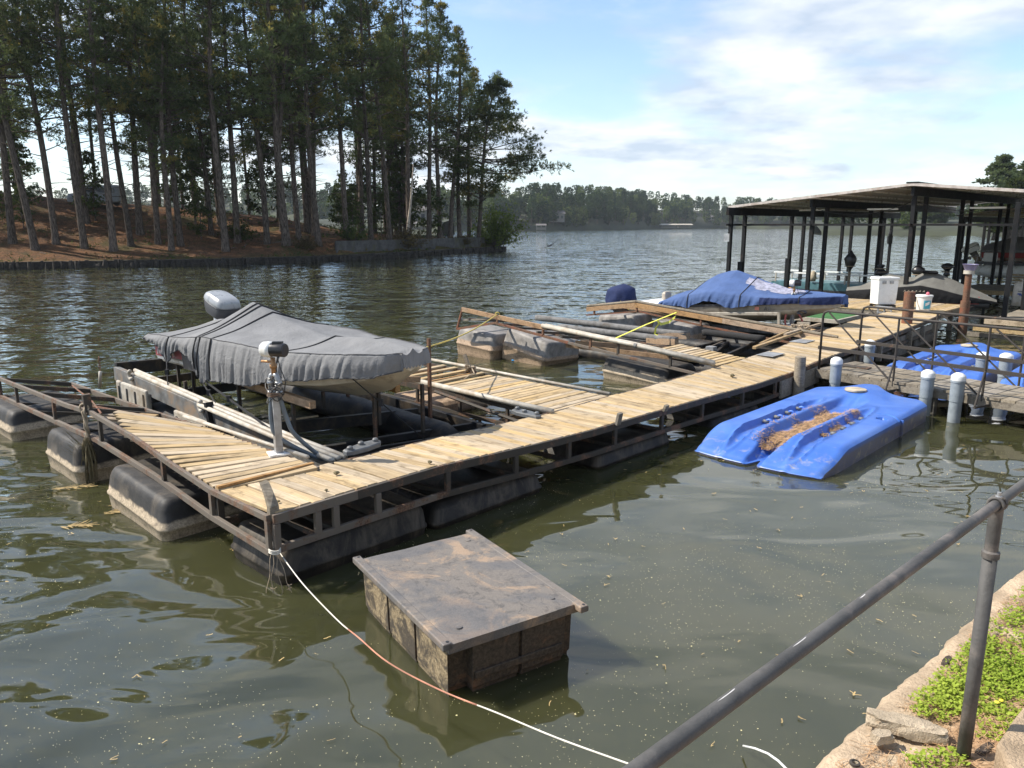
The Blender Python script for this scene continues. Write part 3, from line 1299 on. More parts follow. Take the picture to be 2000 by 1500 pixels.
# understory: small trees with foliage to the ground
UND = [make_pine(300 + i, 8.5, .08, .08, 2.2, 46, 17, needle='understory', blades=7, tl=.34, tw=.07, stub=0, top_flat=.6) for i in range(3)]
for i in range(34):
    s = rb.uniform(SLEN * .5, SLEN * .93)
    p0 = shore_at(s)
    p = p0 + NIN * rb.uniform(5, min(30, depth_at(p0.x) * .7))
    z = ground_z(p.x, p.y)
    if z < .4:
        continue
    f = rb.uniform(.5, 1.15)
    plant_pine(UND[i % 3], 'young_tree', Vector((p.x, p.y, z - .05)), rb.uniform(0, 6.28), (f, f), 'leafy young tree growing under the pines', 'leafy young trees under the pines')


def make_bush(seed, n_stem, h, spread, leaves, leaf, lsize, mat, stem_r=.03, up=1.0):
    rd = random.Random(seed)
    rg = np.random.default_rng(seed)
    m = MB()
    cents, dirs = [], []
    for i in range(n_stem):
        az = rd.uniform(0, 6.283)
        e = rd.uniform(.35, 1.45)
        L_ = h * rd.uniform(.6, 1.1) * (.75 + .25 * math.sin(e))
        d = np.array([math.cos(az) * math.cos(e) * spread, math.sin(az) * math.cos(e) * spread, math.sin(e) * up])
        pts = [d * L_ * q + np.array([0, 0, -.12 * L_ * q * q * (1.6 - e)]) + rg.normal(size=3) * .04 * q * L_ for q in np.linspace(0, 1, 7)]
        m.tube(pts, [stem_r * (1 - .8 * q) for q in np.linspace(0, 1, 7)], 4, cap=False)
        for j in range(leaves):
            q = rd.uniform(.3, 1.02)
            idx = min(5, int(q * 6))
            c = np.array(pts[idx]) + (np.array(pts[idx + 1]) - np.array(pts[idx])) * min(1, q * 6 - idx) + rg.normal(size=3) * .10 * h * q * .6
            cents.append(c)
            dd = rg.normal(size=3) + np.array([0, 0, .3])
            dirs.append(dd / np.linalg.norm(dd))
    V_, F_ = tuft_arrays(np.array(cents), np.array(dirs), 3, leaf, lsize, rg)
    return m, np_mesh('foliage', V_, F_, M_[mat])


p = SHORE[-1] + NIN * .8 + Vector((-.3, 0, 0))
p.z = .5
m, fo = make_bush(41, 84, 6.2, 1.0, 26, .32, .085, 'bush_leaves', .045)
t = thing('bush', p, 'large yellow green bush at the very tip of the point', 'bush')
link('stems', m.mesh('stems', M_['bark']), t)
link('foliage', fo, t)
p = ground_hit(795, 488)
m, fo = make_bush(42, 85, 3.3, 1.35, 12, .22, .05, 'twig_leaves', .02)
t = thing('bush', p, 'bare brown twiggy shrub in front of the garden wall', 'bush')
link('stems', m.mesh('stems', M_['bark']), t)
link('foliage', fo, t)
for px, py, lab, sc in ((905, 478, 'small twiggy shrub on grass below the garden wall near the tip', .5), (600, 488, 'low brush at the water left of the garden wall', .55), (470, 470, 'spreading low evergreen brush beside the thickest pine', .8), (690, 450, 'leafy shrub on the slope behind the garden wall', .8)):
    p = ground_hit(px, py)
    m, fo = make_bush(43 + px, 44, 3.0, 1.3, 22, .24, .06, 'understory' if sc > .6 else 'twig_leaves', .02)
    t = thing('bush', p, lab, 'bush')
    t.scale = (sc, sc, sc)
    link('stems', m.mesh('stems', M_['bark']), t)
    link('foliage', fo, t)

rg = np.random.default_rng(61)
C1, D1, C2, D2 = [], [], [], []
for i in range(5200):
    s_ = rg.uniform(SLEN * .40, SLEN * .985)
    p0 = shore_at(s_)
    D_ = depth_at(p0.x)
    d_ = rg.uniform(.7, min(34, D_ * .7 + 1))
    n_ = mnoise.noise(Vector((p0.x * .18, d_ * .25, 4)))
    if n_ < -.05 + (.25 if d_ > 4 else 0) and rg.random() < .88:
        continue
    q = p0 + NIN * d_
    z_ = ground_z(q.x, q.y)
    if z_ < .2:
        continue
    up_ = rg.normal(size=3) * .6 + np.array([0, 0, 1.1])
    (C1 if (n_ > .16 or d_ < 2.0) else C2).append((q.x, q.y, z_ + rg.uniform(0, .12)))
    (D1 if (n_ > .16 or d_ < 2.0) else D2).append(up_ / np.linalg.norm(up_))
V_, F_ = tuft_arrays(np.array(C1), np.array(D1), 6, .34, .03, rg)
tag(link('grass', np_mesh('grass', V_, F_, M_['understory'])), kind='stuff')
V_, F_ = tuft_arrays(np.array(C2), np.array(D2), 6, .30, .035, rg)
tag(link('undergrowth', np_mesh('undergrowth', V_, F_, M_['twig_leaves'])), kind='stuff')
# fallen boughs and rough stones along the water
rd = random.Random(15)
m = MB()
for i in range(26):
    s_ = rd.uniform(SLEN * .45, SLEN * .9)
    q = shore_at(s_) + NIN * rd.uniform(3, 20)
    a = rd.uniform(0, 6.28)
    l_ = rd.uniform(.6, 2.2)
    e = q + Vector((math.cos(a) * l_, math.sin(a) * l_, 0))
    zq, ze = ground_z(q.x, q.y), ground_z(e.x, e.y)
    if zq > .4 and ze > .4:
        m.tube([(q.x, q.y, zq + .05), ((q.x + e.x) / 2, (q.y + e.y) / 2, (zq + ze) / 2 + .14), (e.x, e.y, ze + .06)], [.05, .04, .015], 5)
tag(m.build('fallen_branches', M_['bark']), kind='stuff')
m = MB()
for i in range(620):
    s_ = rd.uniform(SLEN * .40, SLEN)
    q = shore_at(s_) + NIN * rd.uniform(-.45, .25)
    r_ = rd.uniform(.08, .26)
    m.loft([[Vector((q.x + r_ * f * math.cos(a + i) * rd.uniform(.8, 1.3), q.y + r_ * f * math.sin(a + i), z)) for a in (0, 1.2, 2.3, 3.5, 4.9)] for z, f in ((-.1, 1.1), (rd.uniform(.1, .3), 1), (rd.uniform(.35, .70), .55))])
tag(m.build('shore_stones', M_['shore_timber']), kind='stuff')

# van half hidden between the trunks on the crest
p = ground_hit(190, 402)
t = thing('van', p, 'dark van parked on the crest behind the pines', 'van')
d = Vector((1, .1, 0)).normalized()
q = Vector((-.1, 1, 0)).normalized()


def ringx(c, L0, hw, z0, z1, cut=.25):
    return [c + d * L0 + q * y + Vector((0, 0, z)) for y, z in ((-hw, z0), (hw, z0), (hw, lerp(z0, z1, .55)), (hw - cut, z1), (-hw + cut, z1), (-hw, lerp(z0, z1, .55)))]


m = MB().loft([ringx(p, -2.7, .85, .45, 1.1), ringx(p, -2.6, 1.0, .4, 1.25), ringx(p, -1.5, 1.0, .4, 1.4), ringx(p, -.8, 1.0, .4, 2.15), ringx(p, 2.5, 1.0, .4, 2.2), ringx(p, 2.7, .95, .45, 2.0)])
m.build('body', M_['van_body'], t, bevel=.05)
for sx in (-1.7, 1.7):
    for sy in (-.95, .95):
        c = p + d * sx + q * sy + Vector((0, 0, .36))
        MB().lathe(c - q * .1, [(.2, 0), (.36, .0), (.36, .2), (.2, .2)], 16, q).build('wheel', M_['black_plastic'], t)
for a, b in ((-.6, .3), (.45, 1.3), (1.45, 2.3)):
    MB().box(p + d * ((a + b) / 2) - q * .985 + Vector((0, 0, 1.62)), (b - a, .03, .5)).build('window', M_['window_dark'], t)

# ------------------------------------------------------------------ far shore


def far_shore():
    # (x, y) waterline of the far bank
    pts = [Vector((-1000, 800, 0)), Vector((-420, 760, 0)), Vector((-200, 640, 0)), Vector((-60, 560, 0)), Vector((18, 562, 0)), Vector((80, 640, 0)), Vector((141, 780, 0)), Vector((245, 900, 0)),
           Vector((330, 860, 0)), Vector((400, 760, 0)), Vector((470, 640, 0)), Vector((700, 520, 0))]
    hs = [30, 30, 24, 18, 20, 20, 22, 20, 18, 18, 20, 22]
    vs, fs = [], []
    n = len(pts)
    sub = 12
    P_, H_ = [], []
    for i in range(n - 1):
        for j in range(sub):
            P_.append(pts[i].lerp(pts[i + 1], j / sub))
            H_.append(lerp(hs[i], hs[i + 1], j / sub))
    rows = [0, 3, 12, 30, 60, 110, 180]
    prof = [0.1, .13, .3, .6, .9, 1.0, .95]
    for i, p in enumerate(P_):
        for r, f in zip(rows, prof):
            q = p + Vector((p.x * .35, p.y, 0)).normalized() * r
            z = H_[i] * f + mnoise.noise(q * .03) * 2.2 * f
            vs.append((q.x, q.y, z if r else -.5))
    k = len(rows)
    for i in range(len(P_) - 1):
        for j in range(k - 1):
            fs.append((i * k + j, (i + 1) * k + j, (i + 1) * k + j + 1, i * k + j + 1))
    m = MB()
    m.add(vs, fs)
    tag(m.build('hills', M_['far_hill'], smooth=True), kind='structure')
    # wood on it: one mass of leaf clumps
    rg = np.random.default_rng(9)
    C1, D1, C2, D2 = [], [], [], []
    tr = MB()
    for i in range(1150):
        a = rg.uniform(0, len(P_) - 1.01)
        i0 = int(a)
        p = P_[i0].lerp(P_[i0 + 1], a - i0)
        rr = rg.uniform(0, 1) ** 1.5 * 120 + 4
        q = p + Vector((p.x * .35, p.y, 0)).normalized() * rr
        ang = q.x / q.y
        if ang < -.62 or ang > .75:
            continue
        base = lerp(H_[i0], H_[i0 + 1], a - i0) * float(np.interp(rr, rows, prof))
        pine = rg.random() < .62
        h = rg.uniform(13, 21) if pine else rg.uniform(7, 13)
        cr = rg.uniform(2.6, 4.4) if pine else rg.uniform(2.8, 4.6)
        nC = 150
        lo = .35 if pine else .12
        zc = rg.uniform(lo, 1.0, nC)
        prof_ = np.sqrt(np.clip(1 - ((zc - .62) / .45) ** 2, .06, 1)) * cr
        th = rg.uniform(0, 6.283, nC)
        rad = np.sqrt(rg.uniform(.15, 1, nC)) * prof_
        c = np.stack([q.x + np.cos(th) * rad, q.y + np.sin(th) * rad, base - 1 + zc * h], 1)
        dd = c - np.array([q.x, q.y, base + h * .55])
        dd /= np.linalg.norm(dd, axis=1)[:, None]
        if pine or rg.random() < .45:
            C1.append(c)
            D1.append(dd)
        else:
            C2.append(c)
            D2.append(dd)
        if rr < 60:
            tr.tube([(q.x, q.y, base - 2), (q.x, q.y, base + h * .8)], [.3, .12], 4)
    V_, F_ = tuft_arrays(np.concatenate(C1), np.concatenate(D1), 4, 1.25, .38, rg)
    tag(link('far_woods', np_mesh('far_woods', V_, F_, M_['far_leaves'])), kind='stuff')
    V_, F_ = tuft_arrays(np.concatenate(C2), np.concatenate(D2), 4, 1.2, .42, rg)
    tag(link('far_pale_woods', np_mesh('far_pale_woods', V_, F_, M_['far_leaves_light'])), kind='stuff')
    tag(tr.build('far_trunks', M_['bark']), kind='stuff')


far_shore()


def shed_far(px, py, Y, w, h, label, cat='boathouse', roofm='house_roof', wallm='house_wall', open_=True):
    p = PY(px, py, Y)
    t = thing(cat, p, label, cat)
    dd = w * .6
    if open_:
        for sx in (-.46, 0, .46):
            for sy in (-.42, .42):
                MB().box(p + Vector((sx * w, sy * dd, h * .36)), (.35, .35, h * .75)).build('post', M_[wallm], t)
        MB().box(p + Vector((0, dd * .2, h * .22)), (w * .9, dd * .5, h * .40)).build('store_room', M_[wallm], t)
    else:
        MB().box(p + Vector((0, 0, h * .36)), (w, dd, h * .8)).build('wall', M_[wallm], t)
        for i in range(4):
            MB().box(p + Vector(((-.36 + .24 * i) * w, -dd * .5 - .05, h * .42)), (w * .13, .2, h * .26)).build('window', M_['window_dark'], t)
    m = MB()
    a, b, z0, z1 = w * .56, dd * .6, h * .74, h * 1.02
    m.add([p + Vector(v) for v in ((-a, -b, z0), (a, -b, z0), (a, b, z0), (-a, b, z0), (-a * .9, 0, z1), (a * .9, 0, z1))],
          [(0, 1, 5, 4), (2, 3, 4, 5), (1, 2, 5), (3, 0, 4), (3, 2, 1, 0)])
    m.build('roof', M_[roofm], t)
    return t


shed_far(1057, 449, 556, 7, 4.2, 'small open boathouse at the far waterline nearest the point')
shed_far(1150, 447, 640, 12, 3.2, 'long pale roofed boathouse on the far shore beside red clay bank', roofm='house_wall')
shed_far(1306, 445.5, 780, 16, 4.2, 'white roofed boathouse on the far shore below tall dark trees', roofm='dirty_white')
shed_far(1337, 445, 800, 14, 4.0, 'flat white boathouse just right of the larger white boathouse', roofm='dirty_white')
shed_far(1085, 433, 590, 13, 8, 'grey house with a row of windows among far trees', 'house', open_=False)
shed_far(1385, 430, 890, 9, 5, 'small house up the far bank left of the shed roof', 'house', open_=False)
shed_far(822, 437, 275, 9, 6, 'pale house glimpsed between the pine trunks', 'house', open_=False)
shed_far(824, 449, 246, 6, 2.6, 'white boathouse glimpsed low between the pine trunks')
# bank under that house
m = MB()
rings = []
for i in range(13):
    x = -78 + 54 * i / 12
    rings.append([Vector((x, 246 + 3 * math.sin(i), -.4)), Vector((x, 252, 1.5)), Vector((x, 275, 4.5 + math.sin(i * 1.3))), Vector((x, 320, 6)), Vector((x, 330, -1))])
m.loft(rings, closed=False)
tag(m.build('terrain', M_['far_hill'], smooth=True), kind='structure')
for i, (x, y, f) in enumerate(((-52, 262, .5), (-40, 270, .6), (-26, 268, .5), (-14, 272, .55), (-62, 280, .6))):
    plant_pine(PINES_DARK[i % 3], 'pine_tree', Vector((x, y, 2.5)), i * 1.3, (.8, f), 'far dark tree beyond the wooded point', 'far dark trees beyond the wooded point')
# trees on the near right bank, behind the sheds
for i, (px, Y, h, r, dk, lab) in enumerate(((1945, 175, 17.5, 1.35, 1, 'tall dark flat topped pine rising behind the shed roofs'), (1995, 165, 15.5, 1.3, 1, 'broad dark tree at the right edge behind the sheds'),
                                       (1975, 150, 11, 1.2, 0, 'lower green tree between the two dark trees behind the sheds'), (1830, 330, 19, 1.3, 0, 'small pale tree top peeping over the shed ridge'))):
    p = PY(px, 440, Y)
    kind = make_pine(400 + i, h, .3, .12, 4.2, 90, 30, needle='needles_dark' if dk else 'understory', blades=8, tl=.7, tw=.14, top_flat=.7)
    plant_pine(kind, 'tree', Vector((p.x, p.y, .8)), 0, (r, 1), lab)
m = MB()
rings = []
for i in range(15):
    x = 118 + 240 * i / 14
    y = 330 - .55 * (x - 60)
    rings.append([Vector((x, y, -.5)), Vector((x + 1, y + 3, 1.2)), Vector((x + 8, y + 25, 3.0)), Vector((x + 25, y + 80, 6)), Vector((x + 30, y + 90, -1))])
m.loft(rings, closed=False)
tag(m.build('terrain', M_['far_hill'], smooth=True), kind='structure')
rg = np.random.default_rng(77)
C1, D1 = [], []
for i in range(60):
    x = rg.uniform(124, 340)
    y = 340 - .55 * (x - 60) + rg.uniform(0, 60)
    h = rg.uniform(6, 11)
    nC = 150
    zc = rg.uniform(.08, 1, nC)
    th = rg.uniform(0, 6.283, nC)
    rad = np.sqrt(rg.uniform(.1, 1, nC)) * np.sqrt(np.clip(1 - ((zc - .55) / .5) ** 2, .05, 1)) * h * .36
    c = np.stack([x + np.cos(th) * rad, y + np.sin(th) * rad, 2 + zc * h], 1)
    dd = c - np.array([x, y, 2 + h * .5])
    C1.append(c)
    D1.append(dd / np.linalg.norm(dd, axis=1)[:, None])
V_, F_ = tuft_arrays(np.concatenate(C1), np.concatenate(D1), 4, .9, .3, rg)
tag(link('right_bank_woods', np_mesh('right_bank_woods', V_, F_, M_['understory'])), kind='stuff')

# ------------------------------------------------------------------ dock parts
_PLANKS = {}
PLW = .132


def plank_mesh(L_, w, th, matn, k):
    """chamfered board with a slight bow and twist, long axis X"""
    key = (round(L_, 2), round(w, 3), th, matn, k)
    if key in _PLANKS:
        return _PLANKS[key]
    rd = random.Random(hash(key[:1]) % 1000 + k * 17)
    a, b, ch = w / 2, th / 2, .006
    prof = [(-a, -b), (a, -b), (a, b - ch), (a - ch, b), (-a + ch, b), (-a, b - ch)]
    rings = []
    bow = rd.uniform(-.004, .006)
    tw = rd.uniform(-.02, .02)
    crook = rd.uniform(-.006, .006)
    for i in range(4):
        q = i / 3 * 2 - 1
        x = q * L_ / 2
        cs, sn = math.cos(tw * q), math.sin(tw * q)
        rings.append([(x, y * cs - z * sn + crook * (1 - q * q), y * sn + z * cs + bow * (1 - q * q)) for y, z in prof])
    me = MB().loft(rings).mesh('plank', M_[matn])
    _PLANKS[key] = me
    return me


def plank(parent, p0, p1, w=PLW, th=.036, matn='deck_wood', nrm=None, name='plank'):
    """board whose TOP centre line runs p0 -> p1"""
    p0, p1 = Vector(p0), Vector(p1)
    d = p1 - p0
    L_ = d.length
    x = d.normalized()
    up = Vector(nrm) if nrm is not None else Vector((0, 0, 1))
    y = up.cross(x).normalized()
    z = x.cross(y)
    me = plank_mesh(L_, w, th, matn, random.randrange(3))
    o = bpy.data.objects.new(name, me)
    col.objects.link(o)
    o.parent = parent
    Mx = Matrix((x, y, z)).transposed().to_4x4()
    if random.random() < .5:
        Mx = Mx @ Matrix.Rotation(math.pi, 4, 'Z')
    Mx.translation = (p0 + p1) / 2 - z * (th / 2) - world_loc(parent)
    o.matrix_local = Mx
    return o


def rrect(L_, Wd, r, n=5):
    pts = []
    for cx, cy, a0 in ((L_ / 2 - r, Wd / 2 - r, 0), (-L_ / 2 + r, Wd / 2 - r, 90), (-L_ / 2 + r, -Wd / 2 + r, 180), (L_ / 2 - r, -Wd / 2 + r, 270)):
        for k in range(n):
            a = R(a0 + 90 * k / (n - 1))
            pts.append((cx + r * math.cos(a), cy + r * math.sin(a)))
    return pts


_FLOATS = {}


def float_mesh(L_, Wd, H_, matn):
    key = (round(L_, 2), round(Wd, 2), round(H_, 2), matn, len(_FLOATS))
    if key in _FLOATS:
        return _FLOATS[key]
    belt = H_ * .52
    prof = [(-.10, 0), (-.045, .05), (-.02, belt * .6), (-.004, belt - .03), (.012, belt - .012), (.012, belt + .012), (-.004, belt + .03),
            (-.03, H_ * .82), (-.05, H_ - .07), (-.08, H_ - .02), (-.13, H_)]
    rings = []
    for ins, z in prof:
        r = .11 + ins * .3
        ring = []
        base = rrect(L_ + ins * 2, Wd + ins * 2, max(.03, r))
        for (x0, y0), (x1, y1) in zip(base, base[1:] + base[:1]):
            nseg = max(1, int(math.hypot(x1 - x0, y1 - y0) / .16))
            for g in range(12 if nseg > 3 else 1):
                f = g / (12 if nseg > 3 else 1)
                x, y = lerp(x0, x1, f), lerp(y0, y1, f)
                dn = .020 * mnoise.noise(Vector((x * 1.6, y * 1.6, z * 2 + len(_FLOATS) * 7))) + .007 * mnoise.noise(Vector((x * 5, y * 5, z * 6 + len(_FLOATS) * 3)))
                ring.append((x * (1 + dn * 1.2), y * (1 + dn * 1.2), z + (dn * .6 if z > .1 else 0)))
        rings.append(ring)
    m = MB().loft(rings)
    me = m.mesh('float', M_[matn], None, True)
    sharp_by_angle(me, 55)
    _FLOATS[key] = me
    return me


def dock_float(parent, u0, u1, v0, v1, ztop, matn='float_black', tilt=(0, 0), zbot=-.2, name='float'):
    """float drawn in walkway axes; its own origin at its bottom so that stains follow it"""
    me = float_mesh(u1 - u0, v1 - v0, ztop - zbot, matn)
    o = bpy.data.objects.new(name, me)
    col.objects.link(o)
    o.parent = parent
    Mx = Matrix((UA, VA, Vector((0, 0, 1)))).transposed().to_4x4()
    Mx = Mx @ Matrix.Rotation(tilt[0] + random.uniform(-.012, .012), 4, 'X') @ Matrix.Rotation(tilt[1] + random.uniform(-.01, .01), 4, 'Y')
    Mx.translation = W((u0 + u1) / 2, (v0 + v1) / 2, zbot) - world_loc(parent)
    o.matrix_local = Mx
    return o


# ------------------------------------------------------------------ main walkway
NZ = [(0, .80), (2.2, .80), (3.86, .71), (5.1, .665), (7, .64), (9, .60), (10.4, .565), (12, .575), (13.3, .64), (14.5, .68), (16.5, .74), (30, .75)]
FZ = [(0, .76), (1.9, .735), (3.2, .71), (5.6, .635), (7, .66), (9.3, .655), (11, .68), (13, .72), (16, .755), (30, .75)]
NV = [(0, 0), (14, 0), (16.2, -.10), (21.4, .20), (26, .55), (28, .66)]
FV = [(0, 1.15), (13.5, 1.15), (15.9, 1.42), (20, 1.80), (26, 2.0)]


def near(u, dz=0.0, dv=0.0):
    return W(u, interp(u, NV) + dv, interp(u, NZ) + dz)


def far(u, dz=0.0, dv=0.0):
    return W(u, interp(u, FV) + dv, interp(u, FZ) + dz)


dock = thing('dock', W(0, 0, 0), 'long floating wooden walkway with steel frame running from the rusty corner to the sheds', 'dock')
UEND = 24.2
u = .045 + PLW / 2
i = 0
while u < UEND:
    w = PLW * random.uniform(.94, 1.04)
    j = random.uniform(-.006, .006)
    loose = .004 if u > 1.6 else .012
    plank(dock, near(u + j, random.uniform(0, loose), .004 + random.uniform(-.004, .01)), far(u - j + (random.uniform(-.03, .03) if u < 2 else 0), random.uniform(0, loose), random.uniform(-.02, .03)), w)
    gap = random.uniform(.004, .009)
    if i in (2, 6, 9, 12):
        gap = random.uniform(.018, .032)
    u += w + gap
    i += 1
# frame rails
us = [0, 1.0, 2.2, 3.0, 3.9, 5.1, 6, 7, 8, 9, 10.4, 11.2, 12, 13.3, 14.5, 16.2, 18, 21.4, UEND]
for a, b in zip(us, us[1:]):
    rm = M_['rusty_steel'] if b <= 1.0 else M_['rusty_dark']
    MB().beam(near(a, -.05, -.022), near(b, -.05, -.022), .04, .10).build('frame_rail', rm, dock, bevel=.004)
    MB().beam(near(a, -.37, -.022), near(b, -.37, -.022), .05, .075).build('frame_rail', M_['rusty_steel'] if b <= 2.2 else M_['rusty_dark'], dock, bevel=.004)
    MB().beam(far(a, -.05, .025), far(b, -.05, .025), .04, .10).build('frame_rail', M_['rusty_dark'], dock)
    MB().beam(far(a, -.37, .025), far(b, -.37, .025), .05, .07).build('frame_rail', M_['rusty_dark'], dock)
for a in (0.03, .5, .72, 1.27, 2.3, 3.5, 4.6, 5.7, 7.0, 8.3, 9.8, 11.2, 12.5):
    MB().beam(near(a, -.10, -.024), near(a, -.335, -.024), .07, .05, VA).build('frame_post', M_['rusty_steel'] if a < 1.4 else M_['rusty_dark'], dock, bevel=.003)
    MB().beam(far(a, -.10, .027), far(a, -.335, .027), .07, .05, VA).build('frame_post', M_['rusty_dark'], dock)
    if a > .1:
        MB().beam(near(a, -.075, .03), far(a, -.075, -.03), .05, .07).build('joist', M_['rusty_dark'], dock)
        MB().beam(near(a, -.37, .03), far(a, -.37, -.03), .05, .06).build('joist', M_['rusty_dark'], dock)
# beams over the stretch beyond the gangway
for a in (14, 15.5, 17, 18.5, 20, 21.5, 23):
    MB().beam(near(a, -.09, -.06), near(a, -.55, -.06), .10, .12, VA).build('frame_post', M_['grey_wood'], dock)
MB().beam(near(13.5, -.3, -.06), near(24, -.3, -.06), .06, .26).build('side_board', M_['grey_wood'], dock)
MB().beam(near(11.4, -.28, -.055), near(13.3, -.28, -.055), .05, .36).build('side_board', M_['grey_wood'], dock)
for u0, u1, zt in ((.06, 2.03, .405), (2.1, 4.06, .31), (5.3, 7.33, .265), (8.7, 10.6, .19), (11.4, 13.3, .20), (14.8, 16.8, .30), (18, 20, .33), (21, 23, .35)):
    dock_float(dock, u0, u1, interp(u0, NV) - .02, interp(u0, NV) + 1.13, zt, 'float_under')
# corner: steel end rail is shared with the left finger; a bent knee of old timber stands at the corner
m = MB()
m.loft([[W(.0, .02, .70), W(.11, .02, .70), W(.11, .09, .70), W(.0, .09, .70)], [W(.0, .02, .86), W(.10, .02, .87), W(.10, .09, .87), W(.0, .09, .86)],
        [W(.01, .10, .95), W(.09, .08, .98), W(.09, .15, 1.0), W(.01, .16, .97)], [W(.02, .20, 1.05), W(.10, .18, 1.07), W(.10, .23, 1.09), W(.02, .25, 1.07)]])
m.build('corner_knee', M_['grey_wood'], dock, bevel=.008)
for u_, h_, l_ in ((5.72, .17, .05), (7.02, .09, .02)):
    MB().beam(near(u_, -.02, -.06), near(u_, h_, -.10), .05, .10, UA).build('bracket', M_['grey_wood'], dock, bevel=.006)
# grey plastic slip corners with bolt lugs


def slip_corner(u, v, z, rot, parent):
    X = (UA * math.cos(rot) + VA * math.sin(rot))
    Y = (-UA * math.sin(rot) + VA * math.cos(rot))
    c = W(u, v, z)
    out = [(-.30, -.05), (-.22, -.10), (0, -.13), (.24, -.11), (.33, -.03), (.30, .06), (.12, .10), (-.10, .07), (-.28, .04)]
    m = MB()
    lo = [c + X * x + Y * y for x, y in out]
    hi = [p + Vector((0, 0, .045)) for p in lo]
    top = [c + X * x * .93 + Y * y * .9 + Vector((0, 0, .06)) for x, y in out]
    m.loft([lo, hi, top])
    o = m.build('slip_corner', M_['rubber_grey'], parent)
    for x, y in ((-.22, -.03), (.24, -.02), (.02, .02)):
        MB().lathe(c + X * x + Y * y + Vector((0, 0, .05)), [(.04, 0), (.04, .04), (.025, .055)], 10).build('bolt_lug', M_['rubber_grey'], o)


slip_corner(2.03, 1.34, .755, .15, dock)
slip_corner(5.15, 1.30, .645, 1.45, dock)
# worn grey patches of plate on the deck, the leaf heap and other small lumps
for u_, v_, l_ in ((13.0, .95, .55), (15.3, 1.2, .5)):
    MB().box(W(u_, v_, interp(u_, FZ) + .008), (.62, .4, .008), Matrix((UA, VA, Vector((0, 0, 1)))).transposed()).build('patch_plate', M_['galvanised'], dock)
for u_, v_, r_ in ((1.18, .63, .035), (10.4, .52, .05), (.75, .18, .02), (2.15, .12, .03), (.22, .25, .02)):
    c = W(u_, v_, lerp(interp(u_, NZ), interp(u_, FZ), v_ / 1.15) + .012)
    m = MB()
    rings = []
    for k in range(5):
        rr = r_ * math.sin(math.pi * (k + .3) / 5.2)
        rings.append([c + Vector((rr * math.cos(a) * random.uniform(.7, 1.3), rr * math.sin(a) * random.uniform(.7, 1.3), k * r_ * .32)) for a in np.linspace(0, 5.5, 8)])
    m.loft(rings)
    tag(m.build('leaf_litter', M_['weed_dry']), kind='stuff')

# ------------------------------------------------------------------ left finger
lf = thing('finger_dock', W(0, 1.2, 0), 'warped finger pier at left with fanned boards and rusty rails sinking away', 'dock')
LT = [(0.02, .79), (1.25, .775), (2.3, .86), (3.34, .97), (4.58, 1.03), (4.85, 1.05), (5.92, .98), (9.68, .88)]
LB = [(0.02, .43), (1.3, .47), (2.76, .59), (4.76, .67), (9.85, .53)]
RT = [(1.0, .80), (2.5, .775), (4.59, .73), (6.0, .68), (9.73, .60)]
for P_, w, h in ((LT, .045, .065), (LB, .05, .07)):
    for a, b in zip(P_, P_[1:]):
        MB().beam(W(-.025, a[0], a[1] - .03), W(-.025, b[0], b[1] - .03), w, h).build('frame_rail', M_['rusty_steel'], lf, bevel=.004)
for v_ in (.04, 1.25, 2.5, 4.55, 6.55, 8.6, 9.66):
    zt, zb = interp(v_, LT) - .06, interp(v_, LB) + .005
    MB().beam(W(-.025, v_, zt), W(-.025, v_, zb), .045, .06, VA).build('frame_post', M_['rusty_dark'] if v_ > 1.5 else M_['rusty_steel'], lf, bevel=.003)
for a, b in zip(RT, RT[1:]):
    MB().beam(W(1.17, a[0], a[1] - .05), W(1.17, b[0], b[1] - .05), .05, .09).build('frame_rail', M_['rusty_steel'], lf, bevel=.004)
    MB().beam(W(1.17, a[0], a[1] - .36), W(1.17, b[0], b[1] - .36), .05, .06).build('frame_rail', M_['rusty_dark'], lf)
for v_ in (5.55, 6.2, 7.5, 8.6, 9.66):
    MB().beam(W(-.02, v_, interp(v_, LT) - .05), W(1.17, v_ - (.1 if v_ < 8 else 0), interp(v_, RT) - .04), .05, .07).build('cross_bar', M_['rusty_dark'], lf)
    MB().beam(W(-.02, v_, interp(v_, LB) - .02), W(1.17, v_, interp(v_, RT) - .33), .04, .05).build('cross_bar', M_['rusty_dark'], lf)
for v_ in (1.6, 2.9, 4.2):
    MB().beam(W(.0, v_, interp(v_, LT) - .09), W(1.15, v_ - .2, interp(v_, RT) - .09), .05, .06).build('joist', M_['rusty_dark'], lf)
MB().tube([W(.98, 9.0, .66), W(.55, 6.6, .80), W(.15, 5.0, .95)], .014, 6).build('tie_rod', M_['rust_red'], lf)
MB().tube([W(.3, 6.2, .86), W(.9, 5.1, .74)], .02, 6).build('tie_rod', M_['rust_red'], lf)
vl, vr = 1.22, 1.06
for k in range(23):
    zl = interp(vl, LT) - .005 - (.10 * sm(vl, 1.6, 4.2))
    zr = interp(vr, RT)
    a = W(.03 + (.0 if k < 16 else .05 * (k - 15)), vl + random.uniform(-.01, .01), zl + random.uniform(-.006, .008))
    b = W(1.15 + random.uniform(-.02, .02), vr, zr + random.uniform(-.004, .01))
    plank(lf, a, b, PLW * random.uniform(.92, 1.05))
    vl += .142 + .004 * k * .5 if k < 5 else .185
    vr += .138 if k < 8 else .128
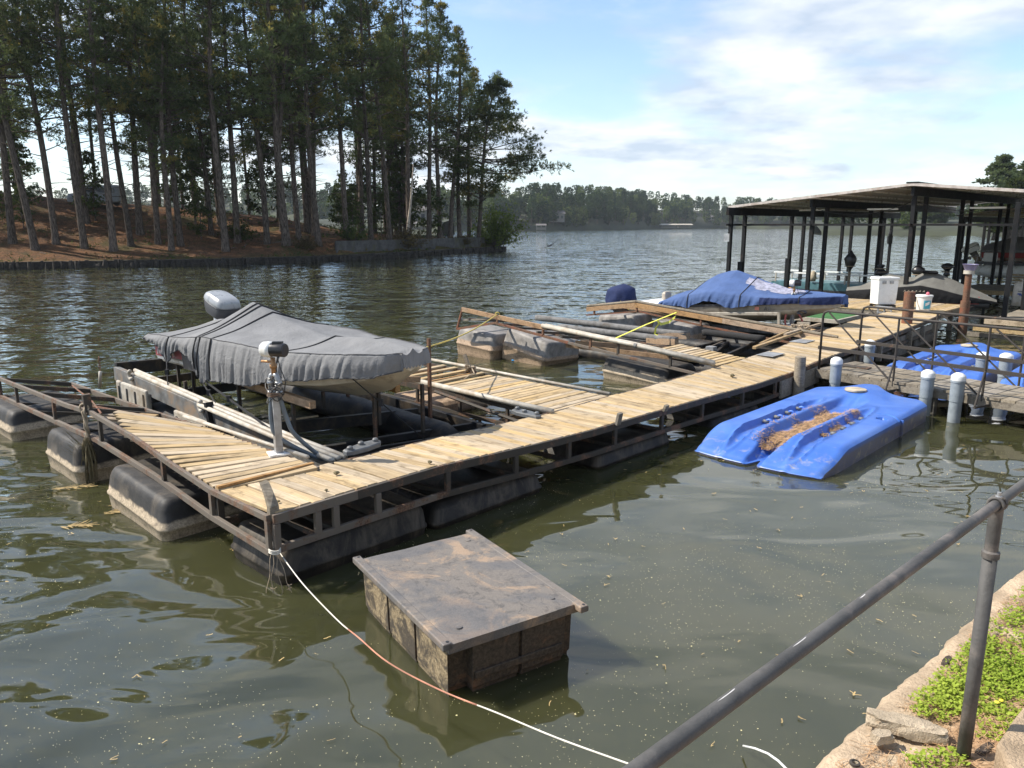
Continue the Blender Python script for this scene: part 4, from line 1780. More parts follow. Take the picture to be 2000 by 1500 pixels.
# a few boards adrift towards the open end
for a, b in ((W(.12, 5.35, .86), W(1.12, 3.95, .765)), (W(.25, 5.75, .84), W(1.1, 4.3, .755)), (W(.3, 6.1, .82), W(1.0, 5.2, .74))):
    plank(lf, a, b, .10, matn='deck_wood_dark')
MB().beam(W(.02, 1.19, .79), W(1.2, 1.15, .80), .05, .03).build('edge_strip', M_['beam_wood'], lf)
for v0, v1, zt, ti in ((2.0, 3.78, .52, (.045, -.01)), (4.88, 6.28, .575, (.02, 0)), (8.1, 9.82, .50, (0, 0))):
    dock_float(lf, -.30, .95, v0, v1, zt, 'float_black', ti)
MB().beam(W(-.03, 4.95, 1.02), W(-.04, 4.95, 1.27), .07, .10, UA).build('stub_post', M_['rusty_dark'], lf)
# white pipes lying along the slip edge
MB().tube([W(1.22, 1.3, .845), W(1.22, 3.0, .80), W(1.2, 4.7, .77)], .028, 8).build('edge_pipe', M_['dirty_white'], lf, smooth=True)

# hanging rope and the weed it has caught
rp = [W(-.05, 4.95, 1.10), W(-.09, 4.95, 1.02), W(-.07, 4.98, .92), W(-.09, 4.92, .80), W(-.06, 4.98, .70), W(-.11, 4.93, .60), W(-.10, 4.90, .50)]
m = MB()
for ph in (0, 2.1, 4.2):
    m.tube([p + Vector((.02 * math.cos(ph + i * 1.3), .02 * math.sin(ph + i * 1.3), 0)) for i, p in enumerate(rp)], .017, 6)
m.tube([W(-.09, 4.95, 1.08) + Vector((.06 * math.cos(a), .02, .06 * math.sin(a))) for a in np.linspace(0, 6.28, 12)], .016, 6)
tag(m.build('mooring_rope', M_['rope_tan'], smooth=True), 'frayed tan rope knotted round the stub post of the left finger', 'rope')
m = MB()
rd = random.Random(3)
for k in range(90):
    a = rd.uniform(0, 6.28)
    l_ = rd.uniform(.2, .75)
    p = W(-.11, 4.9, .62) + Vector((rd.uniform(-.04, .04), rd.uniform(-.04, .04), rd.uniform(-.1, .05)))
    e = p + Vector((math.cos(a) * .10 * l_ - .02, math.sin(a) * .10 * l_, -l_))
    m.tube([p, (p + e) / 2 + Vector((math.cos(a) * .05, math.sin(a) * .05, 0)), e], [.006, .007, .003], 3)
for k in range(40):
    a = rd.uniform(2.2, 4.2)
    l_ = rd.uniform(.2, .6)
    p = W(-.12, 4.9, .5) + Vector((rd.uniform(-.03, .03), rd.uniform(-.03, .03), rd.uniform(-.2, .0)))
    m.tube([p, p + Vector((math.cos(a) * l_ * .6, math.sin(a) * .2 * l_, l_ * rd.uniform(.3, 1)))], [.003, .0015], 3)
tag(m.build('dead_weed', M_['weed_dry']), 'clump of dead weed hanging from the frayed rope into the water', 'weed')

# ------------------------------------------------------------------ water pump posts


def pump_post(base, h, ax, hose, hose_ends, label, cover):
    t = thing('pump_post', base, label, 'pump')
    b = Vector(base)
    Z = Vector((0, 0, 1))
    MB().box(b + Z * .012, (.26, .22, .024), Matrix.Rotation(.5, 3, 'Z')).build('base_plate', M_['white_paint'], t, bevel=.004)
    MB().box(b + Z * (h * .30 + .02), (.09, .09, h * .6), Matrix.Rotation(.6, 3, 'Z')).build('post', M_['galvanised'], t, bevel=.006)
    f = b + Z * h * .6
    m = MB()
    s = ax.cross(Z).normalized()
    for k in (-1, 1):
        q = f + ax * (.055 * k)
        m.tube([q - Z * .02, q + Z * h * .12, q + Z * h * .17 - ax * (.02 * k), q + Z * h * .18 - ax * .05 * k], .035, 10)
        m.lathe(q + Z * .0, [(.045, -.03), (.05, 0), (.045, .03)], 10)
        m.lathe(q + Z * h * .1, [(.042, -.02), (.048, 0), (.042, .02)], 10)
    m.build('pipe_tees', M_['galvanised'], t, smooth=True)
    m = MB()
    m.tube([f + Z * h * .16, f + Z * h * .34], .03, 10)
    m.lathe(f + Z * h * .24, [(.045, 0), (.045, .05)], 8)
    m.tube([f + Z * h * .30, f + Z * h * .30 - ax * .16], .016, 8)
    m.build('riser', M_['brass'], t, smooth=True)
    m = MB()
    rd_ = random.Random(int(h * 100))
    for k in range(7):
        z0 = h * rd_.uniform(-.08, .12)
        r_ = rd_.uniform(.07, .13)
        pts = [f + Z * (z0 + .05 * math.sin(2 * a + k)) + ax * (r_ * math.cos(a)) + s * (r_ * .7 * math.sin(a)) for a in np.linspace(0, 5.4, 14)]
        m.tube(pts, .006, 5)
    m.tube([f + Z * h * .36 + ax * .06, f + Z * h * .26 + ax * .09, f + Z * h * .12 + ax * .16, f - Z * .02 + ax * .12], .007, 5)
    m.build('wiring', M_['black_plastic'], t)
    m = MB()
    for k in range(3):
        m.tube([f - Z * .03 + ax * (.1 * math.cos(a)) + s * (.075 * math.sin(a)) + Z * (.02 * k) for a in np.linspace(0, 6.2, 12)], .010, 5)
    m.build('pipe_clamps', M_['rusty_steel'], t)
    hc = f + Z * (h * .4 + .02)
    o = MB().lathe(hc - ax * .14, [(.03, -.005), (.075, 0), (.092, .02), (.096, .08), (.10, .085), (.10, .115), (.086, .135)], 20, ax).build('motor_bell', M_['white_plastic'], t, auto=40)
    MB().lathe(hc - ax * .147, [(.018, 0), (.018, .008)], 12, ax).build('hub', M_['black_plastic'], o)
    o = MB().lathe(hc - ax * .005, [(.085, 0), (.085, .17), (.078, .185), (.04, .19)], 20, ax).build('motor_body', M_[cover], t, auto=40)
    MB().box(hc + ax * .08 + Z * .085, (.12, .07, .035)).build('terminal_box', M_[cover], o)
    for k, (side, pts) in enumerate(hose_ends):
        p0 = f + ax * (.055 * side) - Z * .02
        P_ = [p0] + [Vector(p) for p in pts]
        # smooth hose through the points
        sm_ = []
        n = len(P_)
        for i in range(n - 1):
            a0, a1, a2, a3 = P_[max(0, i - 1)], P_[i], P_[i + 1], P_[min(n - 1, i + 2)]
            for j in range(7):
                q = j / 7
                sm_.append(.5 * ((2 * a1) + (a2 - a0) * q + (2 * a0 - 5 * a1 + 4 * a2 - a3) * q * q + (3 * a1 - a0 - 3 * a2 + a3) * q ** 3))
        sm_.append(P_[-1])
        MB().tube(sm_, .028, 10).build('hose', M_[hose], t, smooth=True)
    return t


pb = W(1.12, 1.80, .80)
XA = Vector((.96, -.28, 0)).normalized()
pump_post(pb, 1.30, XA, 'hose_blue', [
    (-1, [pb + Vector((-.06, -.02, .42)), pb + Vector((.03, .0, .20)), W(1.62, 1.60, .66), W(1.95, 1.45, .60)]),
    (1, [pb + Vector((.12, .02, .45)), pb + Vector((.22, .04, .22)), W(1.70, 1.60, .63), W(2.05, 1.38, .52)])],
    'galvanised pump post with white ended motor and blue grey hoses beside the grey boat', 'black_plastic')
pb2 = PZ(1546, 636, .72)
pump_post(pb2, 1.22, Vector((.93, -.37, 0)).normalized(), 'hose_pink', [
    (-1, [pb2 + Vector((-.20, -.05, .35)), pb2 + Vector((-.20, -.05, .05)), pb2 + Vector((-.05, -.2, -.45))]),
    (1, [pb2 + Vector((.14, -.05, .38)), pb2 + Vector((.28, -.05, .15)), pb2 + Vector((.30, -.1, -.25))])],
    'pump post with dark motor and two pink hoses beside the blue covered boat', 'black_plastic')

# ------------------------------------------------------------------ boat lift under the grey boat
lift = thing('boat_lift', W(1.6, 5, 0), 'dark floating boat lift with black tanks under the grey covered boat', 'boat lift')
# near side beam with pipes
LBp = [(1.35, .66), (2.7, .70), (5.0, .79), (8.65, .95)]
for a, b in zip(LBp, LBp[1:]):
    MB().beam(W(1.66, a[0], a[1] - .10), W(1.66, b[0], b[1] - .10), .10, .26).build('side_beam', M_['lift_grey'], lift, bevel=.008)
for du, dz, v1 in ((-.0, .06, 7.7), (.10, .055, 8.0), (-.09, .05, 4.9)):
    pts = [W(1.66 + du, 1.3, .69 + dz - .02), W(1.66 + du, 2.7, .70 + dz), W(1.66 + du, 5.0, .79 + dz)]
    if v1 > 5:
        pts += [W(1.66 + du, v1, .79 + (v1 - 5) / 3.65 * .16 + dz)]
    MB().tube(pts, .036, 8).build('bumper_pipe', M_['dirty_white'], lift, smooth=True)
for v_, z_ in ((7.75, .94), (4.95, .82)):
    c = W(1.58, v_, z_)
    MB().tube([c + VA * (.07 * math.sin(a)) + Vector((0, 0, .075 * math.cos(a))) for a in np.linspace(-.3, 4.0, 10)], .034, 8).build('pipe_bend', M_['dirty_white'], lift, smooth=True)
for v0, v1, zt in ((7.1, 8.5, .76), (4.75, 6.0, .60)):
    c = W(1.62, (v0 + v1) / 2, zt - .22)
    Mx = Matrix((UA, VA, Vector((0, 0, 1)))).transposed()
    o = MB().box(c, (.10, v1 - v0, .42), Mx).build('tank_end', M_['dirty_white'], lift, bevel=.03)
    for k in range(4):
        MB().box(c - UA * .052 + VA * (-.42 + .27 * k) * (v1 - v0) + Vector((0, 0, .0)), (.012, .07, .24), Mx).build('slot', M_['lift_black'], o)
MB().beam(W(1.60, 4.62, .50), W(1.60, 4.72, .92), .08, .12, UA).build('stop_post', M_['lift_black'], lift)
# tanks
for u0, v0, v1 in ((1.95, 1.7, 9.0), (4.6, 2.4, 9.4)):
    m = MB()
    rings = []
    for k in range(25):
        q = k / 24
        v_ = lerp(v0, v1, q)
        rr = .27 * (1 if .02 < q < .98 else .7) * (1.0 if k % 4 else .955)
        rings.append([W(u0 + rr * math.cos(a) * 1.05, v_, .12 + q * .16 + rr * math.sin(a)) for a in np.linspace(0, 2 * math.pi, 18, endpoint=False)])
    m.loft(rings)
    m.build('tank', M_['lift_black'], lift, smooth=True)
# cross beams
for (a, b, w, h) in ((W(1.7, 4.6, .40), W(4.95, 3.75, .30), .09, .20), (W(1.75, 3.35, .28), W(5.2, 2.55, .25), .09, .11), (W(1.7, 3.05, .22), W(5.2, 2.3, .18), .07, .10), (W(1.6, 7.0, .62), W(4.7, 7.0, .6), .09, .16),
                     (W(1.65, 8.65, .93), W(4.75, 8.9, .80), .10, .24), (W(1.7, 8.05, .72), W(4.7, 8.2, .66), .08, .14), (W(5.2, 2.3, .22), W(5.1, 8.8, .5), .09, .2)):
    MB().beam(a, b, w, h).build('cross_beam', M_['lift_black'], lift, bevel=.006)
MB().beam(W(1.9, 4.42, .52), W(3.2, 4.2, .50), .03, .025).build('trim_strip', M_['deck_wood'], lift)
MB().beam(W(1.85, 3.22, .35), W(2.9, 2.98, .34), .03, .02).build('trim_strip', M_['dirty_white'], lift)
# uprights and bunks carrying the hull
for u_, v_, zb, zt in ((2.35, 6.9, .35, 1.12), (2.35, 5.2, .35, 1.08), (2.4, 3.6, .3, 1.05), (3.9, 6.9, .35, 1.12), (3.95, 5.2, .35, 1.08), (4.0, 3.6, .3, 1.05), (2.3, 7.4, .3, 1.35), (1.9, 6.2, .3, 1.0), (3.4, 2.9, .3, 1.0), (4.2, 2.7, .3, 1.1)):
    MB().beam(W(u_, v_, zb), W(u_, v_, zt), .05, .05, UA).build('upright', M_['rusty_dark'], lift)
for u_ in (2.38, 3.95):
    MB().beam(W(u_, 3.0, 1.02), W(u_, 7.3, 1.12), .10, .12).build('bunk', M_['beam_wood'], lift, bevel=.01)
for p in ((4.55, 5.3), (4.7, 3.1)):
    MB().beam(W(p[0], p[1], .3), W(p[0], p[1], 1.75), .05, .05, UA).build('guide_post', M_['rust_red'], lift)
for v_ in (4.3, 3.7):
    MB().beam(W(3.0, v_, 1.25), W(4.9, v_ - .1, .95), .05, .1).build('guide_board', M_['beam_wood'], lift)
m = MB()
c0 = PZ(193, 700, 1.18)
ch = thing('chain', c0, 'short rusty chain hanging from the lift beam end', 'chain')
for k in range(5):
    c = c0 + Vector((0, 0, -.05 * k))
    ax_ = (UA if k % 2 else VA)
    MB().tube([c + ax_ * (.018 * math.cos(a)) + Vector((0, 0, .033 * math.sin(a))) for a in np.linspace(0, 6.28, 10)], .008, 5, cap=False).build('link', M_['rust_red'], ch)
MB().tube([c0 + Vector((0, 0, -.25)), c0 + Vector((-.04, 0, -.55))], .03, 8).build('sleeve', M_['dirty_white'], ch, smooth=True)

# ------------------------------------------------------------------ boats


class Frame:
    """boat axes: s forward from the stern, y to the right-hand far side, z up"""
    def __init__(self, stern, bow, zt=0.0):
        self.o = Vector(stern)
        d = Vector(bow) - Vector(stern)
        self.pitch = d.z / math.hypot(d.x, d.y)
        d.z = 0
        self.L = d.length
        self.f = d.normalized()
        self.r = Vector((-self.f.y, self.f.x, 0))   # to the left of forward
        self.r = -self.r if self.r.dot(UA) < 0 else self.r

    def p(self, s, y, z):
        return self.o + self.f * s + self.r * y + Vector((0, 0, z + self.pitch * s))


def hull(fr, L_, wf, keel, chine, gun, name, mat, parent, n=26, z_split=None, mat2=None, chine_w=.86):
    m = MB()
    rings = []
    for i in range(n + 1):
        s = L_ * i / n
        w, k, c, g = wf(s), keel(s), chine(s), gun(s)
        mid = z_split(s) if z_split else lerp(c, g, .5)
        wm = w * lerp(chine_w, 1, .75)
        rings.append([fr.p(s, -w, g), fr.p(s, -wm, mid), fr.p(s, -w * chine_w, c), fr.p(s, -w * .42, lerp(k, c, .55)), fr.p(s, 0, k), fr.p(s, w * .42, lerp(k, c, .55)), fr.p(s, w * chine_w, c), fr.p(s, wm, mid), fr.p(s, w, g)])
    m.loft(rings, closed=False)
    nn = len(rings[0])
    m.f.append(tuple(range(nn)))
    m.f.append(tuple(len(rings) * nn - 1 - k for k in range(nn)))
    o = m.build(name, [M_[mat], M_[mat2 or mat]], parent, auto=42)
    if mat2:
        for i, p in enumerate(o.data.polygons):
            if i < n * (nn - 1) and (i % (nn - 1)) in (0, nn - 2):
                p.material_index = 1
    return o


def cover(fr, s0, s1, wf, crown, gun, hem_n, hem_f, name, mat, parent, ns=150, nc=46, pleat=.035, seed=1, power=1.25, freq=9, out=.05, droop=.0, edge=.60, end0=True, end1=True, crest=None):
    m = MB()
    rows = []
    for i in range(ns + 1):
        q = i / ns
        s = lerp(s0, s1, q)
        row = []
        for j in range(nc + 1):
            c = j / nc * 2 - 1
            a = abs(c)
            sd = -1 if c < 0 else 1
            hem = hem_n(s) if c < 0 else hem_f(s)
            g = gun(s)
            w = wf(s)
            if a <= edge:
                t = a / edge
                y = w * t
                z = crown(s) - (crown(s) - g) * t ** power
                # taut cloth sags between the supports
                z -= droop * math.sin(math.pi * t) * (.6 + .4 * mnoise.noise(Vector((s * 1.3, c * 2, seed))))
                z += .010 * mnoise.noise(Vector((s * 3.1, c * 4, seed * 3)))
                ss = s
                fold = .5 + .5 * mnoise.noise(Vector((s * 1.1, seed, 1)))
                z += pleat * .25 * t * fold * mnoise.noise(Vector((s * freq * .8, c * 1.5, seed + 4)))
            else:
                t = (a - edge) / (1 - edge)
                amp = min(1, w / .6) * pleat * (.25 + .75 * t) * (.55 + .9 * max(0, .3 + mnoise.noise(Vector((s * .9, sd * 3, seed)))))
                fold = mnoise.noise(Vector((s * freq + 1.2 * t, sd * 5, seed + t * .25))) + .45 * mnoise.noise(Vector((s * freq * 2.1 + t * .8, sd * 2, seed + 9)))
                y = w + min(1, w / .7) * out * math.sin(min(1, t * 1.6) * math.pi / 2) + amp * fold * 1.5
                z = g - (g - hem) * t
                z += .018 * mnoise.noise(Vector((s * freq * 1.1, 4, seed))) * t
                ss = s + .02 * fold
            row.append(fr.p(ss, sd * y, z))
        rows.append(row)
    m.loft(rows, closed=False)
    nn = nc + 1
    # close the stern and bow ends with a hanging flap
    for end, row, sg in ((end0, rows[0], -1), (end1, rows[-1], 1)):
        if not end:
            continue
        s = s0 if sg < 0 else s1
        lo = []
        for j, p in enumerate(row):
            c = j / nc * 2 - 1
            q = p + fr.f * (sg * (.03 + .02 * mnoise.noise(Vector((j * .5, seed, 2)))))
            hz = fr.p(s, 0, max(hem_n(s), hem_f(s))).z + .015 * math.sin(j * 1.3)
            q.z = min(p.z, hz)
            lo.append(q)
        m.loft([row, lo] if sg > 0 else [lo, row], closed=False)
    o = m.build(name, M_[mat], parent, smooth=True)
    return o, rows


def strap_over(rows, i, name, mat, parent, r=.016, lift_=.012, j0=0, j1=None):
    pts = [Vector(p) for p in rows[i][j0:j1]]
    c = sum(pts, Vector()) / len(pts)
    m = MB()
    P_ = [p + (p - c).normalized() * lift_ for p in pts]
    for a, b in zip(P_, P_[1:]):
        pass
    m.tube(P_, r, 5)
    return m.build(name, M_[mat], parent)


gb = Frame(W(3.00, 7.55, 0), W(3.26, 1.80, 0))
GL = gb.L
boat = thing('boat', W(3.2, 5, 1), 'motor boat under a draped grey cover standing on the dark lift', 'boat')
gw = lambda s: interp(s, [(0, 1.06), (1.5, 1.12), (3.2, 1.08), (4.3, .92), (5.2, .62), (5.7, .36), (GL, .16)])
gk = lambda s: interp(s, [(0, .95), (3.5, .95), (4.6, 1.03), (5.4, 1.25), (GL, 1.56)])
gc = lambda s: interp(s, [(0, 1.17), (3, 1.18), (4.6, 1.30), (5.4, 1.45), (GL, 1.62)])
gg = lambda s: interp(s, [(0, 1.62), (1.5, 1.64), (3.5, 1.70), (GL, 1.80)])
hull(gb, GL, gw, gk, gc, gg, 'hull', 'hull_cream', boat, mat2=None)
# red and white stern quarter that shows below the cover, with its worn letters
m = MB()
st = [(.02, 1.30, 1.60), (.3, 1.30, 1.60), (.75, 1.32, 1.60), (1.2, 1.34, 1.6)]
m.loft([[gb.p(s, -gw(s) * .965 - .012 - .008 * k, lerp(z0, z1, k / 2)) for k in range(3)] for s, z0, z1 in st], closed=False)
m.build('red_panel', M_['hull_red'], boat)
m = MB()
m.loft([[gb.p(s, -gw(s) * .94 - .012, 1.24), gb.p(s, -gw(s) * .96 - .014, 1.30)] for s in (.02, .4, .8, 1.2)], closed=False)
m.build('white_stripe', M_['white_paint'], boat)
m = MB()
for k in range(5):
    s = .18 + k * .14
    m.beam(gb.p(s, -gw(s) - .006, 1.35), gb.p(s + .06, -gw(s) - .006, 1.48), .02, .012)
    if k % 2 == 0:
        m.beam(gb.p(s + .09, -gw(s) - .006, 1.36), gb.p(s + .05, -gw(s) - .006, 1.48), .02, .012)
m.build('worn_lettering', M_['white_paint'], boat)
m = MB()
m.loft([[gb.p(s, -gw(s) * 1.0 - .02, 1.56), gb.p(s, -gw(s) * 1.0 - .03, 1.62)] for s in (.3, 1, 1.8, 2.5)], closed=False)
m.build('rub_rail', M_['hull_dark'], boat)
m = MB()
m.loft([[gb.p(s, -gw(s) * .955 - .012, 1.18), gb.p(s, -gw(s) * .985 - .018, 1.56)] for s in (1.1, 1.5, 2.0, 2.6)], closed=False)
m.build('dark_side_panel', M_['hull_dark'], boat)
cr = lambda s: interp(s, [(-.12, 1.74), (.25, 1.86), (.8, 1.93), (1.3, 2.06), (1.45, 2.20), (1.66, 2.285), (1.9, 2.24), (2.6, 2.05), (3.2, 1.96), (3.75, 1.87), (4.1, 1.90), (4.8, 1.96), (5.4, 1.94), (6.0, 1.88)])
hn = lambda s: interp(s, [(-.12, 1.60), (.3, 1.56), (.62, 1.42), (.78, 1.26), (.88, 1.32), (1.05, 1.48), (1.3, 1.55), (1.6, 1.47), (1.85, 1.24), (2.0, 1.06), (2.15, 1.14), (2.9, 1.19), (3.4, 1.20), (3.9, 1.36), (4.5, 1.40), (5.0, 1.48), (5.5, 1.50), (5.8, 1.60), (6.05, 1.66)])
hf = lambda s: interp(s, [(-.1, 1.5), (2, 1.35), (4, 1.4), (6, 1.66)])
gcov = lambda s: gg(s) + interp(s, [(0, .06), (1.2, .10), (2.0, .16), (3.2, .12), (3.8, .05), (5, .04), (6, .04)])
co, rows = cover(gb, -.10, GL + .05, lambda s: gw(s) + .03, cr, gcov, hn, hf, 'cover', 'cover_grey', boat, ns=190, nc=50, pleat=.048, seed=3, power=1.15, freq=15, out=.08, droop=.075)
for s_ in (.80, 1.80, 1.93, 2.28, 4.02):
    i_ = int((s_ + .10) / (GL + .15) * 190)
    strap_over(rows, i_, 'cover_strap', 'strap_black', co, .013, .010)
for j_ in (10, 40):
    m = MB().tube([Vector(r[j_]) + Vector((0, 0, .004)) for r in rows[::2]], .007, 4)
    m.build('seam', M_['cover_dark'], co)
m = MB().tube([Vector(r[0]) for r in rows], .012, 5)
m.build('hem_cord', M_['cover_dark'], co)
# straps from the hem down to the lift
for a, b in ((rows[int(.92 / (GL + .15) * 190)][0], W(1.7, 6.45, .84)), (rows[int(2.12 / (GL + .15) * 190)][0], W(1.7, 4.55, .78)), (rows[int(2.2 / (GL + .15) * 190)][0], W(1.66, 2.7, .74)), (rows[int(5.4 / (GL + .15) * 190)][0], W(3.9, 2.2, .28))):
    mid = (Vector(a) + Vector(b)) / 2
    MB().beam(a, b, .035, .008, UA).build('tie_strap', M_['strap_black'], boat)
    MB().box(Vector(a).lerp(Vector(b), .35), (.06, .05, .10)).build('buckle', M_['strap_black'], boat)


def outboard(fr, s, y, z, tilt, parent, cowl, band, name='outboard_motor', size=1.0, leg=True):
    """cowl built round its own axis, leaning back by tilt"""
    ax = (Vector((0, 0, 1)) * math.cos(tilt) - fr.f * math.sin(tilt)).normalized()
    bk = (-fr.f * math.cos(tilt) - Vector((0, 0, 1)) * math.sin(tilt)).normalized()
    sd = fr.r
    c = fr.p(s, y, z)

    def rg_(h, l0, l1, w, n=20):
        pts = []
        for k in range(n):
            a = 2 * math.pi * k / n
            ca, sa = math.cos(a), math.sin(a)
            x = abs(ca) ** .5 * (1 if ca > 0 else -1)
            yy = abs(sa) ** .6 * (1 if sa > 0 else -1)
            pts.append(c + ax * (h * size) + bk * ((l1 if x > 0 else l0) * x * size) + sd * (w * yy * size))
        return pts
    o = MB().loft([rg_(.02, .24, .30, .20), rg_(.10, .27, .34, .22), rg_(.20, .28, .36, .225), rg_(.22, .265, .345, .215)]).build('cowl_base', M_[band], parent, auto=50)
    MB().loft([rg_(.222, .275, .365, .222), rg_(.25, .29, .385, .232), rg_(.285, .285, .38, .228), rg_(.335, .262, .35, .208), rg_(.368, .215, .30, .172), rg_(.380, .12, .2, .10)]).build('cowl_top', M_[cowl], o, auto=28)
    MB().loft([rg_(.204, .285, .367, .229), rg_(.208, .290, .372, .233), rg_(.222, .290, .372, .233), rg_(.226, .280, .365, .226)]).build('trim_band', M_['hull_dark' if cowl == 'cowl_silver' else 'lift_grey'], o, auto=40)
    m = MB()
    m.loft([rg_(.01, .10, .16, .11), rg_(-.25, .09, .13, .08), rg_(-.55, .08, .12, .06)])
    m.build('leg', M_['lift_grey'] if cowl != 'cowl_silver' else M_['white_paint'], o, smooth=True)
    return o


oc = outboard(gb, -.22, .42, 1.86, -.30, boat, 'cowl_silver', 'hull_dark', size=1.12)

# second finger (between the slips)
sf = thing('finger_dock', W(6.4, 1.2, 0), 'middle finger pier with tan boards and several gaps, white pipe along its edge', 'dock')
v = 1.24
k = 0
while v < 3.95:
    z_ = .63
    u0 = interp(v, [(1.2, 5.72), (2.6, 5.72), (4, 5.78)])
    plank(sf, W(u0, v + random.uniform(-.01, .01), z_ + random.uniform(-.004, .006)), W(7.27, v + random.uniform(-.01, .01), z_ + random.uniform(-.004, .006)), PLW * random.uniform(.95, 1.05), matn='deck_wood')
    v += .142
for v_, a, b in ((4.15, 5.75, 7.2), (4.5, 5.7, 7.3), (4.95, 5.85, 7.3), (5.35, 5.9, 7.35), (5.72, 5.85, 7.35)):
    plank(sf, W(a, v_ + random.uniform(-.08, .05), .62), W(b, v_, .63), .13, matn='deck_wood')
for u_, vv in ((5.66, (1.16, 6.4)), (7.33, (1.16, 6.6))):
    MB().beam(W(u_, vv[0], .57), W(u_, vv[1], .57), .05, .09).build('frame_rail', M_['rusty_dark'], sf)
    MB().beam(W(u_, vv[0], .24), W(u_, vv[1], .24), .05, .06).build('frame_rail', M_['rusty_dark'], sf)
    for q in (1.3, 2.2, 3.4, 4.6, 5.8):
        MB().beam(W(u_, q, .54), W(u_, q, .26), .05, .05, UA).build('frame_post', M_['rusty_dark'], sf)
for q in (1.25, 2.0, 2.9, 3.9, 4.8, 5.7, 6.5):
    MB().beam(W(5.66, q, .55), W(7.33, q, .55), .05, .06).build('joist', M_['beam_wood'], sf)
MB().tube([W(5.58, 1.12, .665), W(5.62, 2.8, .665), W(5.72, 4.9, .66)], .05, 10).build('edge_pipe', M_['dirty_white'], sf, smooth=True)
MB().tube([W(7.36, 1.3, .65), W(7.42, 4, .655), W(7.48, 6.6, .66)], .032, 8).build('edge_pipe', M_['dirty_white'], sf, smooth=True)
MB().tube([W(5.62, 5.2, .60), W(5.66, 6.6, .62)], .03, 8).build('edge_pipe', M_['dirty_white'], sf, smooth=True)
for c in ((5.4, 2.0, .52),):
    MB().tube([W(5.35, 1.3, .42), W(5.5, 3.9, .60)], .03, 6).build('brace', M_['rusty_dark'], sf)
dock_float(sf, 5.75, 7.2, 1.5, 2.7, .25, 'float_brown')
dock_float(sf, 5.75, 7.2, 4.2, 5.7, .25, 'float_brown')
m = MB()
b0 = W(7.2, 4.75, .63)
m.beam(b0, b0 + Vector((-.12, .05, .35)), .04, .07)
m.build('bracket', M_['grey_wood'], sf)
m = MB()
rd = random.Random(8)
for k in range(16):
    pts = [b0 + Vector((rd.uniform(-.12, .12), rd.uniform(-.12, .12), rd.uniform(.0, .14))) for _ in range(5)]
    m.tube(pts, .012, 4)
m.tube([b0 + Vector((.03, -.05, .1)), b0 + Vector((.1, -.3, .02)), b0 + Vector((.0, -.5, .01)), b0 + Vector((-.1, -.62, -.05))], .012, 5)
tag(m.build('rope_tangle', M_['rope_tan']), 'tangle of old rope on the middle finger pier beside a rusty bracket', 'rope')

# third finger: hogged upward on two crusted floats
tf = thing('finger_dock', W(11, 1.2, 0), 'hogged finger pier rising on two crusted tan floats beside the carpeted lift', 'dock')
T3 = [(1.12, .78), (3.28, .965), (5.8, 1.15), (8.82, 1.375)]
MB().beam(W(10.8, 5.80, 1.10), W(10.8, 8.87, 1.335), .05, .12).build('top_beam', M_['beam_wood'], tf, bevel=.006)
MB().tube([W(10.76, 1.12, .775), W(10.76, 3.28, .965), W(10.76, 5.9, 1.155)], .05, 10).build('edge_pipe', M_['dirty_white'], tf, smooth=True)
MB().tube([W(10.90, 1.2, .80), W(10.90, 3.28, .985), W(10.90, 5.9, 1.17)], .022, 8).build('edge_pipe', M_['dirty_white'], tf, smooth=True)
MB().tube([W(10.745, 3.05, .944), W(10.745, 3.12, .951)], .055, 10).build('pipe_band', M_['rubber_grey'], tf)
L3 = [(1.0, .44), (1.68, .51), (5.08, .80), (7.59, 1.07), (9.09, .77)]
for a, b in zip(L3, L3[1:]):
    MB().beam(W(10.8, a[0], a[1]), W(10.8, b[0], b[1]), .05, .06).build('frame_rail', M_['rust_red'] if a[0] > 4 else M_['rusty_steel'], tf, bevel=.003)
MB().beam(W(10.8, 9.08, .77), W(10.8, 8.85, 1.36), .045, .05, UA).build('frame_post', M_['rust_red'], tf)
MB().beam(W(10.85, 9.0, 1.02), W(10.85, 7.4, 1.2), .045, .05).build('frame_rail', M_['grey_wood'], tf)
for v_ in (2.2, 3.6, 4.4, 5.9, 7.5):
    MB().beam(W(10.8, v_, interp(v_, L3)), W(10.8, v_, interp(v_, T3) - .05), .05, .05, UA).build('frame_post', M_['rust_red'] if v_ > 4 else M_['rusty_dark'], tf)
for u_, dz in ((12.3, -.02),):
    MB().beam(W(u_, 1.15, .62), W(u_, 5.8, .78), .05, .10).build('frame_rail', M_['rusty_dark'], tf)
    MB().beam(W(u_, 5.8, .78), W(u_, 8.8, .92), .05, .09).build('frame_rail', M_['rusty_dark'], tf)
    MB().beam(W(u_, 1.15, .40), W(u_, 8.8, .80), .05, .05).build('frame_rail', M_['rusty_dark'], tf)
v = 1.25
while v < 2.95:
    z_ = .70 + (v - 1.2) * .082
    plank(tf, W(10.98, v, z_ + random.uniform(-.005, .01)), W(12.28, v + random.uniform(-.015, .015), z_ + random.uniform(-.005, .01)), PLW)
    v += .143
for v_ in (5.3, 6.1, 6.9, 7.7, 8.6):
    MB().beam(W(10.8, v_, .92 + (v_ - 5.3) * .05), W(12.3, v_, .74 + (v_ - 5.3) * .045), .05, .06).build('joist', M_['rusty_dark'], tf)
MB().beam(W(10.85, 4.9, .80), W(12.2, 3.4, .68), .05, .14).build('fallen_board', M_['beam_wood'], tf)
MB().beam(W(10.86, 5.2, .72), W(11.6, 2.7, .62), .04, .10).build('fallen_board', M_['beam_wood'], tf)
dock_float(tf, 11.02, 12.35, 7.95, 9.45, .72, 'float_brown', (.06, .02))
